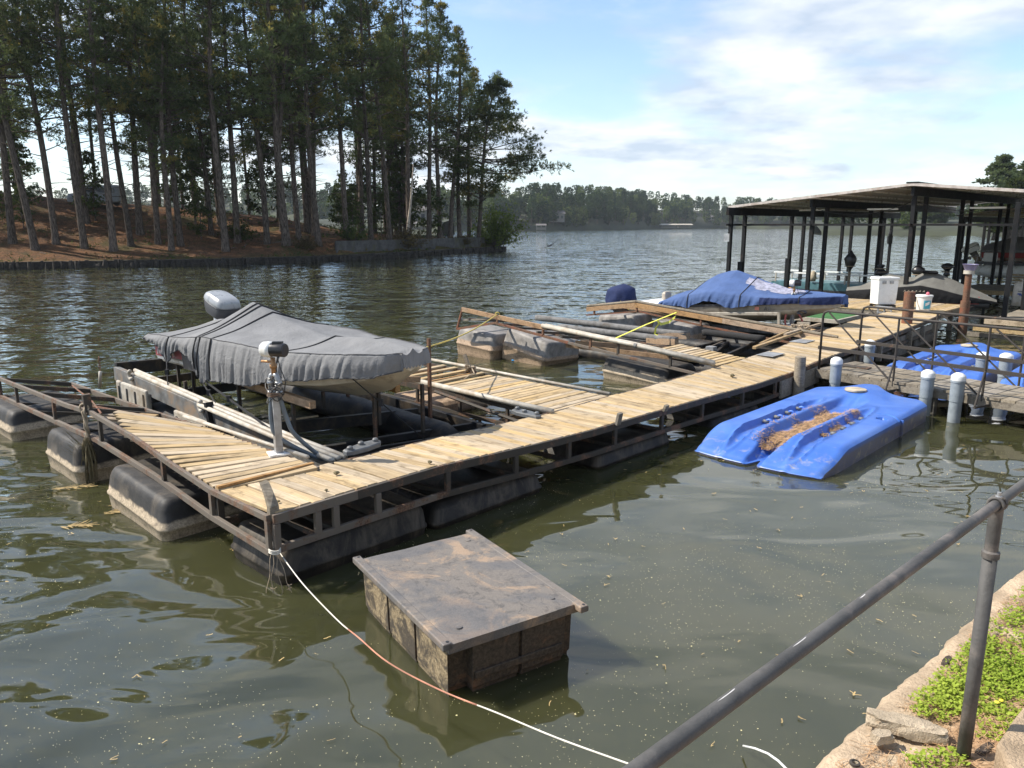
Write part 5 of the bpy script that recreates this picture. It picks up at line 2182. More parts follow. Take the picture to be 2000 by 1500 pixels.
dock_float(tf, 11.25, 12.75, 6.35, 7.95, .74, 'float_brown', (.20, .05), zbot=-.25)
dock_float(tf, 11.05, 12.4, 2.45, 4.30, .46, 'float_black', (.06, .0))

# carpeted bunk lift, lying idle
bl = thing('boat_lift', W(15, 5, 0), 'empty boat lift with grey carpeted bunks lying low in the water', 'boat lift')
for u_, v0, v1, z0, z1, w, h, mt in ((15.3, 4.45, 10.1, .60, .62, .22, .16, 'carpet_grey'), (14.7, 4.45, 8.6, .50, .50, .22, .17, 'carpet_grey'),
                                  (13.2, 2.9, 5.2, .36, .42, .30, .16, 'carpet_black'), (16.1, 2.6, 4.4, .58, .60, .26, .16, 'carpet_black'), (15.0, 5.5, 9.6, .28, .3, .12, .14, 'carpet_grey')):
    m = MB()
    rings = []
    for k in range(15):
        v_ = lerp(v0, v1, k / 14)
        z = lerp(z0, z1, k / 14) + .012 * mnoise.noise(Vector((v_ * 2, u_, 0)))
        jj = .012 * mnoise.noise(Vector((v_ * 3, u_, 5)))
        rings.append([W(u_ + x * w / 2 + jj, v_, z + y * h / 2) for x, y in ((-1, -1), (-1.08, .2), (-1, .85), (-.8, 1), (.8, 1), (1, .85), (1.08, .2), (1, -1))])
    m.loft(rings)
    o = m.build('bunk', M_[mt], bl, smooth=True)
    if mt == 'carpet_grey':
        MB().beam(W(u_ - .02, v0 - .025, z0 - .03), W(u_ - .02, v0 + .9, z0 - .09), .20, .17).build('bunk_core', M_['beam_wood'], o)
for a, b in ((W(13.0, 4.2, .2), W(17.0, 4.2, .25)), (W(13.2, 6.6, .2), W(17, 6.8, .25)), (W(13.4, 9, .2), W(17, 9.2, .25)), (W(14.1, 2.7, .30), W(16.8, 3.1, .36)), (W(13.6, 2.9, .22), W(16.6, 3.9, .28))):
    MB().beam(a, b, .08, .12).build('cross_beam', M_['lift_black'], bl)
MB().beam(W(14.2, 3.5, .34), W(15.9, 3.7, .42), .03, .03).build('brass_rod', M_['rusty_steel'], bl)
for u_ in (13.3, 16.6):
    m = MB()
    m.loft([[W(u_ + .24 * math.cos(a), v_, .06 + .24 * math.sin(a)) for a in np.linspace(0, 6.283, 14, endpoint=False)] for v_ in (2.3, 2.4, 9.0, 9.1)])
    m.build('tank', M_['lift_black'], bl, smooth=True)
MB().beam(W(14.55, 3.35, .38), W(14.75, 3.35, .38), .22, .16).build('bracket_plate', M_['galvanised'], bl)
MB().tube([W(13.05, 2.88, .40), W(13.05, 2.84, .40)], .05, 10).build('eye', M_['galvanised'], bl)

# yellow webbing over the bunks
m = MB()
pts = [PU(1195, 664, 12.0), PU(1262, 634, 13.6), PU(1322, 610, 15.4)]
for k in range(3):
    q0, q1 = pts[min(k, 1)], pts[min(k + 1, 2)]
for a, b in zip(pts, pts[1:]):
    m.beam(a, b, .055, .012)
pk = pts[-1]
m.loft([[p + Vector((0, 0, 0)), p + Vector((.02, .05, .07))] for p in (pk, PU(1318, 622, 15.0), PU(1306, 632, 14.8), PU(1290, 636, 14.5), PU(1283, 628, 14.4))], closed=False)
m.loft([[p, p + Vector((.06, .03, .0))] for p in (PU(1287, 630, 14.4), PU(1279, 640, 14.3), PU(1277, 652, 14.3), PU(1282, 655, 14.3))], closed=False)
tag(m.build('yellow_strap', M_['strap_yellow']), 'bright yellow webbing strap looped over the carpeted bunks', 'strap')

# fourth finger: brown beam arching over two floats beside the blue boat
ff = thing('finger_dock', W(16.3, 1.2, 0), 'long brown beamed finger pier arching beside the blue covered boat', 'dock')
F4 = [(.75, .74), (4.0, 1.0), (7.0, 1.24), (8.9, .96)]
for a, b in zip(F4, F4[1:]):
    MB().beam(W(16.4, a[0], a[1] - .07), W(16.4, b[0], b[1] - .07), .06, .14).build('top_beam', M_['beam_wood'], ff, bevel=.006)
    MB().tube([W(16.43, a[0], a[1] + .04), W(16.43, b[0], b[1] + .04)], .045, 8).build('edge_pipe', M_['grey_wood'], ff)
L4 = [(1.0, .42), (4.6, .72), (6.9, .98), (8.95, .70)]
for a, b in zip(L4, L4[1:]):
    MB().beam(W(16.45, a[0], a[1]), W(16.45, b[0], b[1]), .045, .05).build('frame_rail', M_['rust_red'], ff)
for v_ in (4.7, 6.95, 8.6):
    MB().beam(W(16.42, v_, interp(v_, L4)), W(16.42, v_, interp(v_, F4) - .1), .05, .05, UA).build('frame_post', M_['rust_red'], ff)
MB().beam(W(17.6, 1.1, .70), W(17.6, 8.8, .95), .05, .1).build('frame_rail', M_['beam_wood'], ff)
for v_ in (1.6, 3.0, 4.6, 6.2, 7.8):
    MB().beam(W(16.4, v_, interp(v_, F4) - .12), W(17.6, v_, .78), .05, .06).build('joist', M_['rusty_dark'], ff)
for k in range(9):
    v_ = 1.75 + .145 * k
    plank(ff, W(16.5, v_, .80 + .06 * k * .145), W(17.58, v_ + random.uniform(-.03, .03), .76), PLW, matn='deck_wood')
dock_float(ff, 16.7, 17.9, 7.2, 8.7, .75, 'float_brown', (-.06, 0))
dock_float(ff, 16.75, 18.0, 5.2, 6.7, .66, 'float_brown', (.06, .0))
dock_float(ff, 16.7, 17.9, 1.6, 3.0, .38, 'float_black', (.06, .0))
# odd lengths of timber along the walkway edge by the pump
for a, b, w in ((W(13.3, 1.5, .78), W(17.0, 1.75, .84), .09), (W(13.9, 1.62, .80), W(16.2, 1.95, .85), .06), (W(15.4, 1.7, .86), W(18.0, 1.85, .88), .08)):
    MB().beam(a, b, w, .06).build('edge_timber', M_['deck_wood_dark'], dock)
m = MB()
rd = random.Random(18)
c = W(16.6, 1.85, .88)
for k in range(16):
    m.tube([c + Vector((rd.uniform(-.22, .22), rd.uniform(-.14, .14), rd.uniform(0, .12))) for _ in range(5)], .018, 4)
tag(m.build('rope_heap', M_['rope_tan']), 'small heap of tan rope on the walkway edge near the pink hoses', 'rope')

# ------------------------------------------------------------------ blue covered boat
bb = Frame(W(18.75, 8.2, 0), W(18.75, 1.55, .30))
BL = bb.L
b2 = thing('boat', W(18.75, 5, 1), 'bass boat under a blue cover with a stained top', 'boat')
bw = lambda s: interp(s, [(0, 1.0), (2, 1.08), (4, 1.06), (5.2, .85), (6.0, .55), (BL, .14)])
bk_ = lambda s: interp(s, [(0, .45), (4, .50), (5.3, .62), (6.2, .86), (BL, 1.08)])
bc = lambda s: interp(s, [(0, .66), (4, .72), (5.5, .86), (BL, 1.12)])
bg_ = lambda s: interp(s, [(0, .98), (2, 1.02), (4, 1.10), (BL, 1.24)])
hull(bb, BL, bw, bk_, bc, bg_, 'hull', 'hull_cream', b2, mat2='hull_grey', z_split=lambda s: bg_(s) - .22)
m = MB()
m.loft([[bb.p(s, -bw(s) - .012, bg_(s) - .045), bb.p(s, -bw(s) - .02, bg_(s) + .03)] for s in np.linspace(.2, 6.2, 30)], closed=False)
m.build('rub_rail', M_['hull_dark'], b2)
# stern deck, white with a dark edge
m = MB()
m.loft([[bb.p(s, -bw(s), bg_(s)), bb.p(s, -bw(s) * .8, bg_(s) + .10), bb.p(s, bw(s) * .8, bg_(s) + .10), bb.p(s, bw(s), bg_(s))] for s in (.0, .4, 1.2, 2.1)], closed=False)
m.build('stern_deck', M_['white_paint'], b2)
bcr = lambda s: interp(s, [(1.2, 1.30), (1.6, 1.42), (2.1, 1.50), (2.35, 1.78), (2.7, 1.96), (3.1, 2.06), (3.35, 2.08), (3.7, 1.98), (4.3, 1.76), (5.0, 1.54), (6, 1.44), (7, 1.36)])
bhn = lambda s: interp(s, [(1.2, 1.04), (2.1, 1.02), (2.3, .95), (2.5, 1.06), (2.9, 1.20), (3.3, 1.16), (3.6, 1.02), (3.8, 1.0), (4.5, 1.10), (5.5, 1.15), (6.1, 1.10), (7, 1.12)])
bcov = lambda s: bg_(s) + interp(s, [(1, .08), (2.4, .36), (3.2, .44), (4.2, .26), (5.2, .16), (7, .10)])
co, rows = cover(bb, 1.25, BL + .06, lambda s: bw(s) + .03, bcr, bcov, bhn, lambda s: 1.0, 'cover', 'cover_blue', b2, ns=170, nc=46, pleat=.034, seed=8, power=1.2, freq=7.5, out=.05, droop=.05)
for s_ in (2.32, 4.05, 5.7):
    strap_over(rows, int((s_ - 1.25) / (BL + .06 - 1.25) * 170), 'cover_strap', 'strap_black', co, .014, .010)
# pale stain across the cover top
i0, i1 = int(170 * .48), int(170 * .80)
st = MB()
for i in range(i0, i1):
    for j in range(13, 25):
        q_ = 1 - abs((j - 18.5) / 4.5) ** 2 - abs((i - (i0 + i1) / 2) / ((i1 - i0) / 2)) ** 2 * .5
        if q_ + .55 * mnoise.noise(Vector((i * .11, j * .35, 3))) > .35:
            st.add([Vector(rows[a_][b_]) + Vector((0, 0, .008)) for a_, b_ in ((i, j), (i + 1, j), (i + 1, j + 1), (i, j + 1))], [(0, 1, 2, 3)])
simple('cover_stain', (.27, .27, .34), .9, var=.35, scale=9)
st.build('cover_stain', M_['cover_stain'], co)
# dark skirt at the bow
m = MB()
m.loft([[Vector(rows[i][k]) - bb.r * .012 for k in (0, 2, 5, 8)] for i in range(105, 171)], closed=False)
m.build('navy_skirt', M_['cover_navy'], co, smooth=True)
# seat back, folded blue cover behind the cockpit
c = bb.p(1.0, -.25, 1.14)
m = MB()
m.loft([[c + bb.f * x + bb.r * y + Vector((0, 0, z)) for x, y in ((-.07, -.2), (.07, -.2), (.07, .2), (-.07, .2))] for z in (0, .12, .2)] + [[c + bb.f * x * .6 + bb.r * y * .75 + Vector((0, 0, .27)) for x, y in ((-.07, -.2), (.07, -.2), (.07, .2), (-.07, .2))]])
m.build('seat', M_['seat_tan'], b2, bevel=.03)
# registration letters and decal on the side
for txt, s_, sz, mt in (('AR', 4.75, .17, 'hull_dark'),):
    cu = bpy.data.curves.new('registration', 'FONT')
    cu.body = txt
    cu.size = sz
    cu.extrude = .002
    cu.materials.append(M_[mt])
    tmp = bpy.data.objects.new('registration_letters', cu)
    col.objects.link(tmp)
    bpy.context.view_layer.update()
    me = bpy.data.meshes.new_from_object(tmp.evaluated_get(bpy.context.evaluated_depsgraph_get()))
    bpy.data.objects.remove(tmp)
    me.materials.clear()
    me.materials.append(M_[mt])
    o = bpy.data.objects.new('registration_letters', me)
    col.objects.link(o)
    o.parent = b2
    x = bb.f
    z = Vector((0, 0, 1))
    y = z.cross(x)
    # letters read along the hull side, facing out
    nrm = -bb.r
    Mx = Matrix((x, z, x.cross(z))).transposed().to_4x4()
    Mx.translation = bb.p(s_, -bw(s_) - .022, bg_(s_) - .20) - world_loc(b2)
    o.matrix_local = Mx
MB().box(bb.p(4.55, -bw(4.55) - .02, bg_(4.55) - .13), (.13, .13, .10), Matrix((bb.f, bb.r, Vector((0, 0, 1)))).transposed() @ Matrix.Diagonal((1, .08, 1))).build('registration_sticker', M_['sticker_orange'], b2)
m = MB()
m.loft([[bb.p(5.75 + .14 * math.cos(a), -bw(5.75 + .14 * math.cos(a)) * .93 - .02, bg_(5.7) - .30 + .06 * math.sin(a))] * 1 + [bb.p(5.75 + .07 * math.cos(a), -bw(5.75) * .93 - .025, bg_(5.7) - .30 + .03 * math.sin(a))] for a in np.linspace(0, 6.283, 20)], closed=False)
m.build('oval_decal', M_['hull_dark'], b2)
# its motor under a separate blue bag
mc = PU(1213, 590, 18.7)
mo = thing('outboard_motor', mc, 'outboard motor wrapped in a dark blue bag behind the blue boat', 'motor')
m = MB()
rings = []
for k in range(12):
    q = k / 11
    rr = (.78 + .3 * math.sin(math.pi * min(1, q * 1.1))) * (1 - .80 * sm(q, .86, 1.03))
    ring = []
    for j in range(28):
        a = 2 * math.pi * j / 28
        n_ = 1.04 + .16 * mnoise.noise(Vector((math.cos(a) * 2.2, math.sin(a) * 2.2, q * 3.0))) + .10 * mnoise.noise(Vector((math.cos(a) * 6, math.sin(a) * 6, q * 2.2)))
        ring.append(mc + bb.f * (.52 * rr * n_ * math.cos(a)) + bb.r * (.38 * rr * n_ * math.sin(a)) + Vector((0, 0, -.26 + .88 * q + .03 * math.cos(a))))
    rings.append(ring)
m.loft(rings)
m.build('bag', M_['cover_navy'], mo, smooth=True)
m = MB()
m.tube([mc + bb.f * (.44 * math.cos(a)) + bb.r * (.31 * math.sin(a)) + Vector((0, 0, -.12)) for a in np.linspace(0, 6.283, 22)], .014, 5)
m.tube([mc + Vector((0, 0, .48)) - bb.r * .2 - bb.f * .1, mc - bb.r * .33 + bb.f * .1 + Vector((0, 0, .2)), mc - bb.r * .36 + bb.f * .42 + Vector((0, 0, -.12)), mc - bb.r * .3 + bb.f * .8 + Vector((0, 0, -.3))], .014, 5)
m.build('cord', M_['rope_yellow'], mo)
m = MB()
m.loft([[mc + bb.f * (x * f_) + bb.r * (y * f_) + Vector((0, 0, z)) for x, y in ((-.3, -.2), (.3, -.2), (.3, .2), (-.3, .2))] for z, f_ in ((-.75, .4), (-.4, .6), (-.2, .95))])
m.build('leg', M_['hull_dark'], mo)
# lift rails beside the blue boat
b3 = thing('boat_lift', W(17.7, 4, 0), 'tan railed boat lift holding the blue covered boat', 'boat lift')
MB().beam(W(17.72, 5.6, .90), W(17.72, 2.95, 1.10), .06, .10).build('guide_rail', M_['hull_grey'], b3, bevel=.02)
MB().beam(W(17.72, 2.95, 1.14), W(17.72, 2.9, .45), .07, .07, UA).build('guide_post', M_['hull_grey'], b3)
MB().beam(W(17.72, 2.2, .9), W(17.72, 2.2, .35), .07, .07, UA).build('guide_post', M_['hull_grey'], b3)
MB().beam(W(17.65, 2.35, .9), W(17.65, 2.0, .92), .08, .06).build('guide_cap', M_['hull_grey'], b3)
for u_ in (18.2, 19.3):
    MB().beam(W(u_, 1.8, .55), W(u_, 8, .42), .12, .14).build('bunk', M_['carpet_grey'], b3)
for v_ in (2.6, 4.6, 6.8):
    MB().beam(W(17.6, v_, .3), W(20.1, v_, .3), .1, .16).build('cross_beam', M_['lift_black'], b3)
for u_ in (17.75, 19.9):
    m = MB()
    m.loft([[W(u_ + .25 * math.cos(a), v_, .05 + .25 * math.sin(a)) for a in np.linspace(0, 6.283, 14, endpoint=False)] for v_ in (1.9, 2.0, 8.0, 8.1)])
    m.build('tank', M_['lift_black'], b3, smooth=True)

# yellow rope from the grey boat to the third finger
a, b = gb.p(5.2, .45, 1.72), W(10.85, 7.55, 1.30)
pts = [a.lerp(b, q) + Vector((0, 0, -.12 * math.sin(math.pi * q))) for q in np.linspace(0, 1, 14)]
m = MB().tube(pts, .013, 6)
m.tube([b + Vector((.06 * math.cos(t_), .0, .07 * math.sin(t_) - .02)) for t_ in np.linspace(0, 6.28, 10)], .014, 5)
tag(m.build('yellow_rope', M_['rope_yellow'], smooth=True), 'yellow rope stretched over the water from grey boat to hogged finger pier', 'rope')
MB().beam(b + Vector((.02, 0, .02)), b + Vector((.05, 0, -.28)), .03, .01).build('blue_cord', M_['bottle_blue'], tf)

# blue bottle adrift
c = PZ(1015, 706, .0)
ax = Vector((.97, -.22, .03)).normalized()
tag(MB().lathe(c - ax * .22 + Vector((0, 0, .03)), [(.015, 0), (.022, .02), (.022, .06), (.06, .15), (.085, .22), (.088, .40), (.075, .46), (.0, .47)], 14, ax).build('bottle', M_['bottle_blue'], smooth=True), 'bright blue plastic bottle floating by the crusted floats', 'bottle')

# ------------------------------------------------------------------ loose float box in the foreground


def float_box():
    A, B, Cc, D = Vector((-1.42, 6.74, 0)), Vector((-.43, 7.48, 0)), Vector((.55, 5.96, 0)), Vector((-.46, 5.22, 0))
    ctr = (A + B + Cc + D) / 4
    lx = ((D - A) + (Cc - B)).normalized()
    sy = Vector((-lx.y, lx.x, 0))
    if sy.dot(Cc - D) < 0:
        sy = -sy
    L_, Wd = 1.80, 1.235
    t = thing('float_box', ctr + Vector((0, 0, -.2)), 'loose square dock float with worn black lid and crusted sides in the foreground', 'dock float')

    def q(x, y, z):
        return ctr + lx * x + sy * y + Vector((0, 0, z))
    hx, hy = L_ / 2 - .028, Wd / 2 - .022
    nt = .20
    # body with the corner recesses and side grooves
    ol = []

    def side(p0, p1, n_, grooves):
        d = (Vector(p1) - Vector(p0))
        out = [Vector(p0)]
        for g in grooves:
            c = Vector(p0) + d * g
            e = d.normalized() * .018
            ins = Vector(n_) * -.03
            out += [c - e * 1.0, c - e + ins, c + e + ins, c + e]
        return out
    c = [(-hx, -hy), (hx, -hy), (hx, hy), (-hx, hy)]
    ol += side((-hx, -hy), (hx - nt * .2, -hy), (0, -1), (.33, .66))
    ol += [Vector((hx - nt * .2, -hy)), Vector((hx - .10, -hy + .01)), Vector((hx - .10, -hy + nt))]
    ol += side((hx, -hy + nt), (hx, hy - .10), (1, 0), (.5,))
    ol += [Vector((hx, hy - .10)), Vector((hx - .05, hy - .10)), Vector((hx - .05, hy))]
    ol += side((hx - .05, hy), (-hx, hy), (0, 1), (.33, .66))
    ol += side((-hx, hy), (-hx, -hy), (-1, 0), (.5,))
    rings = []
    for z, s in ((-.20, .955), (.02, .965), (.05, .985), (.20, .99), (.44, 1.0)):
        rings.append([q(p.x * s, p.y * s, z) for p in ol])
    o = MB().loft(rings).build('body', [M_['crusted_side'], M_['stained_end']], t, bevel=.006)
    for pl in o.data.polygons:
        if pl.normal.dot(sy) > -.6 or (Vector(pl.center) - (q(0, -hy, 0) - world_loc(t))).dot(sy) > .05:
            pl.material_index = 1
    # low skirt ledge and a horizontal rib half way up the end
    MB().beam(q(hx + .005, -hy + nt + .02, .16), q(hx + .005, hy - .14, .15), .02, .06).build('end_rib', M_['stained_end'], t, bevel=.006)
    # lid: a slightly dished plate with rolled edges and two long lipped flanges ending in lugs
    m = MB()
    n = 26
    rows = []
    for i in range(n + 1):
        row = []
        for j in range(n + 1):
            x, y = (i / n * 2 - 1), (j / n * 2 - 1)
            e = max(abs(x), abs(y))
            z = .515 + .006 * mnoise.noise(Vector((x * 2, y * 2, 1))) - .012 * sm(e, .96, 1)
            for cx, cy, rr in ((-.35, -.25, .055), (.35, .22, .075), (-.82, .75, .03), (.82, .80, .035), (.82, -.72, .04)):
                dd = math.hypot((x - cx) * L_ / 2, (y - cy) * Wd / 2)
                z -= .010 * math.exp(-((dd - rr) / .016) ** 2)
            row.append(q(x * L_ / 2, y * Wd / 2, z))
        rows.append(row)
    m.loft(rows, closed=False)
    per = [r for r in rows[0]] + [rows[i][n] for i in range(1, n + 1)] + [rows[n][j] for j in range(n - 1, -1, -1)] + [rows[i][0] for i in range(n - 1, 0, -1)]
    m.loft([per, [p + Vector((0, 0, -.075)) for p in per], [ctr + (p - ctr) * .95 + Vector((0, 0, -.08)) for p in per]], cap=(False, False))
    m.build('lid', M_['worn_lid'], t, auto=50)
    for sgn in (-1, 1):
        yy = sgn * (Wd / 2 - .004)
        x0, x1 = -L_ / 2 - .06, L_ / 2 + (.0 if sgn < 0 else .09)
        m = MB()
        m.loft([[q(x0, yy - .05, .46), q(x0, yy + .035, .46), q(x0, yy + .035, .508), q(x0, yy + .02, .519), q(x0, yy - .05, .518)],
                [q(x1, yy - .05, .46), q(x1, yy + .035, .46), q(x1, yy + .035, .508), q(x1, yy + .02, .519), q(x1, yy - .05, .518)]])
        o = m.build('flange', M_['worn_lid'], t, bevel=.010)
        for xx in (x0 + .035, x1 - .03):
            MB().lathe(q(xx, yy, .516), [(.013, 0), (.013, .006)], 10).build('bolt_hole', M_['black_plastic'], o)
    for x, y in ((-.80, .74), (.80, .74), (.80, -.70)):
        MB().lathe(q(x * L_ / 2, y * Wd / 2, .512), [(.028, 0), (.026, .008), (.012, .010)], 12).build('boss', M_['worn_lid'], t)


float_box()

# ------------------------------------------------------------------ blue watercraft dock


def pwc_dock(name, u0, u1, vc, hw, label, mirror=False):
    t = thing(name, W((u0 + u1) / 2, vc, 0), label, 'floating dock', 'blue watercraft docks')
    na, nb = 150, 96
    Lg = u1 - u0

    def us_(b):
        return u0 + .30 * math.exp(-(b / .05) ** 2) + .10 * abs(b) ** 3 + .06 * (1 if b < 0 else 0) * 0

    def ue_(b):
        return u1 + .42 * math.exp(-((b - .12) / .30) ** 2) - .22 * sm(abs(b), .75, 1.0)

    def hz(a, b):
        x = a * Lg
        z = .10 + .25 * sm(x, -.05, 1.0)
        z += .10 * sm(x, Lg * .68, Lg * .92) * math.exp(-((b - .12) / .42) ** 2)
        # ridges beside the keel channel
        ch = math.exp(-(b / lerp(.12, .23, sm(x, .2, 1.2))) ** 8)
        z -= .115 * ch * (1 - sm(x, Lg * .70, Lg * .84))
        z += .035 * (math.exp(-((abs(b) - .26) / .07) ** 2)) * sm(x, .3, 1.0) * (1 - sm(x, Lg * .62, Lg * .8))
        # side troughs
        for bb_ in (-.50, .50):
            q_ = ((x - Lg * .38) / (Lg * .30)) ** 2 + ((b - bb_ * (1 - .12 * (x / Lg))) / .13) ** 2
            z -= .095 * math.exp(-q_ ** 4)
            z += .022 * math.exp(-((math.sqrt(q_) - 1.18) / .10) ** 2)
        # section joint
        z -= .06 * math.exp(-((x - Lg * .665) / .012) ** 2) * sm(abs(b), .55, .7)
        # rounded shoulder
        e = max(0, (abs(b) - .90) / .10)
        z -= .05 * e * e
        z -= .10 * (1 - sm(x, 0, .18)) ** 2 * .6
        # socket holes
        for hx_, hb, r_ in ((Lg * .60, -.80, .09), (Lg * 1.02, .14, .13)):
            d_ = math.hypot(x - hx_, (b - hb) * hw)
            z -= .10 * (1 - sm(d_, r_ * .75, r_))
        return z
    rows = []
    for i in range(na + 1):
        a = i / na
        row = []
        for j in range(nb + 1):
            b = j / nb * 2 - 1
            u_ = lerp(us_(b), ue_(b), a)
            w_ = hw * (1 - .05 * (1 - sm(a, 0, .12)))
            bm = -b if mirror else b
            row.append(W(u_, vc + bm * w_, max(.03, hz(a, b))))
        rows.append(row)
    m = MB()
    m.loft(rows, closed=False)
    per = list(rows[0]) + [rows[i][nb] for i in range(1, na + 1)] + [rows[na][j] for j in range(nb - 1, -1, -1)] + [rows[i][0] for i in range(na - 1, 0, -1)]
    c = W((u0 + u1) / 2, vc, 0)

    def sc(p, k, z):
        d = p - c
        return Vector((c.x + d.x * k, c.y + d.y * k, z))
    m.loft([per, [sc(p, 1.004, p.z * .72) for p in per], [sc(p, 1.0, .03) for p in per], [sc(p, .985, -.2) for p in per]], cap=(False, False))
    m.build('shell', M_['blue_poly'], t, auto=60)
    for sgn in (-1, 1):
        for k in range(4):
            x = Lg * (.33 + .085 * k)
            b = sgn * .50 * (1 - .12 * (x / Lg))
            u_ = u0 + x
            v_ = vc + (-b if mirror else b) * hw
            z = hz(x / Lg, b)
            if sgn > 0:
                o = MB().tube([W(u_, v_ - .10 + .2 * q, z + .085 * math.sin(math.pi * q)) for q in np.linspace(0, 1, 10)], .022, 8).build('roller_hoop', M_['blue_poly'], t, smooth=True)
            o = MB().lathe(W(u_, v_ + .06 * sgn, z + .045), [(.0, -.05), (.030, -.048), (.034, 0), (.030, .048), (0, .05)], 12, VA).build('roller', M_['rubber_grey'], t, smooth=True)
    x = Lg * .665
    MB().beam(W(u0 + x, vc - hw - .012, .30), W(u0 + x, vc - hw - .012, .02), .07, .03, UA).build('joint_clip', M_['blue_poly'], t, bevel=.008)
    MB().lathe(W(u0 + Lg * .93, vc + .17 * hw, hz(.93, .17) + .0), [(.20, -.02), (.20, .012), (.17, .02), (0, .018)], 24).build('bow_pad', M_['foam_tan'], t, auto=40)
    return t, hz, Lg


PW = pwc_dock('watercraft_dock', 7.05, 12.10, -1.60, 1.08, 'bright blue moulded watercraft dock with pine straw in its channel')
_, HZ, LG = PW


def straw_on(cells, n, seed, name, zf, mat='straw', ln=(.05, .12), wd=.0035):
    rg = np.random.default_rng(seed)
    V_, F_ = [], []
    for i in range(n):
        u_, v_ = cells(rg)
        z = zf(u_, v_) + rg.uniform(.004, .03)
        a = rg.uniform(0, math.pi)
        l_ = rg.uniform(*ln)
        d = UA * math.cos(a) + VA * math.sin(a) + Vector((0, 0, rg.uniform(-.15, .25)))
        s = Vector((-d.y, d.x, 0)).normalized() * wd
        c = W(u_, v_, z)
        k = len(V_)
        V_ += [c - d * l_ / 2 - s, c + d * l_ / 2 - s, c + d * l_ / 2 + s, c - d * l_ / 2 + s]
        F_.append((k, k + 1, k + 2, k + 3))
    return tag(link(name, np_mesh(name, [tuple(p) for p in V_], F_, M_[mat])), kind='stuff')


def cells_main(rg):
    while True:
        x = rg.uniform(.55, LG * .66)
        b = rg.normal() * .13 + .0
        ok = mnoise.noise(Vector((x * 2.2, b * 8, 2))) * 1.2 + .66 - abs(b) * 2.0
        if ok > .1 and abs(b) < .36:
            return 7.05 + x, -1.6 + b * 1.08


straw_on(cells_main, 4200, 4, 'pine_straw', lambda u_, v_: HZ((u_ - 7.05) / LG, (v_ + 1.6) / 1.08))


def cells_side(rg):
    while True:
        x = rg.uniform(LG * .30, LG * .64)
        b = -.38 + rg.normal() * .03 + (x / LG - .5) * .15
        if mnoise.noise(Vector((x * 3, 1, 4))) > -.05:
            return 7.05 + x, -1.6 + b * 1.08


straw_on(cells_side, 420, 5, 'pine_straw', lambda u_, v_: HZ((u_ - 7.05) / LG, (v_ + 1.6) / 1.08))
pwc_dock('watercraft_dock', 15.0, 20.0, -1.70, 1.02, 'blue watercraft dock moored just beyond the steel railed gangway')
pwc_dock('watercraft_dock', 15.4, 20.4, -4.05, 1.02, 'blue watercraft dock beyond the gangway at the right edge', mirror=True)

# ------------------------------------------------------------------ capped piles


def capped_pile(p, top, r, label, sleeve=True):
    t = thing('mooring_pile', Vector((p[0], p[1], -.2)), label, 'pile', 'white capped mooring piles')
    b = Vector((p[0], p[1], 0))
    Z = Vector((0, 0, 1))
    MB().lathe(b + Z * -.6, [(r * .92, 0), (r * .92, top + .6 - .12)], 20).build('shaft', M_['pile_dark' if top < .8 else 'pile_grey'], t, auto=40)
    MB().lathe(b + Z * (top - .52), [(r * 1.0, 0), (r * 1.0, .36), (r * 1.08, .362), (r * 1.08, .40), (r, .402)], 20).build('sleeve', M_['pile_grey'], t, auto=40)
    MB().lathe(b + Z * (top - .15), [(r * 1.07, 0), (r * 1.07, .10), (r * .98, .125), (r * .5, .165), (0, .175)], 20).build('cap', M_['white_plastic'], t, auto=35)
    return t


capped_pile(PZ(1862, 824), PY(1868, 730, PZ(1862, 824).y).z, .118, 'grey pile with white cap standing clear right of the blue dock')
pp = W(12.42, -2.50)
capped_pile(pp, PY(1816, 724, pp.y).z, .118, 'white capped pile through the far right corner of the blue dock')
pp = W(12.36, -.78)
capped_pile(pp, PY(1632, 699, pp.y).z, .112, 'white capped pile through the far left corner of the blue dock')
pp = W(15.4, -.40)
capped_pile(pp, PY(1704, 665, pp.y).z, .112, 'white capped pile against the walkway behind the gangway')
pp = W(16.4, -2.55)
capped_pile(pp, PY(1880, 689, pp.y).z, .13, 'left one of two white capped piles between the far blue docks')
pp = W(16.2, -3.05)
capped_pile(pp, PY(1912, 691, pp.y).z, .13, 'right one of two white capped piles between the far blue docks')

# timber and rusty poles
p = W(11.95, -.19)
m = MB().tube([p + Vector((0, 0, -.6)), p + Vector((.01, 0, .3)), p + Vector((0, 0, .93))], [.12, .115, .11], 14)
tag(m.build('timber_pole', M_['grey_wood'], auto=40), 'short brown timber pole against the walkway side near the gangway', 'pole')
m = MB().tube([Vector((11.72, 22.7, -.6)), Vector((11.72, 22.7, 1.68))], .15, 16)
tag(m.build('rusty_pole', M_['rust_red'], auto=40), 'thick rusty steel pole beside the white bucket', 'pole')
pr = thing('rusty_pole', Vector((15.34, 26.0, -.6)), 'tall stepped rusty pole holding a lilac basin', 'pole')
MB().tube([Vector((15.34, 26, -.6)), Vector((15.34, 26, 1.1))], .15, 16).build('lower_pipe', M_['rust_red'], pr, auto=40)
MB().tube([Vector((15.34, 26, 1.1)), Vector((15.34, 26, 2.02))], .105, 16).build('upper_pipe', M_['rust_red'], pr, auto=40)
MB().tube([Vector((15.34, 26, 2.0)), Vector((15.34, 26, 2.12))], .17, 16).build('pole_cap', M_['dirty_white'], pr, auto=40)
tag(MB().lathe(Vector((15.36, 26.0, 2.12)), [(.14, 0), (.16, .02), (.24, .20), (.25, .205), (.23, .20), (.14, .03), (0, .03)], 18).build('basin', M_['purple_cup'], auto=40), 'lilac plastic basin set on top of the rusty pole', 'basin')

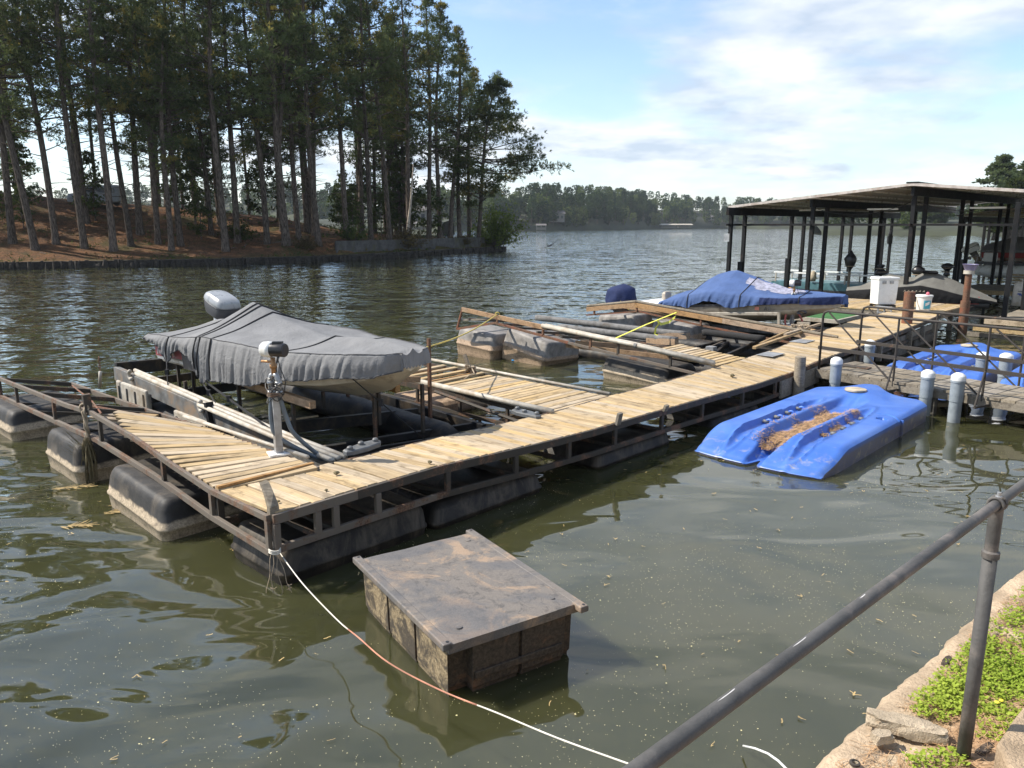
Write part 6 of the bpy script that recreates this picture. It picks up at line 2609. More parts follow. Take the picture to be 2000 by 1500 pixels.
# ------------------------------------------------------------------ gangway
GO = Vector((13.08, -.10))
GD = Vector((-.77, -4.05)).normalized()
GX = Vector((-GD.y, GD.x))
if GX.x < 0:
    GX = -GX
GW_ = 1.5


def G(l, x, z):
    q = GO + GD * l + GX * x
    return W(q.x, q.y, z)


gz = lambda l: .52 + .90 * sm(l, 4.4, 8.0)
gl = 7.6
gang = thing('gangway', G(0, 0, .6), 'steel gangway with tube railings and grey boards running from walkway to bank', 'gangway')
l_ = .12
while l_ < gl:
    plank(gang, G(l_, -.04 + random.uniform(-.02, .02), gz(l_) + random.uniform(-.004, .006)), G(l_, GW_ + random.uniform(-.02, .02), gz(l_) + random.uniform(-.004, .006)), .235, .045, 'grey_wood')
    l_ += .248
for x in (.0, GW_):
    for a, b in ((0, 4.6), (4.6, 6.2), (6.2, gl)):
        MB().beam(G(a, x, gz(a) - .12), G(b, x, gz(b) - .12), .07, .15).build('side_beam', M_['grey_wood'], gang, bevel=.006)
        MB().beam(G(a, x, gz(a) + .47), G(b, x, gz(b) + .47), .05, .07).build('toe_rail', M_['gangway_steel'], gang)
for x in (-.02, GW_ + .02):
    lm = (.10, 1.72, 3.40, 5.1, 7.0)
    top = lambda l: gz(l) + 1.28
    pts = [G(.06, x, gz(0) + .0), G(.06, x, top(0) - .12), G(.09, x, top(0) - .04), G(.18, x, top(0))] + [G(l, x, top(l)) for l in (1.7, 3.4, 4.6, 5.4, 6.2, gl)]
    MB().tube(pts, .026, 10).build('hand_rail', M_['gangway_steel'], gang, smooth=True)
    for l in lm[1:]:
        MB().tube([G(l, x, gz(l) - .1), G(l, x, top(l))], .022, 8).build('rail_post', M_['gangway_steel'], gang)
    for a, b in zip(lm, lm[1:]):
        MB().tube([G(a + .10, x, top(a) - .03), G(b - .05, x, gz(b) - .02)], .018, 8).build('diagonal', M_['gangway_steel'], gang)
    if x < 0:
        for l in (1.72, 3.40):
            MB().tube([G(l, x, gz(l) + .47), G(l + .02, x - .30, gz(l) - .16)], .02, 8).build('outrigger', M_['gangway_steel'], gang)
            MB().beam(G(l + .02, x - .32, gz(l) - .18), G(l + .15, x + .04, gz(l) - .14), .05, .03).build('outrigger_foot', M_['gangway_steel'], gang)
for l, zt in ((2.35, .80), (3.0, .80)):
    MB().beam(G(l, -.06, .2), G(l, -.06, zt), .10, .09, UA).build('timber_stub', M_['grey_wood'], gang, bevel=.008)
MB().box(G(.05, GW_ * .5, .535), (.25, GW_ * .9, .02), Matrix((UA, VA, Vector((0, 0, 1)))).transposed()).build('landing_plate', M_['rusty_dark'], gang)
for l in (2.5, 4.2):
    for x in (.1, GW_ - .1):
        MB().tube([G(l, x, -.6), G(l, x, .42)], .07, 10).build('leg', M_['pile_dark'], gang)

# ------------------------------------------------------------------ platform at the end, its furniture
plat = thing('dock', W(26, 2.4, 0), 'wide wooden platform across the far end of the walkway', 'dock')
v = .62
while v < 4.9:
    plank(plat, W(24.25, v, .76 + random.uniform(-.004, .008)), W(28.1, v + random.uniform(-.02, .02), .76), .134)
    v += .143
for u_ in (24.3, 26.1, 28.0):
    MB().beam(W(u_, .5, .66), W(u_, 5, .66), .07, .14).build('joist', M_['grey_wood'], plat)
for v_ in (.55, 4.95):
    MB().beam(W(24.2, v_, .64), W(28.1, v_, .64), .06, .2).build('side_board', M_['grey_wood'], plat)
for u_ in (24.6, 26.3, 27.8):
    MB().beam(W(u_, .62, -.4), W(u_, .62, .60), .14, .14, UA).build('leg', M_['grey_wood'], plat)
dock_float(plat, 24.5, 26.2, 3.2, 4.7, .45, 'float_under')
# green turf finger with pale edges
gt = thing('finger_dock', W(23, 3.4, 0), 'low finger pier covered in green turf with pale edge boards', 'dock')
MB().box(W(22.75, 3.5, .60), (2.7, 1.6, .03), Matrix((UA, VA, Vector((0, 0, 1)))).transposed()).build('turf', M_['hull_green'], gt)
MB().beam(W(21.35, 2.6, .58), W(21.35, 4.4, .58), .09, .12).build('edge_board', M_['dirty_white'], gt)
MB().beam(W(21.35, 2.62, .58), W(24.1, 2.62, .58), .09, .12).build('edge_board', M_['dirty_white'], gt)
MB().beam(W(21.35, 4.36, .58), W(24.1, 4.36, .58), .09, .12).build('edge_board', M_['hull_teal'], gt)
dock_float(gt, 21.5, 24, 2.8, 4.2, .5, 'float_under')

Z = Vector((0, 0, 1))
R3 = Matrix((UA, VA, Z)).transposed()


def bin_():
    c = W(24.9, 2.45, .77)
    t = thing('storage_bin', c, 'tall white lidded plastic bin standing on the far platform', 'bin')
    rz = Matrix.Rotation(.10, 3, 'Z')

    def q(x, y, z):
        return c + rz @ Vector((x, y, 0)) + Z * z
    m = MB()
    m.loft([[q(x * .35 * f, y * .25 * f, z) for x, y in ((-1, -1), (1, -1), (1, 1), (-1, 1))] for z, f in ((.13, .94), (.16, .97), (.9, 1.03), (.98, 1.04))])
    m.build('bin_body', M_['white_paint'], t, bevel=.02)
    m = MB()
    m.loft([[q(x * .385, y * .285, z) for x, y in ((-1, -1), (1, -1), (1, 1), (-1, 1))] for z in (.982, 1.04)] + [[q(x * .37, y * .27, 1.075) for x, y in ((-1, -1), (1, -1), (1, 1), (-1, 1))]])
    m.build('bin_lid', M_['white_plastic'], t, bevel=.012)
    for x in (-.17, .10):
        MB().box(q(x, -.275, .90), (.13, .03, .09), rz).build('latch', M_['galvanised'], t)
    for x in (-.3, .3):
        for y in (-.2, .2):
            MB().lathe(q(x, y - .02, .065), [(.03, 0), (.06, .0), (.06, .04), (.03, .04)], 12, Vector((0, 1, 0))).build('caster', M_['black_plastic'], t)
    MB().box(q(0, -.1, .10), (.55, .5, .05), rz).build('base_frame', M_['black_steel'], t)


bin_()
m = MB()
for a in (-.26, 0, .26):
    c = W(23.9, 2.05, .62)
    m.beam(c + UA * a * .6 + VA * a, c + UA * a * .6 + VA * a + Z * .26, .05, .05, UA)
m.beam(W(23.8, 1.75, .90), W(24.0, 2.35, .90), .20, .03)
m.beam(W(23.95, 1.8, .70), W(23.95, 2.3, .70), .04, .04)
tag(m.build('step_stool', M_['galvanised'], bevel=.004), 'low grey step frame standing in front of the white bin', 'stool')


def bucket_():
    c = W(24.85, 1.12, .77)
    t = thing('bucket', c, 'white plastic bucket with blue label and pink item on the lid', 'bucket')
    MB().lathe(c, [(.0, 0), (.205, 0), (.215, .03), (.245, .46), (.262, .462), (.262, .50), (.252, .50)], 28).build('pail', M_['white_plastic'], t, auto=40)
    MB().lathe(c + Z * .50, [(.268, -.03), (.272, 0), (.265, .03), (.24, .035), (0, .03)], 28).build('bucket_lid', M_['white_plastic'], t, auto=40)
    # printed label wraps the side facing the gangway
    m = MB()
    a0 = math.radians(-80)
    rows = []
    for z in np.linspace(.08, .36, 5):
        r_ = lerp(.215, .245, (z - .03) / .43) + .003
        rows.append([c + Vector((r_ * math.cos(a), r_ * math.sin(a), z)) for a in np.linspace(-2.05, -1.05, 12)])
    m.loft(rows, closed=False)
    m.build('label', M_['label_blue'], t, smooth=True)
    m = MB()
    rows = []
    for z in np.linspace(.20, .30, 3):
        r_ = lerp(.215, .245, (z - .03) / .43) + .006
        rows.append([c + Vector((r_ * math.cos(a), r_ * math.sin(a), z + .03 * math.sin(a * 4))) for a in np.linspace(-1.85, -1.25, 8)])
    m.loft(rows, closed=False)
    m.build('label_swoosh', M_['white_paint'], t, smooth=True)
    MB().tube([c + Vector((-.255, .02, .44)), c + Vector((-.245, -.08, .22)), c + Vector((-.20, -.16, .05)), c + Vector((-.02, -.245, .02))], .008, 5).build('bail', M_['rope_tan'], t)
    MB().lathe(c + Vector((.08, -.05, .535)), [(.05, 0), (.06, .03), (.05, .07), (.02, .1)], 10).build('scoop', M_['pink_thing'], t, smooth=True)


bucket_()

# covered watercraft under the shed
jf = Frame(W(28.3, 4.95, 0), W(29.7, -.05, 0))
jt = thing('watercraft', jf.p(2.5, 0, .7), 'watercraft under a black cover with taupe top beneath the shed', 'watercraft')
jw = lambda s: interp(s, [(0, .45), (.8, .62), (2.5, .66), (3.8, .55), (4.7, .28), (5.2, .12)])
jc = lambda s: interp(s, [(0, 1.16), (.5, 1.24), (1.1, 1.55), (1.5, 1.72), (1.9, 1.66), (2.35, 1.62), (2.7, 1.84), (3.0, 1.85), (3.5, 1.66), (4.2, 1.34), (4.8, 1.06), (5.2, .86)])
jg = lambda s: interp(s, [(0, 1.06), (.8, 1.16), (2.0, 1.30), (2.6, 1.38), (3.3, 1.24), (4.2, 1.0), (5.2, .80)])
co, rows = cover(jf, 0, jf.L - .02, jw, jc, jg, lambda s: .74, lambda s: .74, 'cover', 'cover_black', jt, ns=110, nc=44, pleat=.02, seed=21, power=1.1, freq=5, out=.10, edge=.58, droop=.02)
co.data.materials.append(M_['cover_taupe'])
for i, p in enumerate(co.data.polygons):
    if i < 110 * 44:
        j = i % 44
        if abs((j + .5) / 44 * 2 - 1) < .57:
            p.material_index = 1
m = MB()
m.loft([[jf.p(s, -jw(s) * .9, .70), jf.p(s, -jw(s) - .03, .86), jf.p(s, -jw(s) * .8, .98)] for s in np.linspace(.5, 4.6, 20)], closed=False)
m.build('red_hull_band', M_['hull_red'], jt)
m = MB()
m.loft([[jf.p(s, -w_, z) for w_, z in ((jw(s) * .5, .55), (jw(s) * .9, .70), (jw(s) * .5, .8))] + [jf.p(s, w_, z) for w_, z in ((jw(s) * .5, .8), (jw(s) * .9, .70), (jw(s) * .5, .55))] for s in np.linspace(.05, 4.95, 20)])
m.build('hull', M_['hull_dark'], jt, smooth=True)
m = MB()
for k in range(6):
    a = jf.p(2.05 + .13 * k, -jw(2.1) - .15, 1.13)
    m.beam(a, a + jf.f * .07 + Z * .05, .02, .012)
    m.beam(a + jf.f * .07, a + jf.f * .03 + Z * .05, .02, .012)
m.build('worn_lettering', M_['dirty_white'], co)
MB().beam(jf.p(2.6, -.15, 1.86), jf.p(3.15, -.1, 1.83), .35, .10).build('handlebar_bulge', M_['cover_black'], jt, bevel=.045)
for v_ in (.6, 3.6):
    MB().beam(W(27.7, v_, .55), W(31, v_, .55), .1, .16).build('cradle_beam', M_['lift_black'], jt)
MB().beam(W(28.7, 4.6, .66), W(29.3, .6, .66), .12, .1).build('cradle_bunk', M_['carpet_black'], jt)
for u_, v_ in ((27.9, .6), (27.9, 3.6), (30.8, .6), (30.8, 3.6)):
    MB().tube([W(u_, v_, -.5), W(u_, v_, .6)], .06, 8).build('cradle_leg', M_['lift_black'], jt)

# ------------------------------------------------------------------ sheds


def PV(x, y, v0):
    d = ray(x, y)
    t = (v0 - (CAMP - OR).dot(VA)) / d.dot(VA)
    return CAMP + d * t


def uof(p):
    return (p - OR).dot(UA)


def shed(u0, L_, va, half_l, half_r, za, slope, beams, label, group=None):
    t = thing('boat_shed', W(u0 + L_ / 2, va, .3), label, 'shed')
    for sgn, half in ((1, half_l), (-1, half_r)):
        m = MB()
        n = int(L_ / .15)
        ra, rb_ = [], []
        rings = []
        for i in range(n + 1):
            u_ = u0 + L_ * i / n
            rz = .028 if i % 2 else 0
            ring = []
            for q in (0, 1):
                ring.append(W(u_, va + sgn * half * q, za - slope * half * q + rz))
            for q in (1, 0):
                ring.append(W(u_, va + sgn * half * q, za - slope * half * q + rz - .02))
            rings.append(ring)
        m.loft(rings)
        o = m.build('roof_sheet', [M_['roof_metal_under'], M_['roof_metal_top']], t)
        for p in o.data.polygons:
            if p.normal.z > .2:
                p.material_index = 1
        for q in np.linspace(.08, .95, 7):
            MB().beam(W(u0 + .1, va + sgn * half * q, za - slope * half * q - .06), W(u0 + L_ - .1, va + sgn * half * q, za - slope * half * q - .06), .06, .07).build('purlin', M_['roof_metal_under'], t)
        # gable trim
        MB().beam(W(u0 - .02, va, za - .03), W(u0 - .02, va + sgn * half, za - slope * half - .03), .04, .10).build('gable_trim', M_['roof_metal_top'], t)
    MB().beam(W(u0 - .05, va, za + .035), W(u0 + L_, va, za + .035), .42, .05).build('ridge_cap', M_['black_steel'], t)
    for vb, posts, ub in beams:
        zb = za - slope * abs(vb - va) - .10
        MB().beam(W(ub, vb, zb - .17), W(u0 + L_ - .2, vb, zb - .17), .12, .32).build('roof_beam', M_['black_steel'], t)
        MB().beam(W(ub, vb, 3.62), W(u0 + L_ - .2, vb, 3.62), .07, .08).build('tie_bar', M_['black_steel'], t)
        for k, up_ in enumerate(posts):
            MB().beam(W(up_, vb, -.4), W(up_, vb, zb - .32), .15, .15, UA).build('post', M_['black_steel'], t, bevel=.008)
    vs_ = [b[0] for b in beams]
    MB().beam(W(u0 + .35, min(vs_), 3.62), W(u0 + .35, max(vs_), 3.62), .07, .08).build('tie_bar', M_['black_steel'], t)
    return t


def posts_at(xs, v_):
    return [uof(PV(x, 430, v_)) for x in xs]


A_, B_, C_ = posts_at((1428, 1455, 1547, 1571, 1647, 1665, 1728, 1743), 9.75), posts_at((1587, 1614, 1700, 1721, 1787), 6.65), posts_at((1782, 1805, 1877, 1895, 1952, 1967), 2.8)
sh = shed(28.0, 21.5, 2.8, 7.4, 8.0, 5.12, .096, [(9.75, A_, A_[0] - .35), (6.65, B_, B_[0] - .25), (2.8, C_, C_[0] - .3), (-.9, [26.7, 29.6, 34.3, 40], 27.7), (-4.6, [28.5, 33, 38, 43], 28.2)],
          'open black steel boat shed with low pitched metal roof over the slips')
MB().box(PV(1738, 468, 9.75), (.28, .18, .5)).build('switch_box', M_['black_plastic'], sh, bevel=.02)
MB().lathe(PV(1738, 468, 9.75) + Z * .25, [(.10, 0), (.12, .1), (.07, .28), (.03, .3)], 10).build('meter_head', M_['black_plastic'], sh)
MB().box(PV(1419, 464, 9.75), (.02, .26, .34), R3).build('notice_plate', M_['galvanised'], sh)
for x, v_ in ((1446, 9.4), (1538, 9.4)):
    q = PV(x, 520, v_)
    MB().beam(Vector((q.x, q.y, -.3)), Vector((q.x, q.y, 2.05)), .18, .18, UA).build('pile_stub', M_['black_steel'], sh)
shed(49.0, 24, -.8, 7.2, 7.5, 5.05, .12, [(6.1, [49.4, 50.6, 54.5, 55.8, 60, 61, 66, 67], 49.1), (2.6, [49.4, 50.6, 55.5, 56.8, 62, 63], 49.1), (-.8, [49.4, 50.6, 56, 57, 62], 49.1), (-4.5, [49.4, 50.6, 56, 57], 49.1)],
     'second open boat shed farther along behind the first')


def lift_head(p, h, label, tall=False):
    """winch or drive wrapped in black plastic on its post"""
    t = thing('wrapped_winch', Vector((p.x, p.y, p.z - h / 2)), label, 'winch', 'black wrapped winches under the shed')
    m = MB()
    rings = []
    n = 9
    sd_ = int(abs(p.x * 100)) % 97
    for k in range(n):
        q = k / (n - 1)
        rr = .17 + .09 * math.sin(q * 7 + sd_) + .04 * mnoise.noise(Vector((q * 5, sd_, 1)))
        rr *= (1 - .6 * sm(q, .82, 1.0)) * (.55 + .45 * sm(q, 0, .12))
        rings.append([p + Vector((rr * (1 + .25 * mnoise.noise(Vector((math.cos(a) * 2, math.sin(a) * 2, q * 4 + sd_)))) * math.cos(a), rr * .9 * math.sin(a), -h / 2 + h * q)) for a in np.linspace(0, 6.283, 14, endpoint=False)])
    m.loft(rings)
    m.build('wrap', M_['black_plastic'], t, smooth=True)
    m = MB()
    for q in (.3, .62):
        m.tube([p + Vector((.22 * math.cos(a), .2 * math.sin(a), -h / 2 + h * q)) for a in np.linspace(0, 6.28, 12)], .014, 4)
    m.build('tie_cord', M_['rope_tan'], t)
    MB().tube([Vector((p.x, p.y, .3)), p - Z * (h / 2 - .05)], .06, 8).build('stand', M_['grey_wood' if tall else 'black_steel'], t)


for a_, b_, sg in ((W(28.6, 6.5, 4.25), W(28.6, 2.9, 4.5), .35), (W(28.5, 2.7, 4.45), W(28.6, -.8, 4.3), .28), (W(32, 2.7, 4.4), W(36, 2.7, 4.4), .4), (W(28.4, 2.75, 4.3), W(28.4, 2.75, 1.6), .0)):
    MB().tube([a_.lerp(b_, q) - Z * (sg * 4 * q * (1 - q)) + (UA * .05 * math.sin(q * 9) if sg == 0 else Vector()) for q in np.linspace(0, 1, 14)], .014, 5).build('wire', M_['black_plastic'], sh)
for v_ in (7.5, 4.6, .8):
    MB().beam(W(30.5, v_ - .6, 4.25), W(30.5, v_ + .6, 4.25), .10, .07).build('lamp_batten', M_['white_paint'], sh)
lift_head(PY(1661, 511, 33.5), .95, 'tall black plastic wrapped winch on a wooden stand over the teal boat', True)
lift_head(PY(1721, 527, 33), .45, 'small black wrapped winch just left of the black covered watercraft top')
lift_head(PY(1793, 531, 30.3), .55, 'black wrapped winch in front of the middle shed posts')
lift_head(PY(1850, 526, 32.5), .52, 'black boxed winch above the taupe cover')
p = PY(1893, 502, 31)
m = MB().loft([[p + Vector((x, y, z)) for x, y in ((-.06, -.06), (.06, -.06), (.06, .06), (-.06, .06))] for z in (-.1, .0)] + [[p + Vector((x + .28, y, z)) for x, y in ((-.1, -.06), (.08, -.06), (.08, .06), (-.1, .06))] for z in (.04, .10)])
tag(m.build('winch_crank', M_['black_plastic'], bevel=.02), 'black winch crank sticking out from a shed post', 'crank')

# teal boat lying beyond the shed posts
c = PY(1640, 546, 37.5)
tb = thing('boat', Vector((c.x, c.y, 0)), 'low teal boat with white rails beyond the blue covered boat', 'boat')
tfm = Frame(Vector((c.x, c.y, 0)) + VA * 3.0, Vector((c.x, c.y, 0)) - VA * 2.9)
tw = lambda s: interp(s, [(0, 1.0), (4, 1.05), (5.9, .7)])
hull(tfm, 5.9, tw, lambda s: .1, lambda s: .25, lambda s: .85, 'hull', 'hull_dark', tb, mat2='hull_teal')
MB().box(tfm.p(2.95, 0, .87), (1.9, 5.6, .05), R3).build('deck', M_['hull_teal'], tb)
for y in (-.95, .95):
    MB().beam(tfm.p(.1, y, 1.32), tfm.p(5.7, y, 1.32), .07, .07).build('rail', M_['white_paint'], tb)
    for s in (.2, 1.9, 3.6, 5.5):
        MB().beam(tfm.p(s, y, .85), tfm.p(s, y, 1.3), .05, .05, UA).build('rail_post', M_['dirty_white'], tb)
MB().lathe(tfm.p(2.1, -1.0, .95), [(.12, 0), (.16, .2), (.12, .42), (.04, .5)], 12).build('fender', M_['foam_tan'], tb, smooth=True)

# right-hand walkway under the shed with what stands on it
rw = thing('dock', W(30, -2, 0), 'grey walkway under the shed at the right edge', 'dock')
u = 25.6
while u < 36:
    plank(rw, W(u, -4.6, .56), W(u, -.75, .56 + random.uniform(-.004, .006)), .18, matn='grey_wood')
    u += .19
MB().beam(W(25.45, -5.0, .50), W(25.45, -.6, .50), .06, .16).build('edge_board', M_['deck_wood'], rw)
MB().beam(W(25.0, -5.0, .22), W(25.0, -.4, .30), .08, .14).build('edge_board', M_['deck_wood'], rw)
MB().beam(W(25.2, -5.0, .05), W(25.2, -.2, .08), .08, .14).build('edge_board', M_['grey_wood'], rw)
for v_ in (-4.4, -2.6, -.9):
    MB().beam(W(25.6, v_, .44), W(36, v_, .44), .08, .14).build('joist', M_['grey_wood'], rw)
    MB().beam(W(26, v_, -.4), W(26, v_, .4), .14, .14, UA).build('leg', M_['grey_wood'], rw)
c = W(31.2, .35, .40) - VA * .95
jug = thing('jug', W(31.2, -.55, .58), 'grey white plastic drum with a small dark blue emblem under the shed', 'drum')
c = W(31.2, -.55, .58)
MB().loft([[c + UA * x * f + VA * y * f + Z * z for x, y in rrect(.42, .62, .08)] for z, f in ((0, .92), (.04, 1), (.78, .96), (.86, .8), (.92, .45))]).build('drum_body', M_['dirty_white'], jug, auto=50)
MB().lathe(c + Z * .92, [(.07, 0), (.07, .06), (.0, .065)], 12).build('drum_cap', M_['dirty_white'], jug)
m = MB()
for k, (dx, dz) in enumerate(((-.06, 0), (.0, .05), (.06, .1))):
    a = c - UA * .222 + VA * dx * 1.0 + Z * (.40 + dz * .6)
    m.beam(a - VA * .06, a + VA * .06, .006, .055)
m.build('emblem', M_['label_navy'], jug)
MB().beam(c - UA * .222 + VA * .12 + Z * .56, c - UA * .222 - VA * .12 + Z * .56, .006, .03).build('emblem_line', M_['rubber_grey'], jug)
for k, (du, dv, r_) in enumerate(((.0, -1.25, .24), (-.1, -1.85, .2))):
    c = W(31.0 + du, dv, .58 + r_)
    m = MB()
    rings = []
    for q in np.linspace(0, 1, 9):
        rr = r_ * (1 - .35 * abs(q * 2 - 1) ** 4)
        rings.append([c + VA * (-.28 + .56 * q) + UA * (rr * math.cos(a) * (1 + .06 * math.sin(a * 3 + k))) + Z * (rr * math.sin(a)) for a in np.linspace(0, 6.283, 16, endpoint=False)])
    m.loft(rings)
    tag(m.build('foam_bag', M_['foam_tan'], smooth=True), ('plump pale sack lying beside the grey white drum' if k == 0 else 'second pale sack behind the right shed post'), 'sack')
for k in range(2):
    c = W(26.9, -1.55 - .28 * k, .565)
    m = MB().loft([[c + UA * x * .26 * f + VA * y * .10 * f + Z * z for x, y in rrect(1, 1, .4)] for z, f in ((0, 1), (.03, 1.02), (.05, .95), (.08, .55), (.10, .4))])
    tag(m.build('shoe', M_['black_plastic'], smooth=True), 'left one of a pair of black shoes on the grey walkway' if k == 0 else 'right one of a pair of black shoes on the grey walkway', 'shoe')

# white pontoon boat and red boat beyond the second shed posts
pc = PY(1960, 530, 43)
pb_ = thing('boat', Vector((pc.x, pc.y, .2)), 'pontoon boat with white floats and white raised outboard at right', 'boat')
c0 = Vector((pc.x, pc.y, 0))
for y in (-.95, .95):
    m = MB()
    rings = []
    for q in np.linspace(0, 1, 12):
        rr = .34 * (1 if .06 < q < .9 else .6)
        rings.append([c0 + UA * y + VA * (1.2 - 6.4 * q) + Z * (1.15 + rr * math.sin(a)) + UA * (rr * math.cos(a)) for a in np.linspace(0, 6.283, 16, endpoint=False)])
    m.loft(rings)
    m.build('pontoon', M_['white_paint'], pb_, smooth=True)
MB().box(c0 - VA * 2.0 + Z * 1.56, (2.5, 6.4, .12), R3).build('deck', M_['hull_dark'], pb_)
for v_ in (.4, -1.6, -3.6):
    MB().beam(c0 + VA * v_ - UA * 1.2 + Z * .75, c0 + VA * v_ + UA * 1.2 + Z * .75, .12, .12).build('lift_beam', M_['grey_wood'], pb_)
of = Frame(c0 + VA * 1.4, c0 - VA * 4)
outboard(of, -.15, 0, 2.1, .55, pb_, 'white_paint', 'white_paint', size=1.35)
MB().loft([[of.p(s, y, z) for y, z in ((-.12, 0.55), (.12, .55), (.10, 1.7), (-.10, 1.7))] for s in (-.75, -.45)]).build('drive_leg', M_['hull_dark'], pb_, bevel=.03)
for k, (y, z) in enumerate(((-.8, 2.2), (.8, 2.2))):
    MB().tube([of.p(.2, y, 1.6), of.p(.25, y, z), of.p(5.5, y, z)], .03, 6).build('deck_rail', M_['galvanised'], pb_)
MB().box(of.p(.75, -.3, 1.86), (.5, .6, .5), R3).build('seat', M_['white_paint'], pb_, bevel=.05)
rc = PY(2010, 492, 45)
rbt = thing('boat', Vector((rc.x, rc.y, 1)), 'red and grey covered boat at the far right edge', 'boat')
rf = Frame(Vector((rc.x, rc.y, 0)) + VA * 2.2, Vector((rc.x, rc.y, 0)) - VA * 3)
rwid = lambda s: interp(s, [(0, .95), (4, .9), (5.2, .3)])
hull(rf, 5.2, rwid, lambda s: 1.55, lambda s: 1.75, lambda s: 2.15, 'hull', 'hull_red', rbt)
cover(rf, 0, 5.2, lambda s: rwid(s) + .02, lambda s: interp(s, [(0, 2.5), (1.5, 2.95), (2.4, 2.9), (5.2, 2.35)]), lambda s: 2.25, lambda s: 2.05, lambda s: 2.05, 'cover', 'cover_grey', rbt, ns=60, nc=30, pleat=.03, seed=31)
for s in (1, 4):
    MB().beam(rf.p(s, -1.1, 1.5), rf.p(s, 1.1, 1.5), .12, .14).build('lift_beam', M_['black_steel'], rbt)
# slatted low dock in front of them
sd2 = thing('dock', W(41, 4, 0), 'low slatted pier beneath the pontoon boat', 'dock')
for k in range(16):
    plank(sd2, W(38 + .28 * k, 3.4, .62), W(38 + .28 * k, -3.5, .62), .2, matn='grey_wood')
MB().beam(W(37.9, 3.4, .52), W(37.9, -3.5, .52), .08, .2).build('edge_board', M_['deck_wood'], sd2)
for k in range(4):
    MB().beam(W(42.4, 2.0, .72 + .14 * k), W(42.4, -3.0, .72 + .14 * k), .04, .08).build('slat', M_['deck_wood'], sd2)
for v_ in (3.0, 0, -3):
    MB().beam(W(38, v_, -.4), W(38, v_, .55), .14, .14, UA).build('leg', M_['grey_wood'], sd2)

# ------------------------------------------------------------------ the bank we stand on
E0 = Vector((1.238, 2.78, 0))
ED = Vector((math.sin(R(48)), math.cos(R(48)), 0))
EN = Vector((ED.y, -ED.x, 0))
ZB = 1.45


def BK(s, d, z=ZB):
    q = E0 + ED * s + EN * d
    return Vector((q.x, q.y, z))


def bank_z(s, d):
    z = ZB + .05 * sm(d, .05, .5) + .02 * d
    z += .022 * mnoise.noise(Vector((s * 2.2, d * 2.2, 1))) + .010 * mnoise.noise(Vector((s * 9, d * 9, 4))) + .006 * mnoise.noise(Vector((s * 25, d * 25, 7)))
    z -= .05 * (1 - sm(d, 0, .05))
    return z


def bank_edge(s):
    return .045 * mnoise.noise(Vector((s * 2.0, 3, 1))) + .02 * mnoise.noise(Vector((s * 8, 1, 1))) + .01 * mnoise.noise(Vector((s * 22, 6, 1)))


def soil_mat():
    m, nt, b = nodes_of('bank_soil')
    t = NT(nt)
    v = t.coord()
    n1 = t.noise(v, 2.4, 7, .65, .3)
    n2 = t.noise(v, 40, 5, .7)
    k = t.mix(t.rng(n2, .3, .7), (.20, .115, .06), (.46, .30, .18))
    k = t.mix(t.rng(n1, .42, .62), k, t.mix(t.rng(n2, .3, .7), (.33, .25, .16), (.58, .47, .33)))
    k = t.mix(t.rng(t.noise(v, 5, 6, .7, 0, mloc=(3, 8, 1)), .58, .7, 0, .7), k, (.13, .085, .05))
    t.l(k, b.inputs['Base Color'])
    b.inputs['Roughness'].default_value = .95
    b.inputs['Specular IOR Level'].default_value = .1
    t.bump(t.math('ADD', n2, n1), 1, .012, b)
    MATS['bank_soil'] = m


soil_mat()
m = MB()
rows = []
ss = np.concatenate([np.linspace(-9, -1, 20), np.linspace(-.9, 4, 130), np.linspace(4.1, 30, 70)])
ds = np.concatenate([np.linspace(.16, 2.2, 50), np.linspace(2.3, 30, 24)])
for s in ss:
    rows.append([BK(s, d, bank_z(s, d) if d < 3 else ZB + .11 + .03 * (d - 2)) for d in ds])
m.loft(rows, closed=False)
m.build('ground', M_['bank_soil'], smooth=True, base=(0, 0, 0))['kind'] = 'structure'
# the rough concrete wall under the edge
rows = []
for s in ss:
    e = bank_edge(s) + .012 * mnoise.noise(Vector((s * 45, 2, 3)))
    rows.append([BK(s, e + .05, -.8), BK(s, e + .02, .4), BK(s, e + .0, 1.2), BK(s, e + .012, ZB - .035 + .01 * mnoise.noise(Vector((s * 12, 2, 2)))), BK(s, e + .05, bank_z(s, .05) + .012), BK(s, .11, bank_z(s, .11) + .014 + .012 * mnoise.noise(Vector((s * 14, 5, 2))) + .008 * mnoise.noise(Vector((s * 40, 1, 2)))),
                 BK(s, .20 + .05 * mnoise.noise(Vector((s * 3, 9, 2))), bank_z(s, .2) + .004), BK(s, .40, 1.2)])
tag(MB().loft(rows, closed=False).build('bank_wall', M_['concrete_bank'], smooth=True, base=(0, 0, 0)), 'crumbling tan concrete wall edge along the bank at lower right', 'retaining wall')
# slab and broken stones
sl = MB()
c = [PZ(x_, y_, ZB + .06) for x_, y_ in ((1938, 1515), (1972, 1462), (2012, 1410), (2120, 1420), (2090, 1570), (1980, 1610))]
sl.loft([[p - Z * .04 for p in c], [p + Z * .13 for p in c], [p.lerp(sum(c, Vector()) / 6, .02) + Z * .145 for p in c]])
tag(sl.build('concrete_slab', M_['concrete_slab'], bevel=.012), 'weathered concrete slab corner at the lower right', 'slab')


